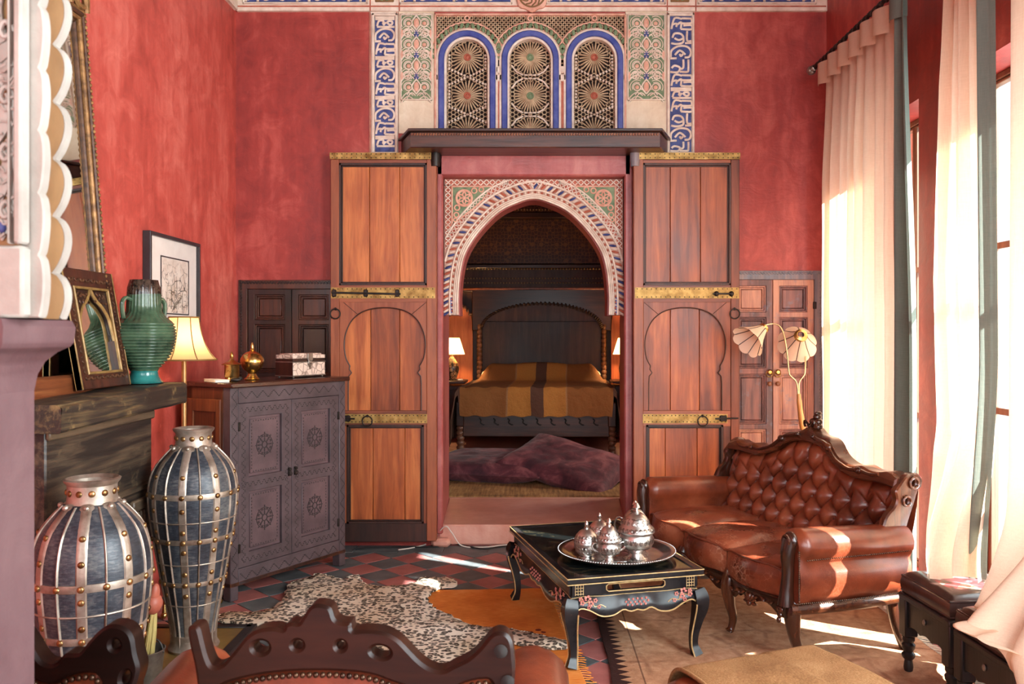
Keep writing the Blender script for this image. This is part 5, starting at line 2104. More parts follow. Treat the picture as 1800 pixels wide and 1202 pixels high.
# seat cushions
for k in range(3):
    x0, x1 = -.645 + k * .43, -.645 + (k + 1) * .43
    g = G()
    def fn(u, v_, x0=x0, x1=x1):
        # v 0..0.25 front face rising, then the top toward the back
        x = lerp(x0 + .002, x1 - .002, u)
        e = 1 - (2 * u - 1) ** 6
        if v_ < .28:
            t = v_ / .28
            z = lerp(.275, .405, t)
            y = yfront(x) - .018 * sin(PI * t) * e + .012 * (1 - e)
            return (x, y, z)
        t = (v_ - .28) / .72
        y = lerp(yfront(x) - .004, .50, t)
        dome = sin(PI * min(1, t * .9 + .05)) * (1 - (2 * u - 1) ** 4)
        z = .412 + .040 * dome + .006 * fbm(x * 6, y * 6) - .010 * (1 - e)
        if t < .04:
            z -= .006
        return (x, y, z)
    g.grid(fn, 26, 44)
    se = g.build('seat_cushion', M['leather_seat'], sofa, angle=80)
    g = G().tube([fn(u / 26, .285) for u in range(27)], .006, 6)
    g.build('piping', M['leather'], se)
# buttoned back
DXB, DZB = .128, .165


def tuft(x, z):
    zt = ztop(x)
    zz = z - .30
    a, b_ = x / DXB + zz / DZB, x / DXB - zz / DZB
    h1 = (abs(sin(PI * a)) * abs(sin(PI * b_))) ** .42
    h2 = abs(sin(PI * (x / DXB + .5 * 0))) ** .5
    t = sstep(.13, .05, zt - z)
    h = lerp(h1, .35 + .65 * h2, t)
    edge = min(1, (zt - z) / .05) * min(1, (.70 - abs(x)) / .05)
    return .058 * h * max(0.0, edge) ** .5


g = G()
def bfn(u, v_):
    x = lerp(-.70, .70, u)
    z = lerp(.36, ztop(x) + .005, v_)
    return (x, lean(.03 - tuft(x, z), z), z)
g.grid(bfn, 190, 84)
bk_ = g.build('backrest', M['leather'], sofa, angle=80)
me = G().ball((0, 0, 0), (.011, .006, .011), 10, 6).mesh('button', M['leather'])
for i in range(-6, 7):
    for j in range(0, 8):
        for hx, hz in ((0, 0), (.5, .5)):
            x, z = (i + hx) * DXB, .30 + (j + hz) * DZB
            if abs(x) < .66 and .44 < z < ztop(x) - .125:
                inst('button', me, bk_, (x, lean(.026 - tuft(x, z), z), z))
# outside back
g = G()
g.grid(lambda u, v_: (lerp(-.72, .72, u), lean(.085 + .03 * sin(PI * v_), lerp(.26, ztop(lerp(-.70, .70, u)), v_)), lerp(.26, ztop(lerp(-.70, .70, u)), v_)), 40, 14)
g.build('back_panel', M['leather'], sofa, angle=80)


def crest(xs, lo, hi, y0, y1, b=.008):
    g = G()
    up, dn = [(x, hi(x)) for x in xs], [(x, lo(x)) for x in reversed(xs)]
    g.prism(up + dn, y0, y1, b)
    g.v = [(x, lean(y, z), z) for x, y, z in g.v]
    return g


xs = [lerp(-.71, .71, k / 90) for k in range(91)]
def hi_(x):
    a = abs(x)
    return ztop(x) + .034 + .020 * math.exp(-((a - .20) / .06) ** 2) + .018 * math.exp(-((a - .46) / .05) ** 2) + .014 * math.exp(-((a - .64) / .04) ** 2) + .03 * math.exp(-(a / .05) ** 2)
g = crest(xs, lambda x: ztop(x) - .012, hi_, -.045, .05)
cr_ = g.build('crest_rail', M['polished'], sofa)
for x, r_ in ((-.20, .024), (.20, .026), (-.46, .018), (.46, .022), (-.065, .014), (.065, .014)):
    z = (ztop(x) + hi_(x)) / 2 + .004
    G().ball((x, lean(-.048, z), z), (r_, .016, r_ * .8), 14, 8).build('carved_boss', M['polished'], cr_)
for sx in (-1, 1):
    g = G()
    for a0, a1 in ((.08, .34), (.34, .60)):
        pts = [(sx * lerp(a0, a1, t / 10), 0, 0) for t in range(11)]
        g.tube([(p[0], lean(-.052, hi_(p[0])), hi_(p[0]) - .012 - .006 * sin(PI * i / 10)) for i, p in enumerate(pts)], .009, 7)
    g.build('carved_moulding', M['polished'], cr_)
g = G()
zc = hi_(0)
for dx, dz, r_ in ((0, .052, .020), (-.022, .028, .019), (.022, .028, .019), (0, .018, .024), (-.035, .004, .015), (.035, .004, .015), (0, .072, .011)):
    g.ball((dx, lean(0, zc + dz), zc + dz), (r_, .024, r_), 12, 8)
for sx in (-1, 1):
    g.tube(cr([(sx * .012, lean(-.03, zc), zc + .01), (sx * .035, lean(-.035, zc), zc + .03), (sx * .048, lean(-.03, zc), zc + .018), (sx * .04, lean(-.03, zc), zc)], 4), .008, 6)
g.build('leaf_finial', M['polished'], cr_)
# wings: carved side posts of the back
for sx in (-1, 1):
    o1 = [(.43, .50), (.435, .57), (.462, .63), (.50, .665), (.515, .70), (.508, .735), (.535, .77), (.565, .80), (.60, .815), (.635, .81), (.66, .785), (.655, .75), (.635, .73), (.615, .68), (.59, .62), (.565, .55), (.55, .48), (.49, .47)]
    o1 = [(p.y, p.z) for p in cr([(0, y, z) for y, z in o1], 4, True)]
    def hole(cy_, cz_, r_, k=1.0):
        return [(cy_ + r_ * cos(2 * PI * i / 14), cz_ + r_ * k * sin(2 * PI * i / 14)) for i in range(14)]
    g = G().prism(o1, sx * .695, sx * .735, .007, plane='yz', holes=[hole(.605, .77, .016, 1.2), hole(.565, .69, .014, 1.5)])
    w_ = g.build('wing_post', M['polished_z'], sofa)
    g = G()
    g.torus((sx * .742, .605, .77), .024, .006, 18, 6, axis='x').torus((sx * .742, .565, .69), .021, .005, 18, 6, axis='x')
    g.build('carved_ring', M['polished_z'], w_)
# arms
sec = [(-.045, .30), (-.05, .40), (-.052, .47)] + [(.082 * cos(PI * a / 180) * -1 * -1, .532 + .072 * sin(PI * a / 180)) for a in (205, 180, 155, 130, 105, 80, 55, 30, 5, -20, -40)] + [(.052, .462), (.062, .42), (.066, .37), (.058, .32), (.04, .285)]
for sx in (-1, 1):
    g = G()
    n = len(sec)
    def afn(u, v_, sx=sx):
        k = u * n
        i = int(k) % n
        p = sec[i]
        y = lerp(-.03, .56, v_)
        s1 = 1 - .35 * max(0, (.03 - v_) / .03) ** 2 * (1 if p[1] > .47 else 0)
        bul = 1 + .25 * sin(PI * v_) * (1 if p[1] < .45 else .06)
        z = p[1] + (-.02 * v_ if p[1] > .45 else 0)
        if p[1] > .47:
            z = .53 + (z - .53) * s1
        return (sx * (.71 + p[0] * bul * (s1 if p[1] > .47 else 1)), y, z)
    g.grid(afn, n, 24, close_u=True)
    for v_ in (0, 1):
        st = len(g.v)
        g.add([afn(i / n, v_) for i in range(n)], [tuple(range(n))])
    ar_ = g.build('arm', M['leather'], sofa, angle=70)
    # front post with scroll, flowing into the leg
    pts = cr([(sx * .715, -.035, .555), (sx * .712, -.05, .50), (sx * .708, -.045, .42), (sx * .705, -.05, .34), (sx * .705, -.055, .27)], 6)
    rr = [lerp(.036, .026, min(1, i / 10)) + (.008 * sstep(16, 24, i)) for i in range(len(pts))]
    po = G().tube(pts, rr, 12, flat=1.15, up=(0, 1, 0))
    po.ball((sx * .715, -.038, .553), (.040, .026, .040), 14, 10)
    pp = po.build('arm_post', M['polished_z'], sofa)
    g = G()
    g.torus((sx * .715, -.062, .553), .022, .007, 18, 7).ball((sx * .715, -.062, .553), (.010, .008, .010), 10, 6)
    for k in range(5):
        g.ball((sx * .705, -.075 - .004 * k, .30 - .022 * k), (.024 - .003 * k, .010, .014), 10, 6)
    g.build('carved_scroll', M['polished_z'], pp)
    g = G()
    for k in range(26):
        z = .30 + k * .0085
        g.ball((sx * .765, -.03, z), .0042, 6, 4)
    for k in range(60):
        g.ball((sx * (.755 + .018 * sin(PI * k / 59)), lerp(-.03, .55, k / 59), .288), .0042, 6, 4)
    for k in range(52):
        g.ball((sx * .782, lerp(.0, .55, k / 51), .478), .0036, 6, 4)
    g.build('nail_trim', M['nails'], ar_, kind='stuff')
    # side rail
    g = G()
    def rfn(u, v_, sx=sx):
        a = 2 * PI * v_
        return (sx * (.725 + .024 * sin(PI * u) + .022 * cos(a)), lerp(-.05, .56, u), .258 + .026 * sin(a))
    g.grid(rfn, 16, 10)
    g.build('side_rail', M['polished'], sofa)
# seat rail with shaped lower edge and carving
g = G()
def zlow(x):
    c_ = x / .47 * PI
    return .215 + .018 * cos(2 * c_) - .012 * cos(6 * c_)
def rail(u, v_):
    x = lerp(-.72, .72, u)
    zz = [zlow(x), .272, .284, .284, .272, zlow(x) + .004]
    yy = [-.002, -.006, .0, .04, .045, .03]
    k = v_ * 5
    i = min(4, int(k))
    return (x, yfront(x) + .006 + lerp(yy[i], yy[i + 1], k - i), lerp(zz[i], zz[i + 1], k - i))
g.grid(rail, 96, 10)
ra = g.build('seat_rail', M['polished'], sofa)
g = G()
for k in range(33):
    x = -.66 + k * .04125
    z = (zlow(x) + .262) / 2
    g.ball((0, 0, 0), (.017, .010, .007), 8, 6, T(x, yfront(x) - .002, z) @ R(.6 if k % 2 else -.6, 'Y'))
for cx_ in (-.47, 0, .47):
    for k in range(7):
        a = PI * k / 6
        g.ball((0, 0, 0), (.022, .012, .008), 8, 6, T(cx_ + .028 * cos(a), yfront(cx_) - .006, .218 + .022 * sin(a)) @ R(-a, 'Y'))
    g.ball((cx_, yfront(cx_) - .012, .216), (.016, .012, .014), 10, 6)
g.build('rail_carving', M['polished'], ra)
g = G().tube([(x, yfront(x) - .004, .279) for x in [lerp(-.70, .70, k / 60) for k in range(61)]], .006, 6)
g.build('rail_bead', M['polished'], ra)
# legs
for x in (-.705, -.235, .235, .705):
    y = yfront(x) + .02
    pts = cr([(x, y + .01, .30), (x, y - .012, .235), (x, y - .006, .15), (x, y + .012, .07), (x, y + .002, .018), (x, y - .012, .002)], 6)
    n = len(pts)
    rr = [cinterp([(0, .034), (.2, .038), (.45, .026), (.75, .017), (.92, .019), (1, .022)], i / (n - 1)) for i in range(n)]
    g = G().tube(pts, rr, 12)
    g.ball((x, y - .035, .235), (.018, .012, .026), 10, 8)
    g.build('leg', M['polished_z'], sofa)
for sx in (-1, 1):
    pts = cr([(sx * .68, .52, .30), (sx * .68, .535, .2), (sx * .682, .56, .1), (sx * .685, .60, .002)], 6)
    G().tube(pts, [.030 - .010 * i / (len(pts) - 1) for i in range(len(pts))], 10).build('leg', M['polished_z'], sofa)
# frame under the seat
G().box((0, .26, .29), (1.38, .50, .03)).build('seat_base', M['soot'], sofa)

# ------------------------------------------------------------------ lamp with two scalloped shades behind the sofa
M['petal'] = glow_shade('petal_shade', S(240, 214, 190), S(255, 220, 180), 0, .35)
M['lamp_stem'] = plain('lamp_stem', S(190, 168, 130), S(226, 206, 170), 10, .25, 1.0, bump=0)
M['honey'] = wood('honey_wood', S(130, 78, 36), S(176, 114, 58), S(204, 146, 84), 'z', 1, .3, coat=.3)
M['wire'] = plain('dark_wire', S(60, 44, 36), None, 10, .5, bump=0)
YL = 5.45
pl_ = thing('two_shade_lamp', 'floor lamp with two scalloped cream shades on a forked stem, behind the sofa', 'lamp', (1.735, YL, 0))
bx0, bz0 = 1.735, 0


def LL(px, py, dy=0.0):
    p = at(px, py, YL + dy)
    return (p.x - bx0, dy, p.z)


G().lathe([(0, 0), (.10, 0), (.105, .012), (.08, .025), (.02, .04), (.014, .06), (0, .06)], 30).build('base', M['brass'], pl_)
G().tube([(0, 0, .05), LL(1412, 768)], .012, 10).build('pole', M['lamp_stem'], pl_)
G().tube(cr([LL(1412.5, 768), LL(1411, 752), LL(1407, 725), LL(1404.5, 700), LL(1404, 692)], 4), [.011] * 4 + [.019] * 4 + [.017] * 4 + [.013] * 4 + [.010], 12).build('wooden_grip', M['honey'], pl_)
fk = G()
fk.tube(cr([LL(1403, 694), LL(1400, 672), LL(1391, 662), LL(1387, 655), LL(1384, 625), LL(1379, 592), LL(1372, 575), LL(1361, 569), LL(1349, 570), LL(1344, 573)], 5), .0052, 8)
fk.tube(cr([LL(1405, 694), LL(1405, 672), LL(1413, 660), LL(1415, 652), LL(1416, 626, .03), LL(1414, 606, .05), LL(1409, 597, .03)], 5), .0052, 8)
fk.build('forked_stem', M['lamp_stem'], pl_)


def petal_shade(c, axis, r0, r1, ln, nm):
    ax = Vector(axis).normalized()
    q = Vector((0, 0, 1)).rotation_difference(ax).to_matrix().to_4x4()
    mat_ = T(*c) @ q
    def fn(u, v_):
        a = 2 * PI * u
        sc_ = 1 - .10 * (1 - abs(sin(4 * a))) ** 1.5 * v_
        r_ = cinterp([(0, r0), (.5, lerp(r0, r1, .42)), (1, r1)], v_) * sc_
        z = ln * v_ - .012 * (1 - abs(sin(4 * a))) * v_
        return (r_ * cos(a), r_ * sin(a), z)
    sh_ = G().grid(fn, 80, 12, mat_, close_u=True).build('shade', M['petal'], pl_, angle=80)
    g = G()
    for k in range(8):
        g.tube([fn(k / 8, t / 8) for t in range(9)], .003, 5, M=mat_)
    g.build('shade_wires', M['wire'], sh_)
    g = G().lathe([(r0 * .55, -.02), (r0 * 1.1, -.014), (r0 * 1.2, .0), (r0 * 1.02, .008)], 24, mat_, cap=False)
    g.torus((0, 0, -.014), r0 * .72, .006, 20, 6, mat_, 'z')
    g.build('collar', M['brass'], sh_)
    G().ball((0, 0, -.006 + .05), (.022, .022, .03), 12, 8, mat_).build('bulb', M['petal'], sh_)


petal_shade(LL(1341, 578, -.02), (-.62, -.35, -.45), .03, .115, .16, 'a')
# the second shade points away from the camera and shows its collar
petal_shade(LL(1407.5, 590, -.03), (.10, .86, -.38), .036, .128, .14, 'b')
# ------------------------------------------------------------------ lacquered coffee table
TA = math.atan2(.26, .965)
ct = thing('coffee_table', 'black lacquered coffee table with gilt lines and blossom painting, on the rugs', 'table', (.325, 4.26, .009), TA)
TW, TD = .60, 1.02


def lacquer(name, base, blossom=False):
    m = MT(name)
    v = m.co((1, 1, 1))
    a = m.noise(v, 6, 4, .6)
    col = m.mix(m.ramp(a, [(.35, 0.0), (.7, 1.0)]), base, S(44, 40, 40))
    sp = m.ramp(m.noise(v, 60, 3, .6), [(.70, 0.0), (.78, .6)])
    col = m.mix(sp, col, S(120, 96, 70))
    return m.end(col, .27, 0, m.bump(a, .05, .01), Specular_IOR_Level=.28)


M['lacquer'] = lacquer('black_lacquer', S(14, 14, 18))
m = MT('lacquer_top')
v = m.co((1, 1, 1))
a = m.noise(v, 11, 7, .72, 1.2)
col = m.mix(m.ramp(a, [(.52, 0.0), (.62, 1.0)]), S(16, 20, 20), S(70, 62, 44))
M['lacquer_top'] = m.end(col, .12, 0, None, Coat_Weight=.6, Coat_Roughness=.05)
M['gilt_line'] = plain('gilt_line', S(176, 142, 90), S(216, 186, 134), 40, .45, .3, bump=0)
M['blossom'] = plain('blossom_paint', S(176, 84, 76), S(222, 150, 136), 90, .5, bump=0)
zt = .395
# tray-like top with handle slots
g = G()
g.prism(rect(-TW / 2 - .02, TW / 2 + .02, -TD / 2 - .02, TD / 2 + .02), zt - .028, zt, .006, plane='xy',
        holes=[rect(-TW / 2 + .018, TW / 2 - .018, -TD / 2 + .018, TD / 2 - .018)])
g.build('top_rim', M['lacquer'], ct)
G().box((0, 0, zt - .013), (TW, TD, .016)).build('top_panel', M['lacquer_top'], ct)
slot = lambda hw, z0, z1: [(-hw + .01, z0), (hw - .01, z0), (hw, z0 + .008), (hw, z1 - .008), (hw - .01, z1), (-hw + .01, z1), (-hw, z1 - .008), (-hw, z0 + .008)]
bx_ = G()
for y in (-TD / 2 + .005, TD / 2 - .005):
    bx_.prism(rect(-TW / 2 + .005, TW / 2 - .005, zt - .082, zt - .026), y - .008, y + .008, .001, holes=[slot(.135, zt - .068, zt - .042)])
for x in (-TW / 2 + .005, TW / 2 - .005):
    bx_.box((x, 0, zt - .054), (.016, TD - .02, .056))
tb = bx_.build('tray_box', M['lacquer'], ct)
g = G()
for sy in (-1, 1):
    y = sy * (TD / 2 + .021)
    for z in (zt - .002, zt - .027):
        g.box((0, y, z), (TW + .042, .003, .004))
    L_ = slot(.138, zt - .071, zt - .039)
    g.tube([(p[0], sy * (TD / 2 + .004), p[1]) for p in L_], .0026, 5, closed=True)
    for k in range(4):
        for sx in (-1, 1):
            g.box((sx * (TW / 2 - .02 - k * .012), sy * (TD / 2 + .004), zt - .054), (.002, .002, .05))
    for j in range(4):
        for sx in (-1, 1):
            g.box((sx * (TW / 2 - .038), sy * (TD / 2 + .004), zt - .074 + j * .013), (.04, .002, .002))
for sx in (-1, 1):
    x = sx * (TW / 2 + .021)
    for z in (zt - .002, zt - .027):
        g.box((x, 0, z), (.003, TD + .042, .004))
g.build('gilt_lines', M['gilt_line'], tb)
# shaped aprons bowing outward, cabriole legs
def apron_low(t, full):
    a = abs(t)
    return cinterp([(0, .238), (.10, .232), (.2, .243), (.34, .222), (.52, .222), (.70, .252), (.84, .258), (1.0, .20)], a)


for axis, half_, off in (('x', TW / 2, TD / 2), ('y', TD / 2, TW / 2)):
    for sg in (-1, 1):
        g = G()
        def fn(u, v_, axis=axis, half_=half_, off=off, sg=sg):
            t = lerp(-1, 1, u)
            zl = apron_low(t, half_)
            z = lerp(zt - .082, zl, v_)
            bulge = .030 * sin(PI * .5 * min(1, v_ * 1.2)) ** 1.0
            d = sg * (off - .008 + bulge)
            e = half_ - .008 + bulge
            return (t * e, d, z) if axis == 'x' else (d, t * e, z)
        g.grid(fn, 44, 8)
        def fb_(u, v_, axis=axis, half_=half_, off=off, sg=sg):
            p = fn(u, v_)
            return (p[0] * (.94 if axis == 'y' else .98), p[1] * (.94 if axis == 'x' else .98), p[2])
        g.grid(fb_, 44, 8)
        for v_ in (0, 1):
            g.grid(lambda u, w_: tuple(lerp(fn(u, v_)[i], fb_(u, v_)[i], w_) for i in range(3)), 44, 1)
        ap_ = g.build('apron', M['lacquer'], ct, angle=60)
        g = G().tube([tuple(Vector(fn(lerp(.03, .97, k / 44), 1)) + Vector((0, 0, .003))) for k in range(45)], .0036, 5)
        g.tube([fn(k / 20, .1) for k in range(21)], .002, 4)
        g.build('gilt_edge', M['gilt_line'], ap_)
        if (axis, sg) == ('x', -1) or (axis, sg) == ('y', -1):
            g, g2 = G(), G()
            for cx_, sc in ((.13, 1), (.87, -1)):
                for k, (du, dv) in enumerate(((0, .25), (.03, .5), (-.03, .5), (.06, .3), (.09, .55), (-.05, .25), (.02, .75))):
                    p = Vector(fn(cx_ + sc * du, dv))
                    n2 = Vector((0, -.003, 0)) if axis == 'x' else Vector((-.003, 0, 0))
                    r_ = (.011, .009, .008, .007, .006, .007, .006)[k]
                    for j in range(5):
                        a = j * 2 * PI / 5
                        q = p + n2 + (Vector((r_ * cos(a), 0, r_ * sin(a))) if axis == 'x' else Vector((0, r_ * cos(a), r_ * sin(a))))
                        g.ball(q, (r_ * .6, .003, r_ * .6) if axis == 'x' else (.003, r_ * .6, r_ * .6), 6, 4)
                vine = cr([Vector(fn(cx_ + sc * du, dv)) + (Vector((0, -.003, 0)) if axis == 'x' else Vector((-.003, 0, 0))) for du, dv in ((-.06, .15), (-.02, .5), (.03, .35), (.06, .6), (.10, .45), (.14, .55))], 5)
                g2.tube(vine, .0018, 4)
            for k in range(16):
                p = Vector(fn(.5 + (k - 7.5) * .011, .5 + .16 * sin(k * 2.1)))
                n2 = Vector((0, -.003, 0)) if axis == 'x' else Vector((-.003, 0, 0))
                g.ball(p + n2, .0055, 5, 4)
            g.build('blossom_painting', M['blossom'], ap_, kind='stuff')
            g2.build('vine_painting', M['gilt_line'], ap_)
for sx in (-1, 1):
    for sy in (-1, 1):
        x, y = sx * (TW / 2 - .01), sy * (TD / 2 - .01)
        d = Vector((sx, sy, 0)) * .7071
        prof_ = [(.012, .30, .034), (.024, .265, .043), (.024, .225, .040), (.010, .165, .030), (-.004, .10, .024), (-.006, .05, .022), (.004, .02, .027), (.012, .002, .030)]
        P = cr([(x + d.x * a, y + d.y * a, z) for a, z, r_ in prof_], 5)
        rr = [cinterp([(i / 7, p[2]) for i, p in enumerate(prof_)], k / (len(P) - 1)) for k in range(len(P))]
        lg = G().tube(P, rr, 4, up=(1, 0, 0)).build('leg', M['lacquer'], ct, angle=50)
        g = G()
        for ex, ey in ((-sx, sy), (sx, -sy)):
            g.tube([P[i] + Vector((ex * rr[i] * .72, ey * rr[i] * .72, 0)) for i in range(8, len(P))], .0034, 5)
        g.build('gilt_line', M['gilt_line'], lg)

# ------------------------------------------------------------------ tray and five lidded pots
ty = thing('silver_tray', 'round engraved silver tray on the coffee table', 'tray', (.405, 4.085, zt + .010))
g = G().lathe([(0, .004), (.20, .004), (.225, .007), (.255, .022), (.276, .028), (.283, .026), (.281, .020), (.260, .014), (.228, .0), (0, .0)], 72)
g.build('dish', M['silver'], ty, angle=60)
g = G()
for k in range(150):
    a = 2 * PI * k / 150
    g.ball((.279 * cos(a), .279 * sin(a), .0265), .0034, 6, 4)
g.build('beaded_rim', M['silver'], ty, kind='stuff')
G().lathe([(.06, .0052), (.15, .0052), (.15, .0045), (.06, .0045)], 60, cap=False).build('engraved_band', M['silver_engraved'], ty)
ZT = zt + .0148


M['silver_dark'] = plain('tarnished_silver', S(120, 114, 108), S(190, 186, 180), 60, .32, 1.0, bump=.3, bdist=.002)


def pot(label, x, y, body, lid, finial, handles=0, ha=0.0, sub=None):
    p = thing('lidded_pot', label, 'pot', (x, y, ZT), 0)
    G().lathe(body, 44).build('bowl', M['silver_engraved'], p, angle=45)
    l_ = G().lathe(lid, 44).build('lid', M['silver_engraved'], p, angle=45)
    G().lathe(finial, 14).build('finial', M['silver'], l_)
    for prof_, ow, nm in ((body, p, 'chased_band'), (lid, l_, 'chased_band')):
        g = G()
        zs_ = [q[1] for q in prof_]
        rt = lambda z: interp([(b_, a_) for a_, b_ in prof_], z)
        for fz, nn, hh in (((.72, 22, .10), (.48, 16, .06)) if ow is p else ((.22, 22, .09), (.50, 16, .10))):
            z = lerp(zs_[0], zs_[-1], fz)
            h_ = hh * (zs_[-1] - zs_[0])
            sl = math.atan2(rt(z + h_) - rt(z - h_), 2 * h_)
            for q in range(nn):
                a = 2 * PI * q / nn
                g.ball((0, 0, 0), (.0016, rt(z) * 2.2 / nn, h_), 8, 6, R(a) @ T(rt(z), 0, z) @ R(sl, 'Y'))
        g.build(nm, M['silver_dark'], ow, kind='stuff')
    for k in range(handles):
        a = ha + PI * k
        r_, z0, z1, out = sub
        dx, dy = cos(a), sin(a)
        pts = cr([(dx * q, dy * q, z) for q, z in ((r_ * .94, z0), (r_ + out * .7, z0 + .012), (r_ + out, (z0 + z1) / 2 + .006), (r_ + out * .55, z1), (r_ * .9, z1 - .006))], 5)
        G().tube(pts, .0048, 7).build('handle', M['silver'], p)
    return p


dome_b = [(0, 0), (.036, 0), (.038, .005), (.030, .012), (.034, .018), (.050, .034), (.056, .056), (.057, .070), (.059, .073)]
dome_l = [(.060, .073), (.060, .078), (.057, .092), (.048, .112), (.034, .128), (.018, .138), (.010, .142), (0, .143)]
dome_f = [(.010, .140), (.013, .146), (.008, .150), (.011, .158), (.009, .166), (.003, .176), (0, .177)]
pot('silver pot with a smooth domed lid, at the left of the tray', .255, 3.985, dome_b, dome_l, dome_f)
pot('silver pot with an engraved domed lid, behind the smooth domed one', .330, 4.17, dome_b, dome_l, dome_f)
step_b = [(0, 0), (.036, 0), (.038, .006), (.026, .014), (.019, .026), (.024, .034), (.046, .046), (.056, .064), (.057, .082), (.051, .094), (.053, .100)]
step_l = [(.058, .100), (.060, .105), (.056, .116), (.046, .128), (.044, .133), (.040, .146), (.027, .163), (.014, .172), (0, .174)]
step_f = [(.010, .171), (.013, .177), (.008, .182), (.013, .190), (.010, .196), (.004, .206), (0, .207)]
pot('small silver pot with a stepped lid and two handles, at the front of the tray', .352, 3.905, step_b, step_l, step_f, 2, .15, (.056, .055, .095, .022))
k = 1.36
big = lambda P: [(a * 1.42, b_ * 1.29) for a, b_ in P]
pot('largest silver urn with a stepped lid on a tall foot, nearest the sofa', .485, 3.96, big(step_b), big(step_l), big(step_f))
mid = lambda P: [(a * 1.2, b_ * 1.13) for a, b_ in P]
pot('silver urn with a curved handle, standing behind the largest urn', .505, 4.18, mid(step_b), mid(step_l), mid(step_f), 1, PI - .1, (.067, .075, .15, .032))
# ------------------------------------------------------------------ rugs
m = MT('orange_kilim')
v = m.co((1, 1, 1))
a = m.noise(v, 2.2, 4, .6)
yarn = m.noise(m.co((14, 160, 1)), 1.5, 3, .6)
col = m.ramp(m.mth('ADD', m.mth('MULTIPLY', a, .6), m.mth('MULTIPLY', yarn, .4)), [(.36, S(184, 94, 34)), (.5, S(214, 124, 52)), (.64, S(232, 158, 86))])
vx, vy, vz_ = m.sep(v)
# small woven motif
mo = m.voro(m.co((30, 30, 1)), 1.0, 'F1', .6)
box = m.mth('MULTIPLY', m.mth('LESS_THAN', m.mth('ABSOLUTE', m.mth('SUBTRACT', vx, .575)), .055), m.mth('LESS_THAN', m.mth('ABSOLUTE', m.mth('SUBTRACT', vy, .62)), .035))
col = m.mix(m.mth('MULTIPLY', box, m.ramp(mo, [(.42, 1.0), (.5, 0.0)])), col, S(110, 40, 30))
M['kilim'] = m.end(col, .95, 0, m.bump(m.mth('ADD', yarn, m.noise(v, 30, 3, .6)), .5, .004), Specular_IOR_Level=.15)
kl = thing('orange_kilim', 'orange flat-woven rug partly under the spotted skin', 'rug', (-.55, 3.55, 0))
cn = [(-.75, -.9), (.86, -.9), (.64, 1.33), (-.42, 1.27)]
def quad(u, v_, z=.007):
    p = Vector(cn[0]).lerp(Vector(cn[1]), u)
    q = Vector(cn[3]).lerp(Vector(cn[2]), u)
    r_ = p.lerp(q, v_)
    return (r_.x + .008 * fbm(v_ * 6, u), r_.y + .006 * fbm(u * 7, v_), z + .0025 * fbm(u * 9, v_ * 12, 3))
g = G()
g.grid(lambda u, v_: quad(u, v_), 60, 80).grid(lambda u, v_: (quad(u, v_)[0], quad(u, v_)[1], .0015), 2, 2)
g.build('weave', M['kilim'], kl, angle=80)
g = G()
for k in range(90):
    u = .25 + .0 * k
    v_ = k / 89
    p = Vector(quad(1, v_))
    g.tube([p + Vector((-.004, 0, 0)), p + Vector((.022, .006 * random.uniform(-1, 1), -.002)), p + Vector((.04 + random.uniform(-.006, .006), .012 * random.uniform(-1, 1), -.004))], .0024, 4)
g.build('fringe', M['kilim'], kl, kind='stuff')

m = MT('faded_carpet')
v = m.co((1, 1, 1))
vx, vy, vz_ = m.sep(v)
a = m.noise(v, 2.0, 5, .62)
b = m.noise(v, 24, 4, .65)
col = m.ramp(m.mth('ADD', m.mth('MULTIPLY', a, .6), m.mth('MULTIPLY', b, .4)), [(.36, S(150, 104, 76)), (.5, S(182, 136, 104)), (.64, S(206, 166, 134))])
# worn pattern
pt = m.voro(m.co((5, 5, 1)), 1.0, 'DISTANCE_TO_EDGE', .5)
col = m.mix(m.mth('MULTIPLY', m.ramp(pt, [(.02, .55), (.08, 0.0)]), m.ramp(m.noise(v, 5, 4, .7), [(.45, 0.0), (.6, 1.0)])), col, S(112, 68, 50))
# pale saw-tooth border along the left edge
saw = m.mth('ABSOLUTE', m.mth('SUBTRACT', m.mth('FRACT', m.mth('MULTIPLY', vy, 17.0)), .5))      # 0 .. .5
dist_ = m.mth('SUBTRACT', vx, m.mth('ADD', .035, m.mth('MULTIPLY', saw, .10)))
col = m.mix(m.mth('LESS_THAN', dist_, 0.0), col, S(58, 34, 30))
line = m.mth('LESS_THAN', m.mth('ABSOLUTE', m.mth('SUBTRACT', vx, .135)), .0035)
col = m.mix(m.mth('MULTIPLY', line, .7), col, S(80, 50, 40))
M['carpet'] = m.end(col, .95, 0, m.bump(m.mth('ADD', b, m.noise(v, 90, 2, .5)), .5, .005), Specular_IOR_Level=.15)
rg = thing('faded_carpet', 'faded brown carpet with a saw-tooth border, under the sofa', 'carpet', (.335, 2.6, 0))
def rug(u, v_):
    x, y = lerp(0, 1.50, u), lerp(0, 2.45, v_)
    x += .012 * fbm(y * 2, 1) + .05 * (1 - v_) * 0
    rip = .022 * math.exp(-((y - 1.16 - .50 * (1.5 - x) * .55 + .1) / .05) ** 2) * sstep(.55, .85, x)
    return (x, y, .011 + .003 * fbm(x * 4, y * 4) + rip)
g = G()
g.grid(rug, 60, 90).grid(lambda u, v_: (rug(u, v_)[0], rug(u, v_)[1], .0015), 20, 20)
g.build('pile', M['carpet'], rg, angle=80)
g = G()
for k in range(130):
    y = lerp(.01, 2.44, k / 129)
    p = Vector(rug(1, y / 2.45))
    g.tube([p, p + Vector((.03, random.uniform(-.008, .008), -.004)), p + Vector((.055, random.uniform(-.012, .012), -.008))], .0026, 4)
g.build('fringe', M['cream'], rg, kind='stuff')

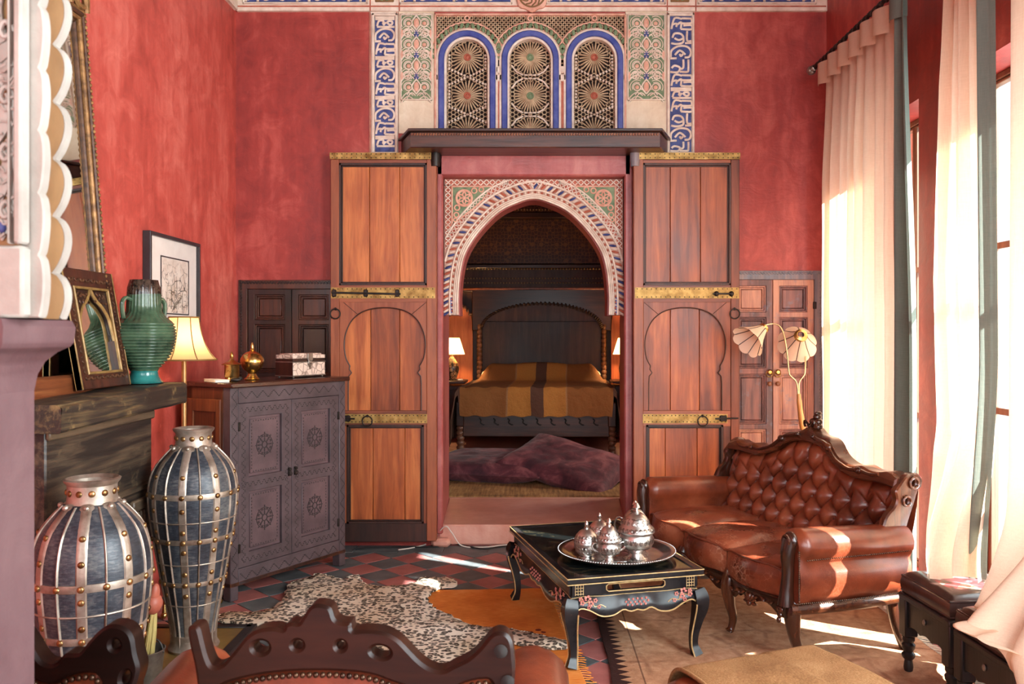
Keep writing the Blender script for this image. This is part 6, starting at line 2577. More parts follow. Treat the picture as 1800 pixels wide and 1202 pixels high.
# ------------------------------------------------------------------ spotted skin
m = MT('spotted_fur')
v = m.co((1, 1, 1))
warp = m.n('TexNoise', Vector=v, Scale=9.0, Detail=2).outputs['Color']
wv = m.n('VectorMath', {'operation': 'ADD'})
sc_ = m.n('VectorMath', {'operation': 'SCALE'})
m.put(sc_.inputs[0], warp)
sc_.inputs['Scale'].default_value = .035
m.put(wv.inputs[0], v)
m.put(wv.inputs[1], sc_.outputs[0])
mp = m.n('Mapping', Vector=wv.outputs[0])
mp.inputs['Scale'].default_value = (1, 1.25, 0)
ve = m.voro(mp.outputs[0], 36, 'F1', .7)
spot = m.ramp(ve, [(.46, 1.0), (.54, 0.0)])
inner = m.ramp(ve, [(.08, .5), (.24, 0.0)])
br_ = m.ramp(m.noise(v, 60, 3, .7), [(.3, 1.0), (.72, .8)])
base = m.ramp(m.noise(v, 3.0, 4, .6), [(.35, S(206, 184, 156)), (.65, S(236, 224, 206))])
col = m.mix(m.mth('MULTIPLY', m.mth('SUBTRACT', spot, inner), br_), base, S(34, 22, 16))
M['fur'] = m.end(col, .8, 0, m.bump(m.noise(m.co((90, 90, 30)), 2, 4, .7), .5, .005), Specular_IOR_Level=.15)
sk = thing('spotted_skin', 'spotted animal skin spread over the tiles and the orange rug', 'skin', (0, 0, 0))
def fl(px, py):
    Y = 2175.0 / (py - 590)
    return ((px - 935) * Y / 1500, Y)
px_out = [(384, 1098), (392, 1083), (430, 1082), (462, 1080), (488, 1068), (500, 1052), (505, 1035), (520, 1026), (545, 1020), (556, 1013), (572, 1015), (590, 1021), (610, 1024), (614, 1018), (630, 1016), (634, 1024), (640, 1030),
          (664, 1036), (690, 1035), (715, 1033), (735, 1026), (742, 1020), (765, 1020), (790, 1021), (803, 1027), (800, 1036), (778, 1038), (760, 1046), (752, 1060), (762, 1072), (772, 1080), (800, 1092), (822, 1102), (850, 1108),
          (900, 1112), (940, 1120), (975, 1128), (1003, 1136), (1004, 1143), (985, 1147), (945, 1144), (905, 1138), (870, 1140), (858, 1152), (860, 1185), (840, 1215), (790, 1235), (720, 1240), (650, 1225), (600, 1205), (560, 1180), (520, 1150), (490, 1118), (455, 1108), (420, 1102)]
pol = [fl(*p) for p in px_out]
sm = [(p.x, p.y) for p in cr([(x, y, 0) for x, y in pol], 3, True)]
# ragged furry outline
rg_ = []
for i, p in enumerate(sm):
    q, r_ = sm[i - 1], sm[(i + 1) % len(sm)]
    n2 = Vector((r_[1] - q[1], -(r_[0] - q[0])))
    if n2.length > 1e-6:
        n2.normalize()
    d = .010 * fbm(p[0] * 30, p[1] * 30) + (.006 if i % 2 else -.004)
    rg_.append((p[0] + n2.x * d, p[1] + n2.y * d))
xs_ = [p[0] for p in rg_]
ys_ = [p[1] for p in rg_]


def inside(x, y, P):
    c = False
    for i in range(len(P)):
        (x0, y0), (x1, y1) = P[i - 1], P[i]
        if (y0 > y) != (y1 > y) and x < (x1 - x0) * (y - y0) / (y1 - y0) + x0:
            c = not c
    return c


bm = bmesh.new()
bv = [bm.verts.new((x, y, 0)) for x, y in rg_]
bf = bm.faces.new(bv)
bmesh.ops.triangulate(bm, faces=[bf])
for _ in range(4):
    le = [e for e in bm.edges if e.calc_length() > .09]
    if not le:
        break
    bmesh.ops.subdivide_edges(bm, edges=le, cuts=1)
    bmesh.ops.triangulate(bm, faces=bm.faces[:])
for vv in bm.verts:
    on = vv.is_boundary
    vv.co.z = .0205 + (0 if on else .007 + .008 * fbm(vv.co.x * 4, vv.co.y * 4) + .005 * abs(fbm(vv.co.x * 11, vv.co.y * 11)))
ex = bmesh.ops.extrude_edge_only(bm, edges=[e for e in bm.edges if e.is_boundary])
for el in ex['geom']:
    if isinstance(el, bmesh.types.BMVert):
        el.co.z = .0125
me = bpy.data.meshes.new('pelt')
bmesh.ops.recalc_face_normals(bm, faces=bm.faces)
bm.to_mesh(me)
bm.free()
me.polygons.foreach_set('use_smooth', [True] * len(me.polygons))
me.materials.append(M['fur'])
o = bpy.data.objects.new('pelt', me)
COL.objects.link(o)
o.parent = sk
# tufts along the edge and the tail
g = G()
for i, p in enumerate(rg_):
    q, r_ = rg_[i - 1], rg_[(i + 1) % len(rg_)]
    n2 = Vector((r_[1] - q[1], -(r_[0] - q[0])))
    if n2.length < 1e-6:
        continue
    n2.normalize()
    for j in range(3):
        s0 = Vector((lerp(p[0], r_[0], j / 3), lerp(p[1], r_[1], j / 3), .018))
        e = s0 + Vector((n2.x, n2.y, 0)) * random.uniform(-.03, -.012) * -1 + Vector((random.uniform(-.01, .01), random.uniform(-.01, .01), -.004))
        g.tube([s0, s0.lerp(e, .5) + Vector((0, 0, .004)), e], [.004, .003, .001], 4)
g.build('edge_fur', M['fur'], sk, kind='stuff')

# ------------------------------------------------------------------ cords on the floor
def cable(name, label, pts, r_, mat):
    o = G().tube(cr(pts, 8), r_, 8).build(name, mat)
    return tag(o, label, 'cable')


f3 = lambda px, py, z=.006: (fl(px, py)[0], fl(px, py)[1], z)
cable('white_cable', 'thin white cable trailing along the foot of the doorway step', [f3(700, 968), f3(735, 962), f3(758, 956, .02), (-.60, 5.86, .14), (-.55, 5.855, .10), f3(812, 962, .012), f3(850, 963), f3(880, 960), f3(912, 957)], .0045, M['cord_white'])
cable('black_cable', 'black cable lying along the foot of the doorway step', [f3(620, 966), f3(690, 963), f3(760, 963), f3(800, 958), f3(848, 966), f3(880, 962), f3(915, 959)], .0045, M['cord_black'])
cable('thick_cable', 'thick black cable curving over the hearth behind the carved chairs', [(-1.62, 3.3, .04), (-1.50, 3.16, .045), (-1.42, 3.05, .04), (-1.36, 2.9, .012), (-1.33, 2.7, .008), (-1.33, 2.45, .008)], .013, M['cord_black'])
# ------------------------------------------------------------------ windows, rods and curtains on the right wall
M['win_wood'] = wood('window_wood', S(70, 44, 30), S(104, 68, 46), S(136, 96, 66), 'z', 1, .45)
m = MT('window_glass')
tr_ = m.n('BsdfTransparent', Color=S(246, 250, 250))
gl = m.n('BsdfGlossy', Color=(1, 1, 1, 1), Roughness=.02)
mx = m.n('MixShader', Fac=.06)
m.t.links.new(tr_.outputs[0], mx.inputs[1])
m.t.links.new(gl.outputs[0], mx.inputs[2])
m.t.links.new(mx.outputs[0], m.out.inputs[0])
M['glass'] = m.m
for n_, (y0, y1, z0, z1, lb) in enumerate(((4.50, 5.44, .12, 2.70, 'tall casement window behind the farther curtains'), (3.0, 4.2, .27, 2.70, 'tall casement window behind the nearer curtains'),
                                          (.1, 2.1, .3, 3.5, 'wide window beside the camera, out of view'))):
    wn = struct('window_%d' % (1 + n_), lb)
    xw = 2.22
    g = G()
    g.prism([(y0, z0), (y1, z0), (y1, z1), (y0, z1)], xw, xw + .06, .004, plane='yz', holes=[[(y0 + .03, z0 + .03), (y1 - .03, z0 + .03), (y1 - .03, z1 - .03), (y0 + .03, z1 - .03)]])
    g.build('casing', M['win_wood'], wn)
    ym = (y0 + y1) / 2
    nz = 3
    for a, b_ in ((y0 + .03, ym), (ym, y1 - .03)):
        zz = [lerp(z0 + .03, z1 - .03, k / nz) for k in range(nz + 1)]
        holes = [[(a + .028, zz[k] + .016), (b_ - .028, zz[k] + .016), (b_ - .028, zz[k + 1] - .016), (a + .028, zz[k + 1] - .016)] for k in range(nz)]
        sa = G().prism([(a + .002, z0 + .032), (b_ - .002, z0 + .032), (b_ - .002, z1 - .032), (a + .002, z1 - .032)], xw + .008, xw + .048, .003, plane='yz', holes=holes).build('sash', M['win_wood'], wn)
        for h in holes:
            G().box((xw + .028, (h[0][0] + h[1][0]) / 2, (h[0][1] + h[2][1]) / 2), (.004, h[1][0] - h[0][0], h[2][1] - h[0][1])).build('pane', M['glass'], sa, smooth=False)


def cloth(name, col, col2, trans, rough=.85):
    m = MT(name)
    v = m.co((1, 1, 1))
    wv1 = m.noise(m.co((260, 260, 18)), 1.0, 2, .5)
    wv2 = m.noise(m.co((30, 30, 320)), 1.0, 2, .5)
    a = m.noise(m.co((4, 4, .7)), 1.6, 4, .6)
    c = m.mix(m.mth('MULTIPLY', m.mth('ADD', wv1, wv2), .5), col, col2)
    nr = m.bump(m.mth('ADD', wv1, wv2), .25, .002)
    m.end(c, rough, 0, nr)
    tl = m.n('BsdfTranslucent', Color=c)
    mx = m.n('MixShader', Fac=trans)
    m.t.links.new(m.b.outputs[0], mx.inputs[1])
    m.t.links.new(tl.outputs[0], mx.inputs[2])
    m.t.links.new(mx.outputs[0], m.out.inputs[0])
    return m.m


M['linen'] = cloth('linen_curtain', S(214, 178, 150), S(240, 214, 190), .5)
M['green_cloth'] = cloth('green_curtain', S(86, 96, 88), S(118, 126, 116), .12)


def curtain(name, label, mat, fn, nu=120, nv=80, extra=None):
    t = thing(name, label, 'curtain', (1.86, fn(0.5, 0)[1], .02))
    o = Vector(t.location)
    g = G().grid(lambda u, v_: tuple(Vector(fn(u, v_)) - o), nu, nv)
    c = g.build('cloth', mat, t, angle=85)
    if extra:
        extra(t, o)
    return t


def folds(u, n, v_, ph=0.0, amp=.045, sharp=.7):
    a = sin(2 * PI * (n * u + .12 * sin(u * 9 + ph) + .05 * v_ * sin(u * 5 + ph)) + ph)
    return amp * math.copysign(abs(a) ** sharp, a) * (.75 + .25 * sin(u * 13 + ph))


ZR = 3.205


def pleat_band(y0, y1, zt, n, mat):
    """stiff pinch-pleated heading standing up above the curtain"""
    def ex(t, o):
        g = G()
        for k in range(n):
            ya, yb = lerp(y0, y1, k / n), lerp(y0, y1, (k + .92) / n)
            def f(u, v_, ya=ya, yb=yb):
                return tuple(Vector((1.845 - .035 * sin(PI * u) + .02 * (u - .5), lerp(ya, yb, u), zt - .115 + .125 * v_ - .02 * u * (1 - v_))) - o)
            g.grid(f, 8, 4)
        g.build('heading', mat, t)
    return ex


# farther sheer curtain: hangs from pleats
def c1(u, v_):
    y = lerp(5.50, 4.40, u)
    top = 3.115
    z = lerp(top, .012, v_)
    s_ = sstep(0, .25, v_)
    x = 1.885 + folds(u, 8.5, v_, .6, lerp(.018, .040, s_)) + .012 * fbm(u * 3, v_ * 2)
    y += .012 * sin(u * 40 + v_ * 2) * s_ - .03 * v_ * (u - .5)
    return (x, y, z)
curtain('linen_curtain', 'sheer linen curtain glowing with sunlight, behind the sofa next to the wall corner', M['linen'], c1, 150, 60, pleat_band(5.46, 4.42, 3.16, 6, M['linen']))


def c2(u, v_):
    top = 3.17
    y0, y1 = lerp(4.375, 4.39, v_), lerp(4.20, 4.06, sstep(0, .6, v_))
    y = lerp(y0, y1, u)
    z = lerp(top, .012, v_)
    x = 1.855 + folds(u, 1.6, v_, 1.9, lerp(.030, .05, sstep(0, .5, v_)), .8)
    return (x, y, z)
curtain('green_curtain', 'grey-green curtain hanging beside the farther linen curtain', M['green_cloth'], c2, 60, 50, pleat_band(4.375, 4.20, 3.165, 1, M['green_cloth']))


# nearer linen curtain: tied high, sweeping out and resting on the far stool
def c3(u, v_):
    top = 3.6
    z = lerp(top, .46, v_)
    y0 = interp([(0, 3.98), (.16, 3.84), (.32, 3.92), (.6, 3.99), (.85, 3.95), (1, 3.74)], v_)
    y1 = interp([(0, 3.56), (.2, 3.58), (.5, 3.52), (.8, 3.46), (1, 3.38)], v_)
    y = lerp(y0, y1, u)
    x = 1.88 + folds(u, 4.6, v_, .3, lerp(.05, .032, sstep(0, .3, v_)), .8)
    out = sstep(.80, 1.0, v_)
    x -= out * (.09 + .10 * sin(PI * u) + .02 * (1 - u))
    if v_ > .93:
        z += .02 * sin(u * 9) * (v_ - .93) / .07
    x += .02 * fbm(u * 3, v_ * 3, 5) * (.3 + out)
    return (x, y, z)
curtain('linen_curtain', 'sunlit linen curtain whose hem rests on the farther black stool', M['linen'], c3, 130, 90)


def c4(u, v_):
    top = 3.6
    z = lerp(top, .47, v_)
    y0 = lerp(3.545, 3.49, v_)
    y1 = lerp(3.46, 3.42, v_)
    y = lerp(y0, y1, u)
    x = 1.845 + folds(u, 1.2, v_, .8, .03, .8) - .05 * sstep(.7, 1, v_)
    return (x, y, z)
curtain('green_curtain', 'dark green curtain strip hanging above the farther stool', M['green_cloth'], c4, 40, 50)


# nearest linen curtain: falls over the near stool and billows to the floor
def c5(u, v_):
    top = 3.6
    z = lerp(top, .10, v_)
    y0 = interp([(0, 3.32), (.5, 3.33), (.78, 3.34), (.86, 3.22), (.93, 3.13), (1, 3.02)], v_)
    y1 = interp([(0, 2.65), (.6, 2.62), (1, 2.40)], v_)
    y = lerp(y0, y1, u)
    x = 1.87 + folds(u, 3.4, v_, 2.2, .05, .85)
    o_ = sstep(.76, .92, v_)
    bul = sin(PI * clamp(u * 1.1 - .05)) ** .7
    x -= o_ * (.12 + .12 * (1 - u) ** .7 * sstep(.80, .92, v_) * (1 - .35 * sstep(.9, 1, v_)) + .16 * bul)
    x += .05 * o_ * fbm(u * 3.2, v_ * 7, 2) + .03 * o_ * sin(u * 9 + v_ * 14)
    # cloth lying on the stool cushion
    if u < .62:
        z = max(z, .478 + .02 * fbm(u * 5, v_ * 9) - .5 * max(0, u - .42))
    return (x, y, z)
curtain('linen_curtain', 'nearest linen curtain billowing over the nearer black stool', M['linen'], c5, 130, 110)

for n_, (ya, yb, lb) in enumerate(((5.60, 4.12, 'twisted iron curtain rod with a ball finial above the farther curtains'), (3.95, 2.2, 'twisted iron curtain rod above the nearer curtains'))):
    zr = ZR if n_ == 0 else 3.64
    rd = thing('curtain_rod', lb, 'rod', (1.85, ya, zr))
    g = G()
    Lr = ya - yb
    n = 160
    def rod(u, v_):
        a = 2 * PI * v_
        r_ = .013 + .0045 * cos(2 * a + u * Lr * 95)
        return (r_ * cos(a), -Lr * u, r_ * sin(a))
    g.grid(rod, n, 14)
    g.build('twisted_bar', M['iron'], rd)
    g = G().ball((0, .05, 0), (.030, .034, .030), 18, 12).ball((0, .015, 0), (.018, .014, .018), 12, 8).ball((0, -.012, 0), (.021, .010, .021), 12, 8)
    g.build('finial', M['pewter'], rd)
    for k in range(7):
        y = -(.12 + k * .19) if n_ == 0 else -(.08 + k * .22)
        G().torus((0, y, -.014), .033, .0042, 20, 6, R(.25, 'Z') , 'y').build('ring', M['iron'], rd)
    for y in (-.25, -Lr + .1):
        G().box((.1, y, 0), (.19, .02, .03), .004).build('bracket', M['iron'], rd)

# ------------------------------------------------------------------ two black carved stools in front of the near window
M['ebony'] = wood('ebonised_wood', S(18, 16, 17), S(30, 27, 28), S(48, 42, 42), 'z', 1, .4, coat=.1)
m = MT('painted_leather')
v = m.co((1, 1, 1))
vx, vy, vz_ = m.sep(v)
fl_n = m.voro(m.co((1, 1, 0)), 11, 'F1', 1.0, 'Color')
fd = m.voro(m.co((1, 1, 0)), 11, 'F1', 1.0)
pt = m.mix(m.ramp(m.sep(fl_n)[0], [(.45, 0.0), (.55, 1.0)]), S(178, 70, 74), S(70, 92, 98))
pt = m.mix(m.ramp(m.sep(fl_n)[1], [(.6, 0.0), (.7, 1.0)]), pt, S(180, 160, 130))
msk = m.mth('MULTIPLY', m.ramp(fd, [(.62, 1.0), (.75, 0.0)]), m.mth('MULTIPLY', m.mth('GREATER_THAN', vz_, .085), m.ramp(m.noise(v, 9, 4, .7), [(.42, 0.0), (.55, 1.0)])))
inn = m.mth('MULTIPLY', m.mth('LESS_THAN', m.mth('ABSOLUTE', vx), .13), m.mth('LESS_THAN', m.mth('ABSOLUTE', vy), .13))
col = m.mix(m.mth('MULTIPLY', msk, inn), m.ramp(m.noise(v, 5, 4, .6), [(.4, S(30, 22, 22)), (.62, S(66, 44, 38))]), pt)
M['stool_leather'] = m.end(col, .3, 0, m.bump(m.noise(v, 20, 4, .6), .2, .005), Coat_Weight=.2)


def stool(label, loc, rz, hgt):
    s_ = thing('padded_stool', label, 'stool', (loc[0], loc[1], .012), rz, group=None)
    W, Dp = .37, .40
    g = G()
    for sx in (-1, 1):
        for sy in (-1, 1):
            pf = [(0, .0), (.017, .0), (.020, .02), (.016, .05), (.026, .062), (.028, .075), (.018, .085), (.026, .10), (.028, .115), (.020, .125), (.026, .135), (.026, .15), (0, .15)]
            l_ = G().lathe(pf, 16, T(sx * (W / 2 - .03), sy * (Dp / 2 - .03), 0))
            l_.box((sx * (W / 2 - .03), sy * (Dp / 2 - .03), .245), (.058, .058, hgt - .15), .005)
            l_.build('leg', M['ebony'], s_)
    for sx in (-1, 1):
        low = [(-Dp / 2 + .06, hgt - .005), (Dp / 2 - .06, hgt - .005), (Dp / 2 - .06, hgt - .14)] + [(lerp(Dp / 2 - .06, -Dp / 2 + .06, t), hgt - .14 + .012 * abs(sin(t * PI * 3))) for t in [k / 12 for k in range(1, 12)]] + [(-Dp / 2 + .06, hgt - .14)]
        a_ = G().prism(low, sx * (W / 2 - .045), sx * (W / 2 - .012), .003, plane='yz').build('apron', M['ebony'], s_)
        G().ball((sx * (W / 2 - .008), 0, hgt - .07), (.006, .010, .013), 10, 6).build('inlay', M['pewter'], a_)
    for sy in (-1, 1):
        a_ = G().box((0, sy * (Dp / 2 - .028), hgt - .07), (W - .12, .033, .13), .003).build('apron', M['ebony'], s_)
    G().box((0, 0, hgt - .012), (W, Dp, .026), .005).build('seat_frame', M['ebony'], s_)
    cu = thing('cushion', None, None)
    bpy.data.objects.remove(cu)
    g = G()
    def fn(u, v_):
        x, y = lerp(-1, 1, u), lerp(-1, 1, v_)
        e = (max(0, 1 - x ** 6) * max(0, 1 - y ** 6)) ** .35
        return (x * (W / 2 - .012), y * (Dp / 2 - .012), hgt + .072 + .030 * e)
    g.grid(fn, 26, 26)
    ring = [fn(k / 26, 0) for k in range(26)] + [fn(1, k / 26) for k in range(26)] + [fn(1 - k / 26, 1) for k in range(26)] + [fn(0, 1 - k / 26) for k in range(26)]
    n = len(ring)
    def side(u, v_):
        p = ring[int(round(u * n)) % n]
        b_ = 1 + .035 * sin(PI * v_)
        return (p[0] * b_, p[1] * b_, lerp(hgt + .002, p[2], v_))
    g.grid(side, n, 6, close_u=True)
    pad = g.build('seat_pad', M['stool_leather'], s_, angle=70)
    g = G().tube(ring, .0055, 6, closed=True)
    g.tube([(p[0] * 1.01, p[1] * 1.01, hgt + .012) for p in ring], .005, 6, closed=True)
    g.build('piping', M['stool_leather'], pad)
    return s_


stool('black carved stool with a flower-painted leather pad, farther of the two', (1.78, 3.50, 0), .06, .335)
stool('black carved stool with a dark leather pad, nearer one half under the curtain', (1.775, 3.02, 0), .02, .335)
# ------------------------------------------------------------------ carved chairs seen from behind, in the foreground
SF = 1500 / 1.62


def fpx(px, py):
    return ((px - 935) / SF, 1.45 - (py - 590) / SF)


def smooth2(pts, n=4, closed=False):
    return [(p.x, p.z) for p in cr([(x, 0, z) for x, z in pts], n, closed)]


def oval(px, py, rx, rz, n=18, rot=0.0):
    c = fpx(px, py)
    out = []
    for k in range(n):
        a = 2 * PI * k / n
        x, z = rx / SF * cos(a), rz / SF * sin(a)
        out.append((c[0] + x * cos(rot) - z * sin(rot), c[1] + x * sin(rot) + z * cos(rot)))
    return out


M['walnut_back'] = wood('walnut_back', S(14, 7, 5), S(27, 12, 8), S(48, 23, 14), 'x', .8, .36, coat=.0, bump=.06)
M['walnut_back'].node_tree.nodes['Principled BSDF'].inputs['Specular IOR Level'].default_value = .22


def chair_back(name, label, top_px, holes_px, panel_px, x0_off, ear_knobs, arms, seat_x, both):
    c = thing(name, label, 'chair', (x0_off, 1.62, 0))
    top = smooth2([fpx(*p) for p in top_px], 4)
    xl, xr = top[0][0], top[-1][0]
    low = .62
    pan = smooth2([fpx(*p) for p in panel_px], 4)
    outer = [(xl, low)] + top + [(xr, low)]
    inner = [(pan[0][0], low + .001)] + pan + [(pan[-1][0], low + .001)]
    poly = [(x - x0_off, z) for x, z in [(xl, low)] + top + [(xr, low), (pan[-1][0], low)] + list(reversed(pan)) + [(pan[0][0], low)]]
    hs = [[(x - x0_off, z) for x, z in oval(*h)] for h in holes_px]
    g = G().prism(poly, -.022, .026, .006, holes=hs)
    cr__ = g.build('crest_rail', M['walnut_back'], c)
    for k_ in ear_knobs:
        p = fpx(*k_)
        G().lathe([(.011, 0), (.013, .004), (.007, .009), (0, .010)], 14, T(p[0] - x0_off, -.0215, p[1]) @ R(PI / 2, 'X')).build('carved_knob', M['soot'], cr__)
    g = G()
    P = [Vector((x - x0_off, -.023, z - .006)) for x, z in pan]
    L_ = 0
    for a, b_ in zip(P, P[1:]):
        d = (b_ - a).length
        while L_ < d:
            g.ball(a.lerp(b_, L_ / d), .0058, 8, 5)
            L_ += .0125
        L_ -= d
    g.build('nail_trim', M['nails'], cr__, kind='stuff')
    # leather outside back
    pb = [(x - x0_off, z) for x, z in [(pan[0][0], .32)] + pan + [(pan[-1][0], .32)]]
    G().prism(pb, -.012, .03, .008).build('back_panel', M['leather'], c)
    G().prism([(a, b_ - .01) for a, b_ in pb], .03, .075, .03).build('backrest', M['leather'], c)
    w0, w1 = seat_x[0] - x0_off, seat_x[1] - x0_off
    g = G()
    def seat(u, v_):
        x, y = lerp(-1, 1, u), lerp(-1, 1, v_)
        e = (max(0, 1 - x ** 8) * max(0, 1 - y ** 8)) ** .4
        return (lerp(w0, w1, u), lerp(.06, .60, v_), .38 + .07 * e)
    g.grid(seat, 16, 16).box(((w0 + w1) / 2, .33, .34), (w1 - w0, .54, .10), .02)
    g.build('seat', M['leather_seat'], c)
    for x in (w0 + .03, w1 - .03):
        G().tube(cr([(x, .0, .64), (x, .0, .34), (x, -.02, .15), (x, -.06, .0)], 5), [.03] * 6 + [.026] * 5 + [.02] * 5, 10).build('leg', M['polished_z'], c)
        G().tube(cr([(x, .56, .30), (x, .585, .24), (x, .57, .12), (x, .555, .03), (x, .575, .0)], 5), [.03] * 8 + [.02] * 13, 10).build('leg', M['polished_z'], c)
    for x0, sg in arms:
        xa = x0 - x0_off
        n = len(sec)
        g = G()
        def afn(u, v_):
            p = sec[int(u * n) % n]
            y = lerp(.10, .585, v_)
            e = max(0, (v_ - .86) / .14)
            s1 = math.sqrt(max(0.02, 1 - e * e)) if p[1] > .46 else 1
            zc = .60
            z = p[1] + .065
            if p[1] > .46:
                z = zc + (z - zc) * (.55 + .45 * s1)
            return (xa + sg * p[0] * 1.12 * (s1 if p[1] > .46 else 1), y, z - .03 * (1 - v_))
        g.grid(afn, n, 40, close_u=True)
        for v_ in (0, 1):
            g.add([afn(i / n, v_) for i in range(n)], [tuple(range(n))])
        a_ = g.build('arm', M['leather'], c, angle=70)
        G().tube(cr([(xa, .60, .60), (xa, .615, .52), (xa, .60, .42), (xa, .60, .32)], 5), .022, 10).build('arm_post', M['polished_z'], c)
    return c


top_c = [(354, 1202), (349, 1165), (341, 1130), (337, 1100), (346, 1094), (357, 1097), (364, 1122), (371, 1148), (380, 1164), (396, 1162), (409, 1149), (425, 1130), (441, 1111), (461, 1100), (486, 1097), (503, 1100),
         (507, 1092), (518, 1088), (530, 1089), (538, 1078), (547, 1064), (557, 1057), (573, 1057), (586, 1064), (593, 1082), (606, 1088), (620, 1089), (624, 1102), (647, 1101), (676, 1104), (702, 1117), (722, 1137),
         (741, 1156), (760, 1168), (780, 1172), (799, 1163), (825, 1150), (844, 1133), (858, 1116), (868, 1107), (880, 1104), (893, 1109), (901, 1122), (904, 1145), (906, 1175), (903, 1202)]
chair_back('carved_armchair', 'carved walnut armchair seen from behind, with pierced crest and leather arms', top_c,
           [(464, 1131, 14, 11), (528, 1127, 9, 8), (603, 1128, 8, 8), (672, 1139, 17, 10, 18, -.2)],
           [(378, 1290), (382, 1215), (400, 1196), (430, 1186), (470, 1178), (520, 1173), (570, 1172), (620, 1174), (660, 1180), (700, 1194), (740, 1205), (790, 1205), (820, 1193), (850, 1187), (864, 1192), (872, 1220), (874, 1290)],
           -.34, [(881, 1136), (893, 1189)], ((-.83, -1), (.0, 1)), (-.75, -.08), True)
top_l = [(-166, 1202), (-170, 1160), (-160, 1112), (-145, 1098), (-128, 1092), (-110, 1094), (-92, 1107), (-78, 1125), (-62, 1142), (-40, 1142), (-20, 1160), (5, 1150), (25, 1120), (42, 1102), (60, 1120), (80, 1152),
         (96, 1161), (109, 1158), (124, 1143), (147, 1142), (162, 1125), (178, 1107), (196, 1094), (213, 1092), (231, 1099), (242, 1114), (247, 1142), (253, 1166), (250, 1186), (244, 1202)]
chair_back('carved_side_chair', 'carved walnut chair back with a pierced corner, standing behind the mauve pillar', top_l,
           [(211, 1127, 8, 9), (229, 1184, 7, 13, 18, -.3), (-126, 1127, 8, 9)],
           [(-100, 1300), (-98, 1210), (-85, 1190), (-40, 1182), (30, 1176), (98, 1196), (130, 1182), (166, 1176), (182, 1184), (190, 1210), (192, 1300)], -.98, [], (), (-1.17, -.945), False)

# ------------------------------------------------------------------ leather ottoman with a tan blanket
OA = math.atan2(.37, .93)
ot = thing('leather_ottoman', 'brown leather ottoman under a tan blanket, nearest the camera', 'ottoman', (.70, 2.235, 0), OA)
OW, OD, OH = .60, .62, .495


def obox(w_, d_, z0, z1, r_, grow=0.0):
    def fn(u, v_):
        a = 2 * PI * u
        ca, sa = cos(a), sin(a)
        k = 1 / max(abs(ca), abs(sa))
        q = 6.0
        k = 1 / (abs(ca) ** q + abs(sa) ** q) ** (1 / q)
        x, y = ca * k * w_ / 2, sa * k * d_ / 2
        if v_ < .5:
            t = v_ / .5
            z = lerp(z0, z1 - r_, t)
            s_ = 1 + .03 * sin(PI * t)
            return (x * s_, y * s_, z)
        t = (v_ - .5) / .5
        b = min(1, t / .45) * PI / 2
        if t < .45:
            ins = r_ * (1 - cos(b))
            return (x - math.copysign(min(ins, abs(x)), x), y - math.copysign(min(ins, abs(y)), y), z1 - r_ + r_ * sin(b))
        t2 = (t - .45) / .55
        xx, yy = x - math.copysign(min(r_, abs(x)), x), y - math.copysign(min(r_, abs(y)), y)
        return (xx * (1 - t2), yy * (1 - t2), z1 + .012 * sin(PI / 2 * t2))
    return fn


G().grid(obox(OW, OD, .12, OH, .07), 80, 30, close_u=True).build('upholstery', M['leather_seat'], ot, angle=80)
for sx in (-1, 1):
    for sy in (-1, 1):
        G().lathe([(0, 0), (.02, 0), (.024, .01), (.018, .04), (.03, .09), (.034, .14), (0, .14)], 16, T(sx * (OW / 2 - .06), sy * (OD / 2 - .06), 0)).build('leg', M['polished_z'], ot)
m = MT('tan_wool')
v = m.co((1, 1, 1))
a = m.noise(v, 3, 4, .6)
b = m.noise(m.co((120, 120, 40)), 1.6, 4, .7)
col = m.ramp(m.mth('ADD', m.mth('MULTIPLY', a, .5), m.mth('MULTIPLY', b, .5)), [(.36, S(114, 76, 44)), (.5, S(144, 103, 66)), (.64, S(172, 132, 94))])
M['wool'] = m.end(col, .95, 0, m.bump(b, .6, .004), Specular_IOR_Level=.15)
bl = thing('tan_blanket', 'tan woollen blanket draped over the leather ottoman', 'blanket', (.70, 2.235, 0), OA)
base = obox(OW + .016, OD + .016, .12, OH + .008, .07)
def blank(u, v_):
    # lies over the top, hanging at the far and right sides, stopping short of the left end
    x, y = lerp(-OW / 2 + .105, OW / 2 + .26, u), lerp(-OD / 2 - .1, OD / 2 + .07, v_)
    hx, hy = OW / 2 - .04, OD / 2 - .05
    dx, dy = max(0, abs(x) - hx), max(0, abs(y) - hy)
    z = OH + .022 + .005 * fbm(x * 5, y * 5, 3) + .006 * sin(y * 14 + x * 5) * (1 if x < .1 else .3)
    # rolled hem on the left edge
    if u < .08:
        z -= .010 * (1 - u / .08) ** 2
    px, py = x, y
    for d, ax in ((dx, 0), (dy, 1)):
        if d > 0:
            th = min(d / .085, PI / 2)
            out = .085 * sin(th)
            dn = .085 * (1 - cos(th)) + max(0, d - .085 * PI / 2)
            if ax == 0:
                px = math.copysign(hx + out * .75, x)
            else:
                py = math.copysign(hy + out * .85, y)
            z -= dn
    return (px, py, max(z, .1))
g = G()
g.grid(blank, 90, 90)
g.tube([blank(0.0, k / 60) for k in range(61)], .006, 6)
g.build('cloth', M['wool'], bl, angle=80)

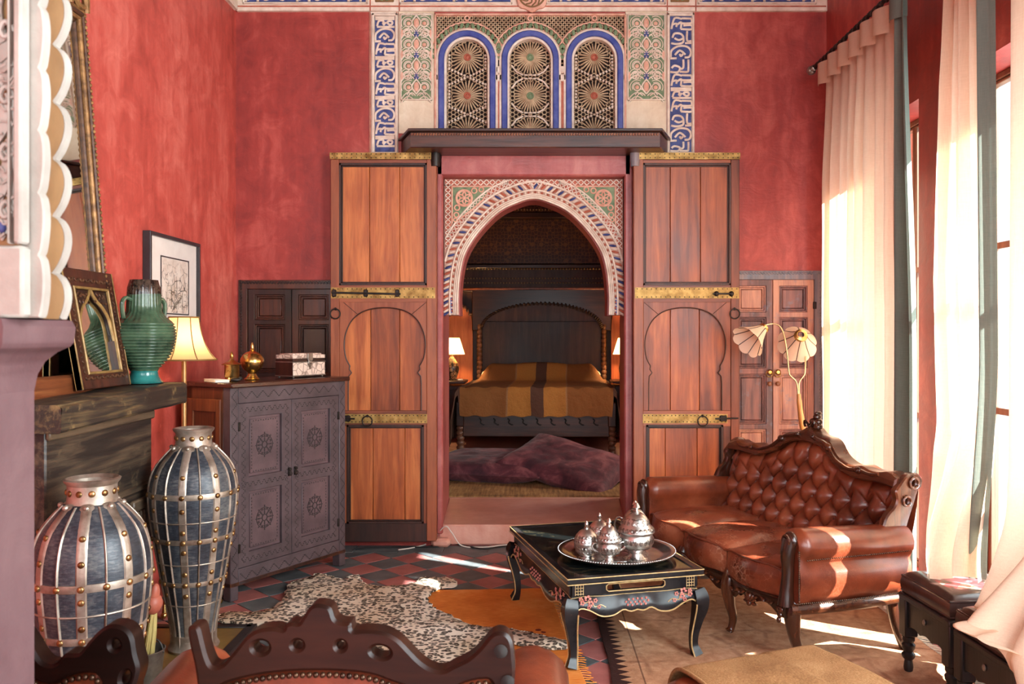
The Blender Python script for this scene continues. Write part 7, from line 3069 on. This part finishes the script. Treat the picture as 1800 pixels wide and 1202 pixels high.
# ------------------------------------------------------------------ near archway: mauve pillar and its carved stucco
pi_ = struct('wall_near', 'mauve plaster pillar of the near archway with a moulded ledge')
PX, PY0, PY1 = -.729, 1.13, 1.25
G().box((PX - .26, (PY0 + PY1) / 2, .69), (.52, PY1 - PY0, 1.38)).build('pier', M['mauve'], pi_)
def ledge(u, v_):
    # moulded capital profile swept round the pier's right-hand end
    prof = [(0, 1.37), (.004, 1.394), (.012, 1.412), (.026, 1.426), (.040, 1.434), (.044, 1.440), (.046, 1.462), (.042, 1.472), (.034, 1.474), (-.02, 1.474)]
    k = v_ * (len(prof) - 1)
    i = min(len(prof) - 2, int(k))
    o_, z = lerp(prof[i][0], prof[i + 1][0], k - i), lerp(prof[i][1], prof[i + 1][1], k - i)
    o2 = o_ * .6
    pts = [(PX - .52, PY0 - o2), (PX + o_, PY0 - o2), (PX + o_, PY1 + o2), (PX - .52, PY1 + o2)]
    k = u * 3
    i = min(2, int(k))
    return (lerp(pts[i][0], pts[i + 1][0], k - i), lerp(pts[i][1], pts[i + 1][1], k - i), z)
G().grid(ledge, 3, 36).box((PX - .26, 1.19, 1.42), (.5, .11, .10)).build('ledge', M['mauve'], pi_, angle=30)

st_ = struct('trim_12', 'white carved stucco panel with scalloped edges on the near archway')
ztop_ = 2.15
PER = .083


def lobe(z, ph):
    t = ((z + ph) / PER) % 1.0
    return sin(PI * t) ** .5 * (1 - .35 * (1 - t)) if 0 < t < 1 else 0


def edge(x, amp, ph):
    out, z = [], 1.474
    while z < ztop_:
        out.append((x + amp * lobe(z, ph), z))
        z += PER / 16
    return out


X1, A1, X2, A2 = -.654, .008, -.700, .026
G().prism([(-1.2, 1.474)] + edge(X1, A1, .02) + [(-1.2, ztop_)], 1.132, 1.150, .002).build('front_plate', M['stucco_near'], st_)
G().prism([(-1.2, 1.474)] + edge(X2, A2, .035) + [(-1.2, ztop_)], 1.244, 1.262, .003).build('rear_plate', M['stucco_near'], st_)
def soff(u, v_):
    z = lerp(1.474, ztop_, u)
    a, b_ = X1 + A1 * lobe(z, .02), X2 + A2 * lobe(z, .035)
    return (lerp(a, b_, v_) - .004 - .010 * sin(PI * v_), lerp(1.149, 1.245, v_), z)
G().grid(soff, 180, 8).build('tan_soffit', M['stucco_tan'], st_, angle=80)
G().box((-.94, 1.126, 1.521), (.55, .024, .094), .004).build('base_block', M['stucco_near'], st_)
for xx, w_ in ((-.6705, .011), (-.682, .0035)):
    G().box((xx, 1.121, 1.87), (w_, .022, .60), .003).build('fillet', M['stucco_near'], st_)
G().prism([(-1.2, 1.565), (-.676, 1.565), (-.676, ztop_), (-1.2, ztop_)], 1.124, 1.131).build('tan_ground', M['stucco_tan'], st_)
# large carved leaves on the face
def leaf(pts, wd, ribs):
    P = cr([(x + .062, 1.120, z) for x, z in pts], 8)
    n = len(P)
    g = G()
    g.tube(P, [wd * max(.12, sin(PI * (i + .6) / (n + .2)) ** .8) for i in range(n)], 8, flat=.4, up=(0, 1, 0))
    for k in range(ribs):
        i = int((k + 1) * n / (ribs + 1))
        p = P[i]
        t = (P[min(i + 1, n - 1)] - P[i - 1]).normalized()
        q = Vector((-t.z, 0, t.x))
        r_ = wd * .9 * sin(PI * (i + .6) / (n + .2)) ** .8
        g.tube([p + q * r_ * -.9 + Vector((0, -.004, 0)), p + Vector((0, -wd * .4 - .001, 0)) + t * .006, p + q * r_ * .9 + Vector((0, -.004, 0))], .0022, 5)
    g.build('carved_leaf', M['stucco_near'], st_)


leaf([(-.752, 1.93), (-.768, 1.88), (-.764, 1.84), (-.748, 1.79), (-.740, 1.775)], .015, 12)
leaf([(-.742, 1.775), (-.752, 1.74), (-.775, 1.70), (-.785, 1.66)], .014, 7)
leaf([(-.79, 1.95), (-.782, 1.87), (-.772, 1.82), (-.770, 1.79)], .014, 14)
leaf([(-.739, 1.745), (-.744, 1.70), (-.752, 1.66), (-.76, 1.625)], .009, 6)
leaf([(-.770, 1.70), (-.768, 1.65), (-.776, 1.60), (-.785, 1.575)], .012, 8)
leaf([(-.740, 1.655), (-.746, 1.62), (-.752, 1.598), (-.758, 1.575)], .008, 4)
leaf([(-.744, 2.03), (-.756, 1.98), (-.752, 1.95), (-.743, 1.91)], .011, 6)
leaf([(-.752, 1.81), (-.760, 1.79), (-.772, 1.765)], .010, 5)
leaf([(-.84, 1.98), (-.85, 1.9), (-.83, 1.82), (-.82, 1.76)], .022, 10)
for k in range(14):
    xx, zz = -.86 - .055 * (k % 5) + .02 * (k // 5), 1.63 + .13 * (k // 5) + .02 * sin(k * 2.0)
    a_ = .6 * sin(k * 1.7)
    leaf([(xx, zz + .07), (xx + .03 * sin(a_), zz + .03), (xx + .02, zz - .02), (xx + .035 * sin(a_), zz - .06)], .016, 8)
g = G()
for z in (1.615, 1.69, 1.765, 1.85):
    g.tube(cr([(-.679, 1.120, z), (-.687, 1.114, z + .010), (-.694, 1.114, z), (-.689, 1.114, z - .010), (-.682, 1.116, z - .005)], 5), .0034, 6)
g.build('carved_scroll', M['stucco_near'], st_)
G().ball((-.694, 1.118, 1.592), (.006, .006, .008), 10, 8).build('blue_bud', M['blue_paint'], st_)
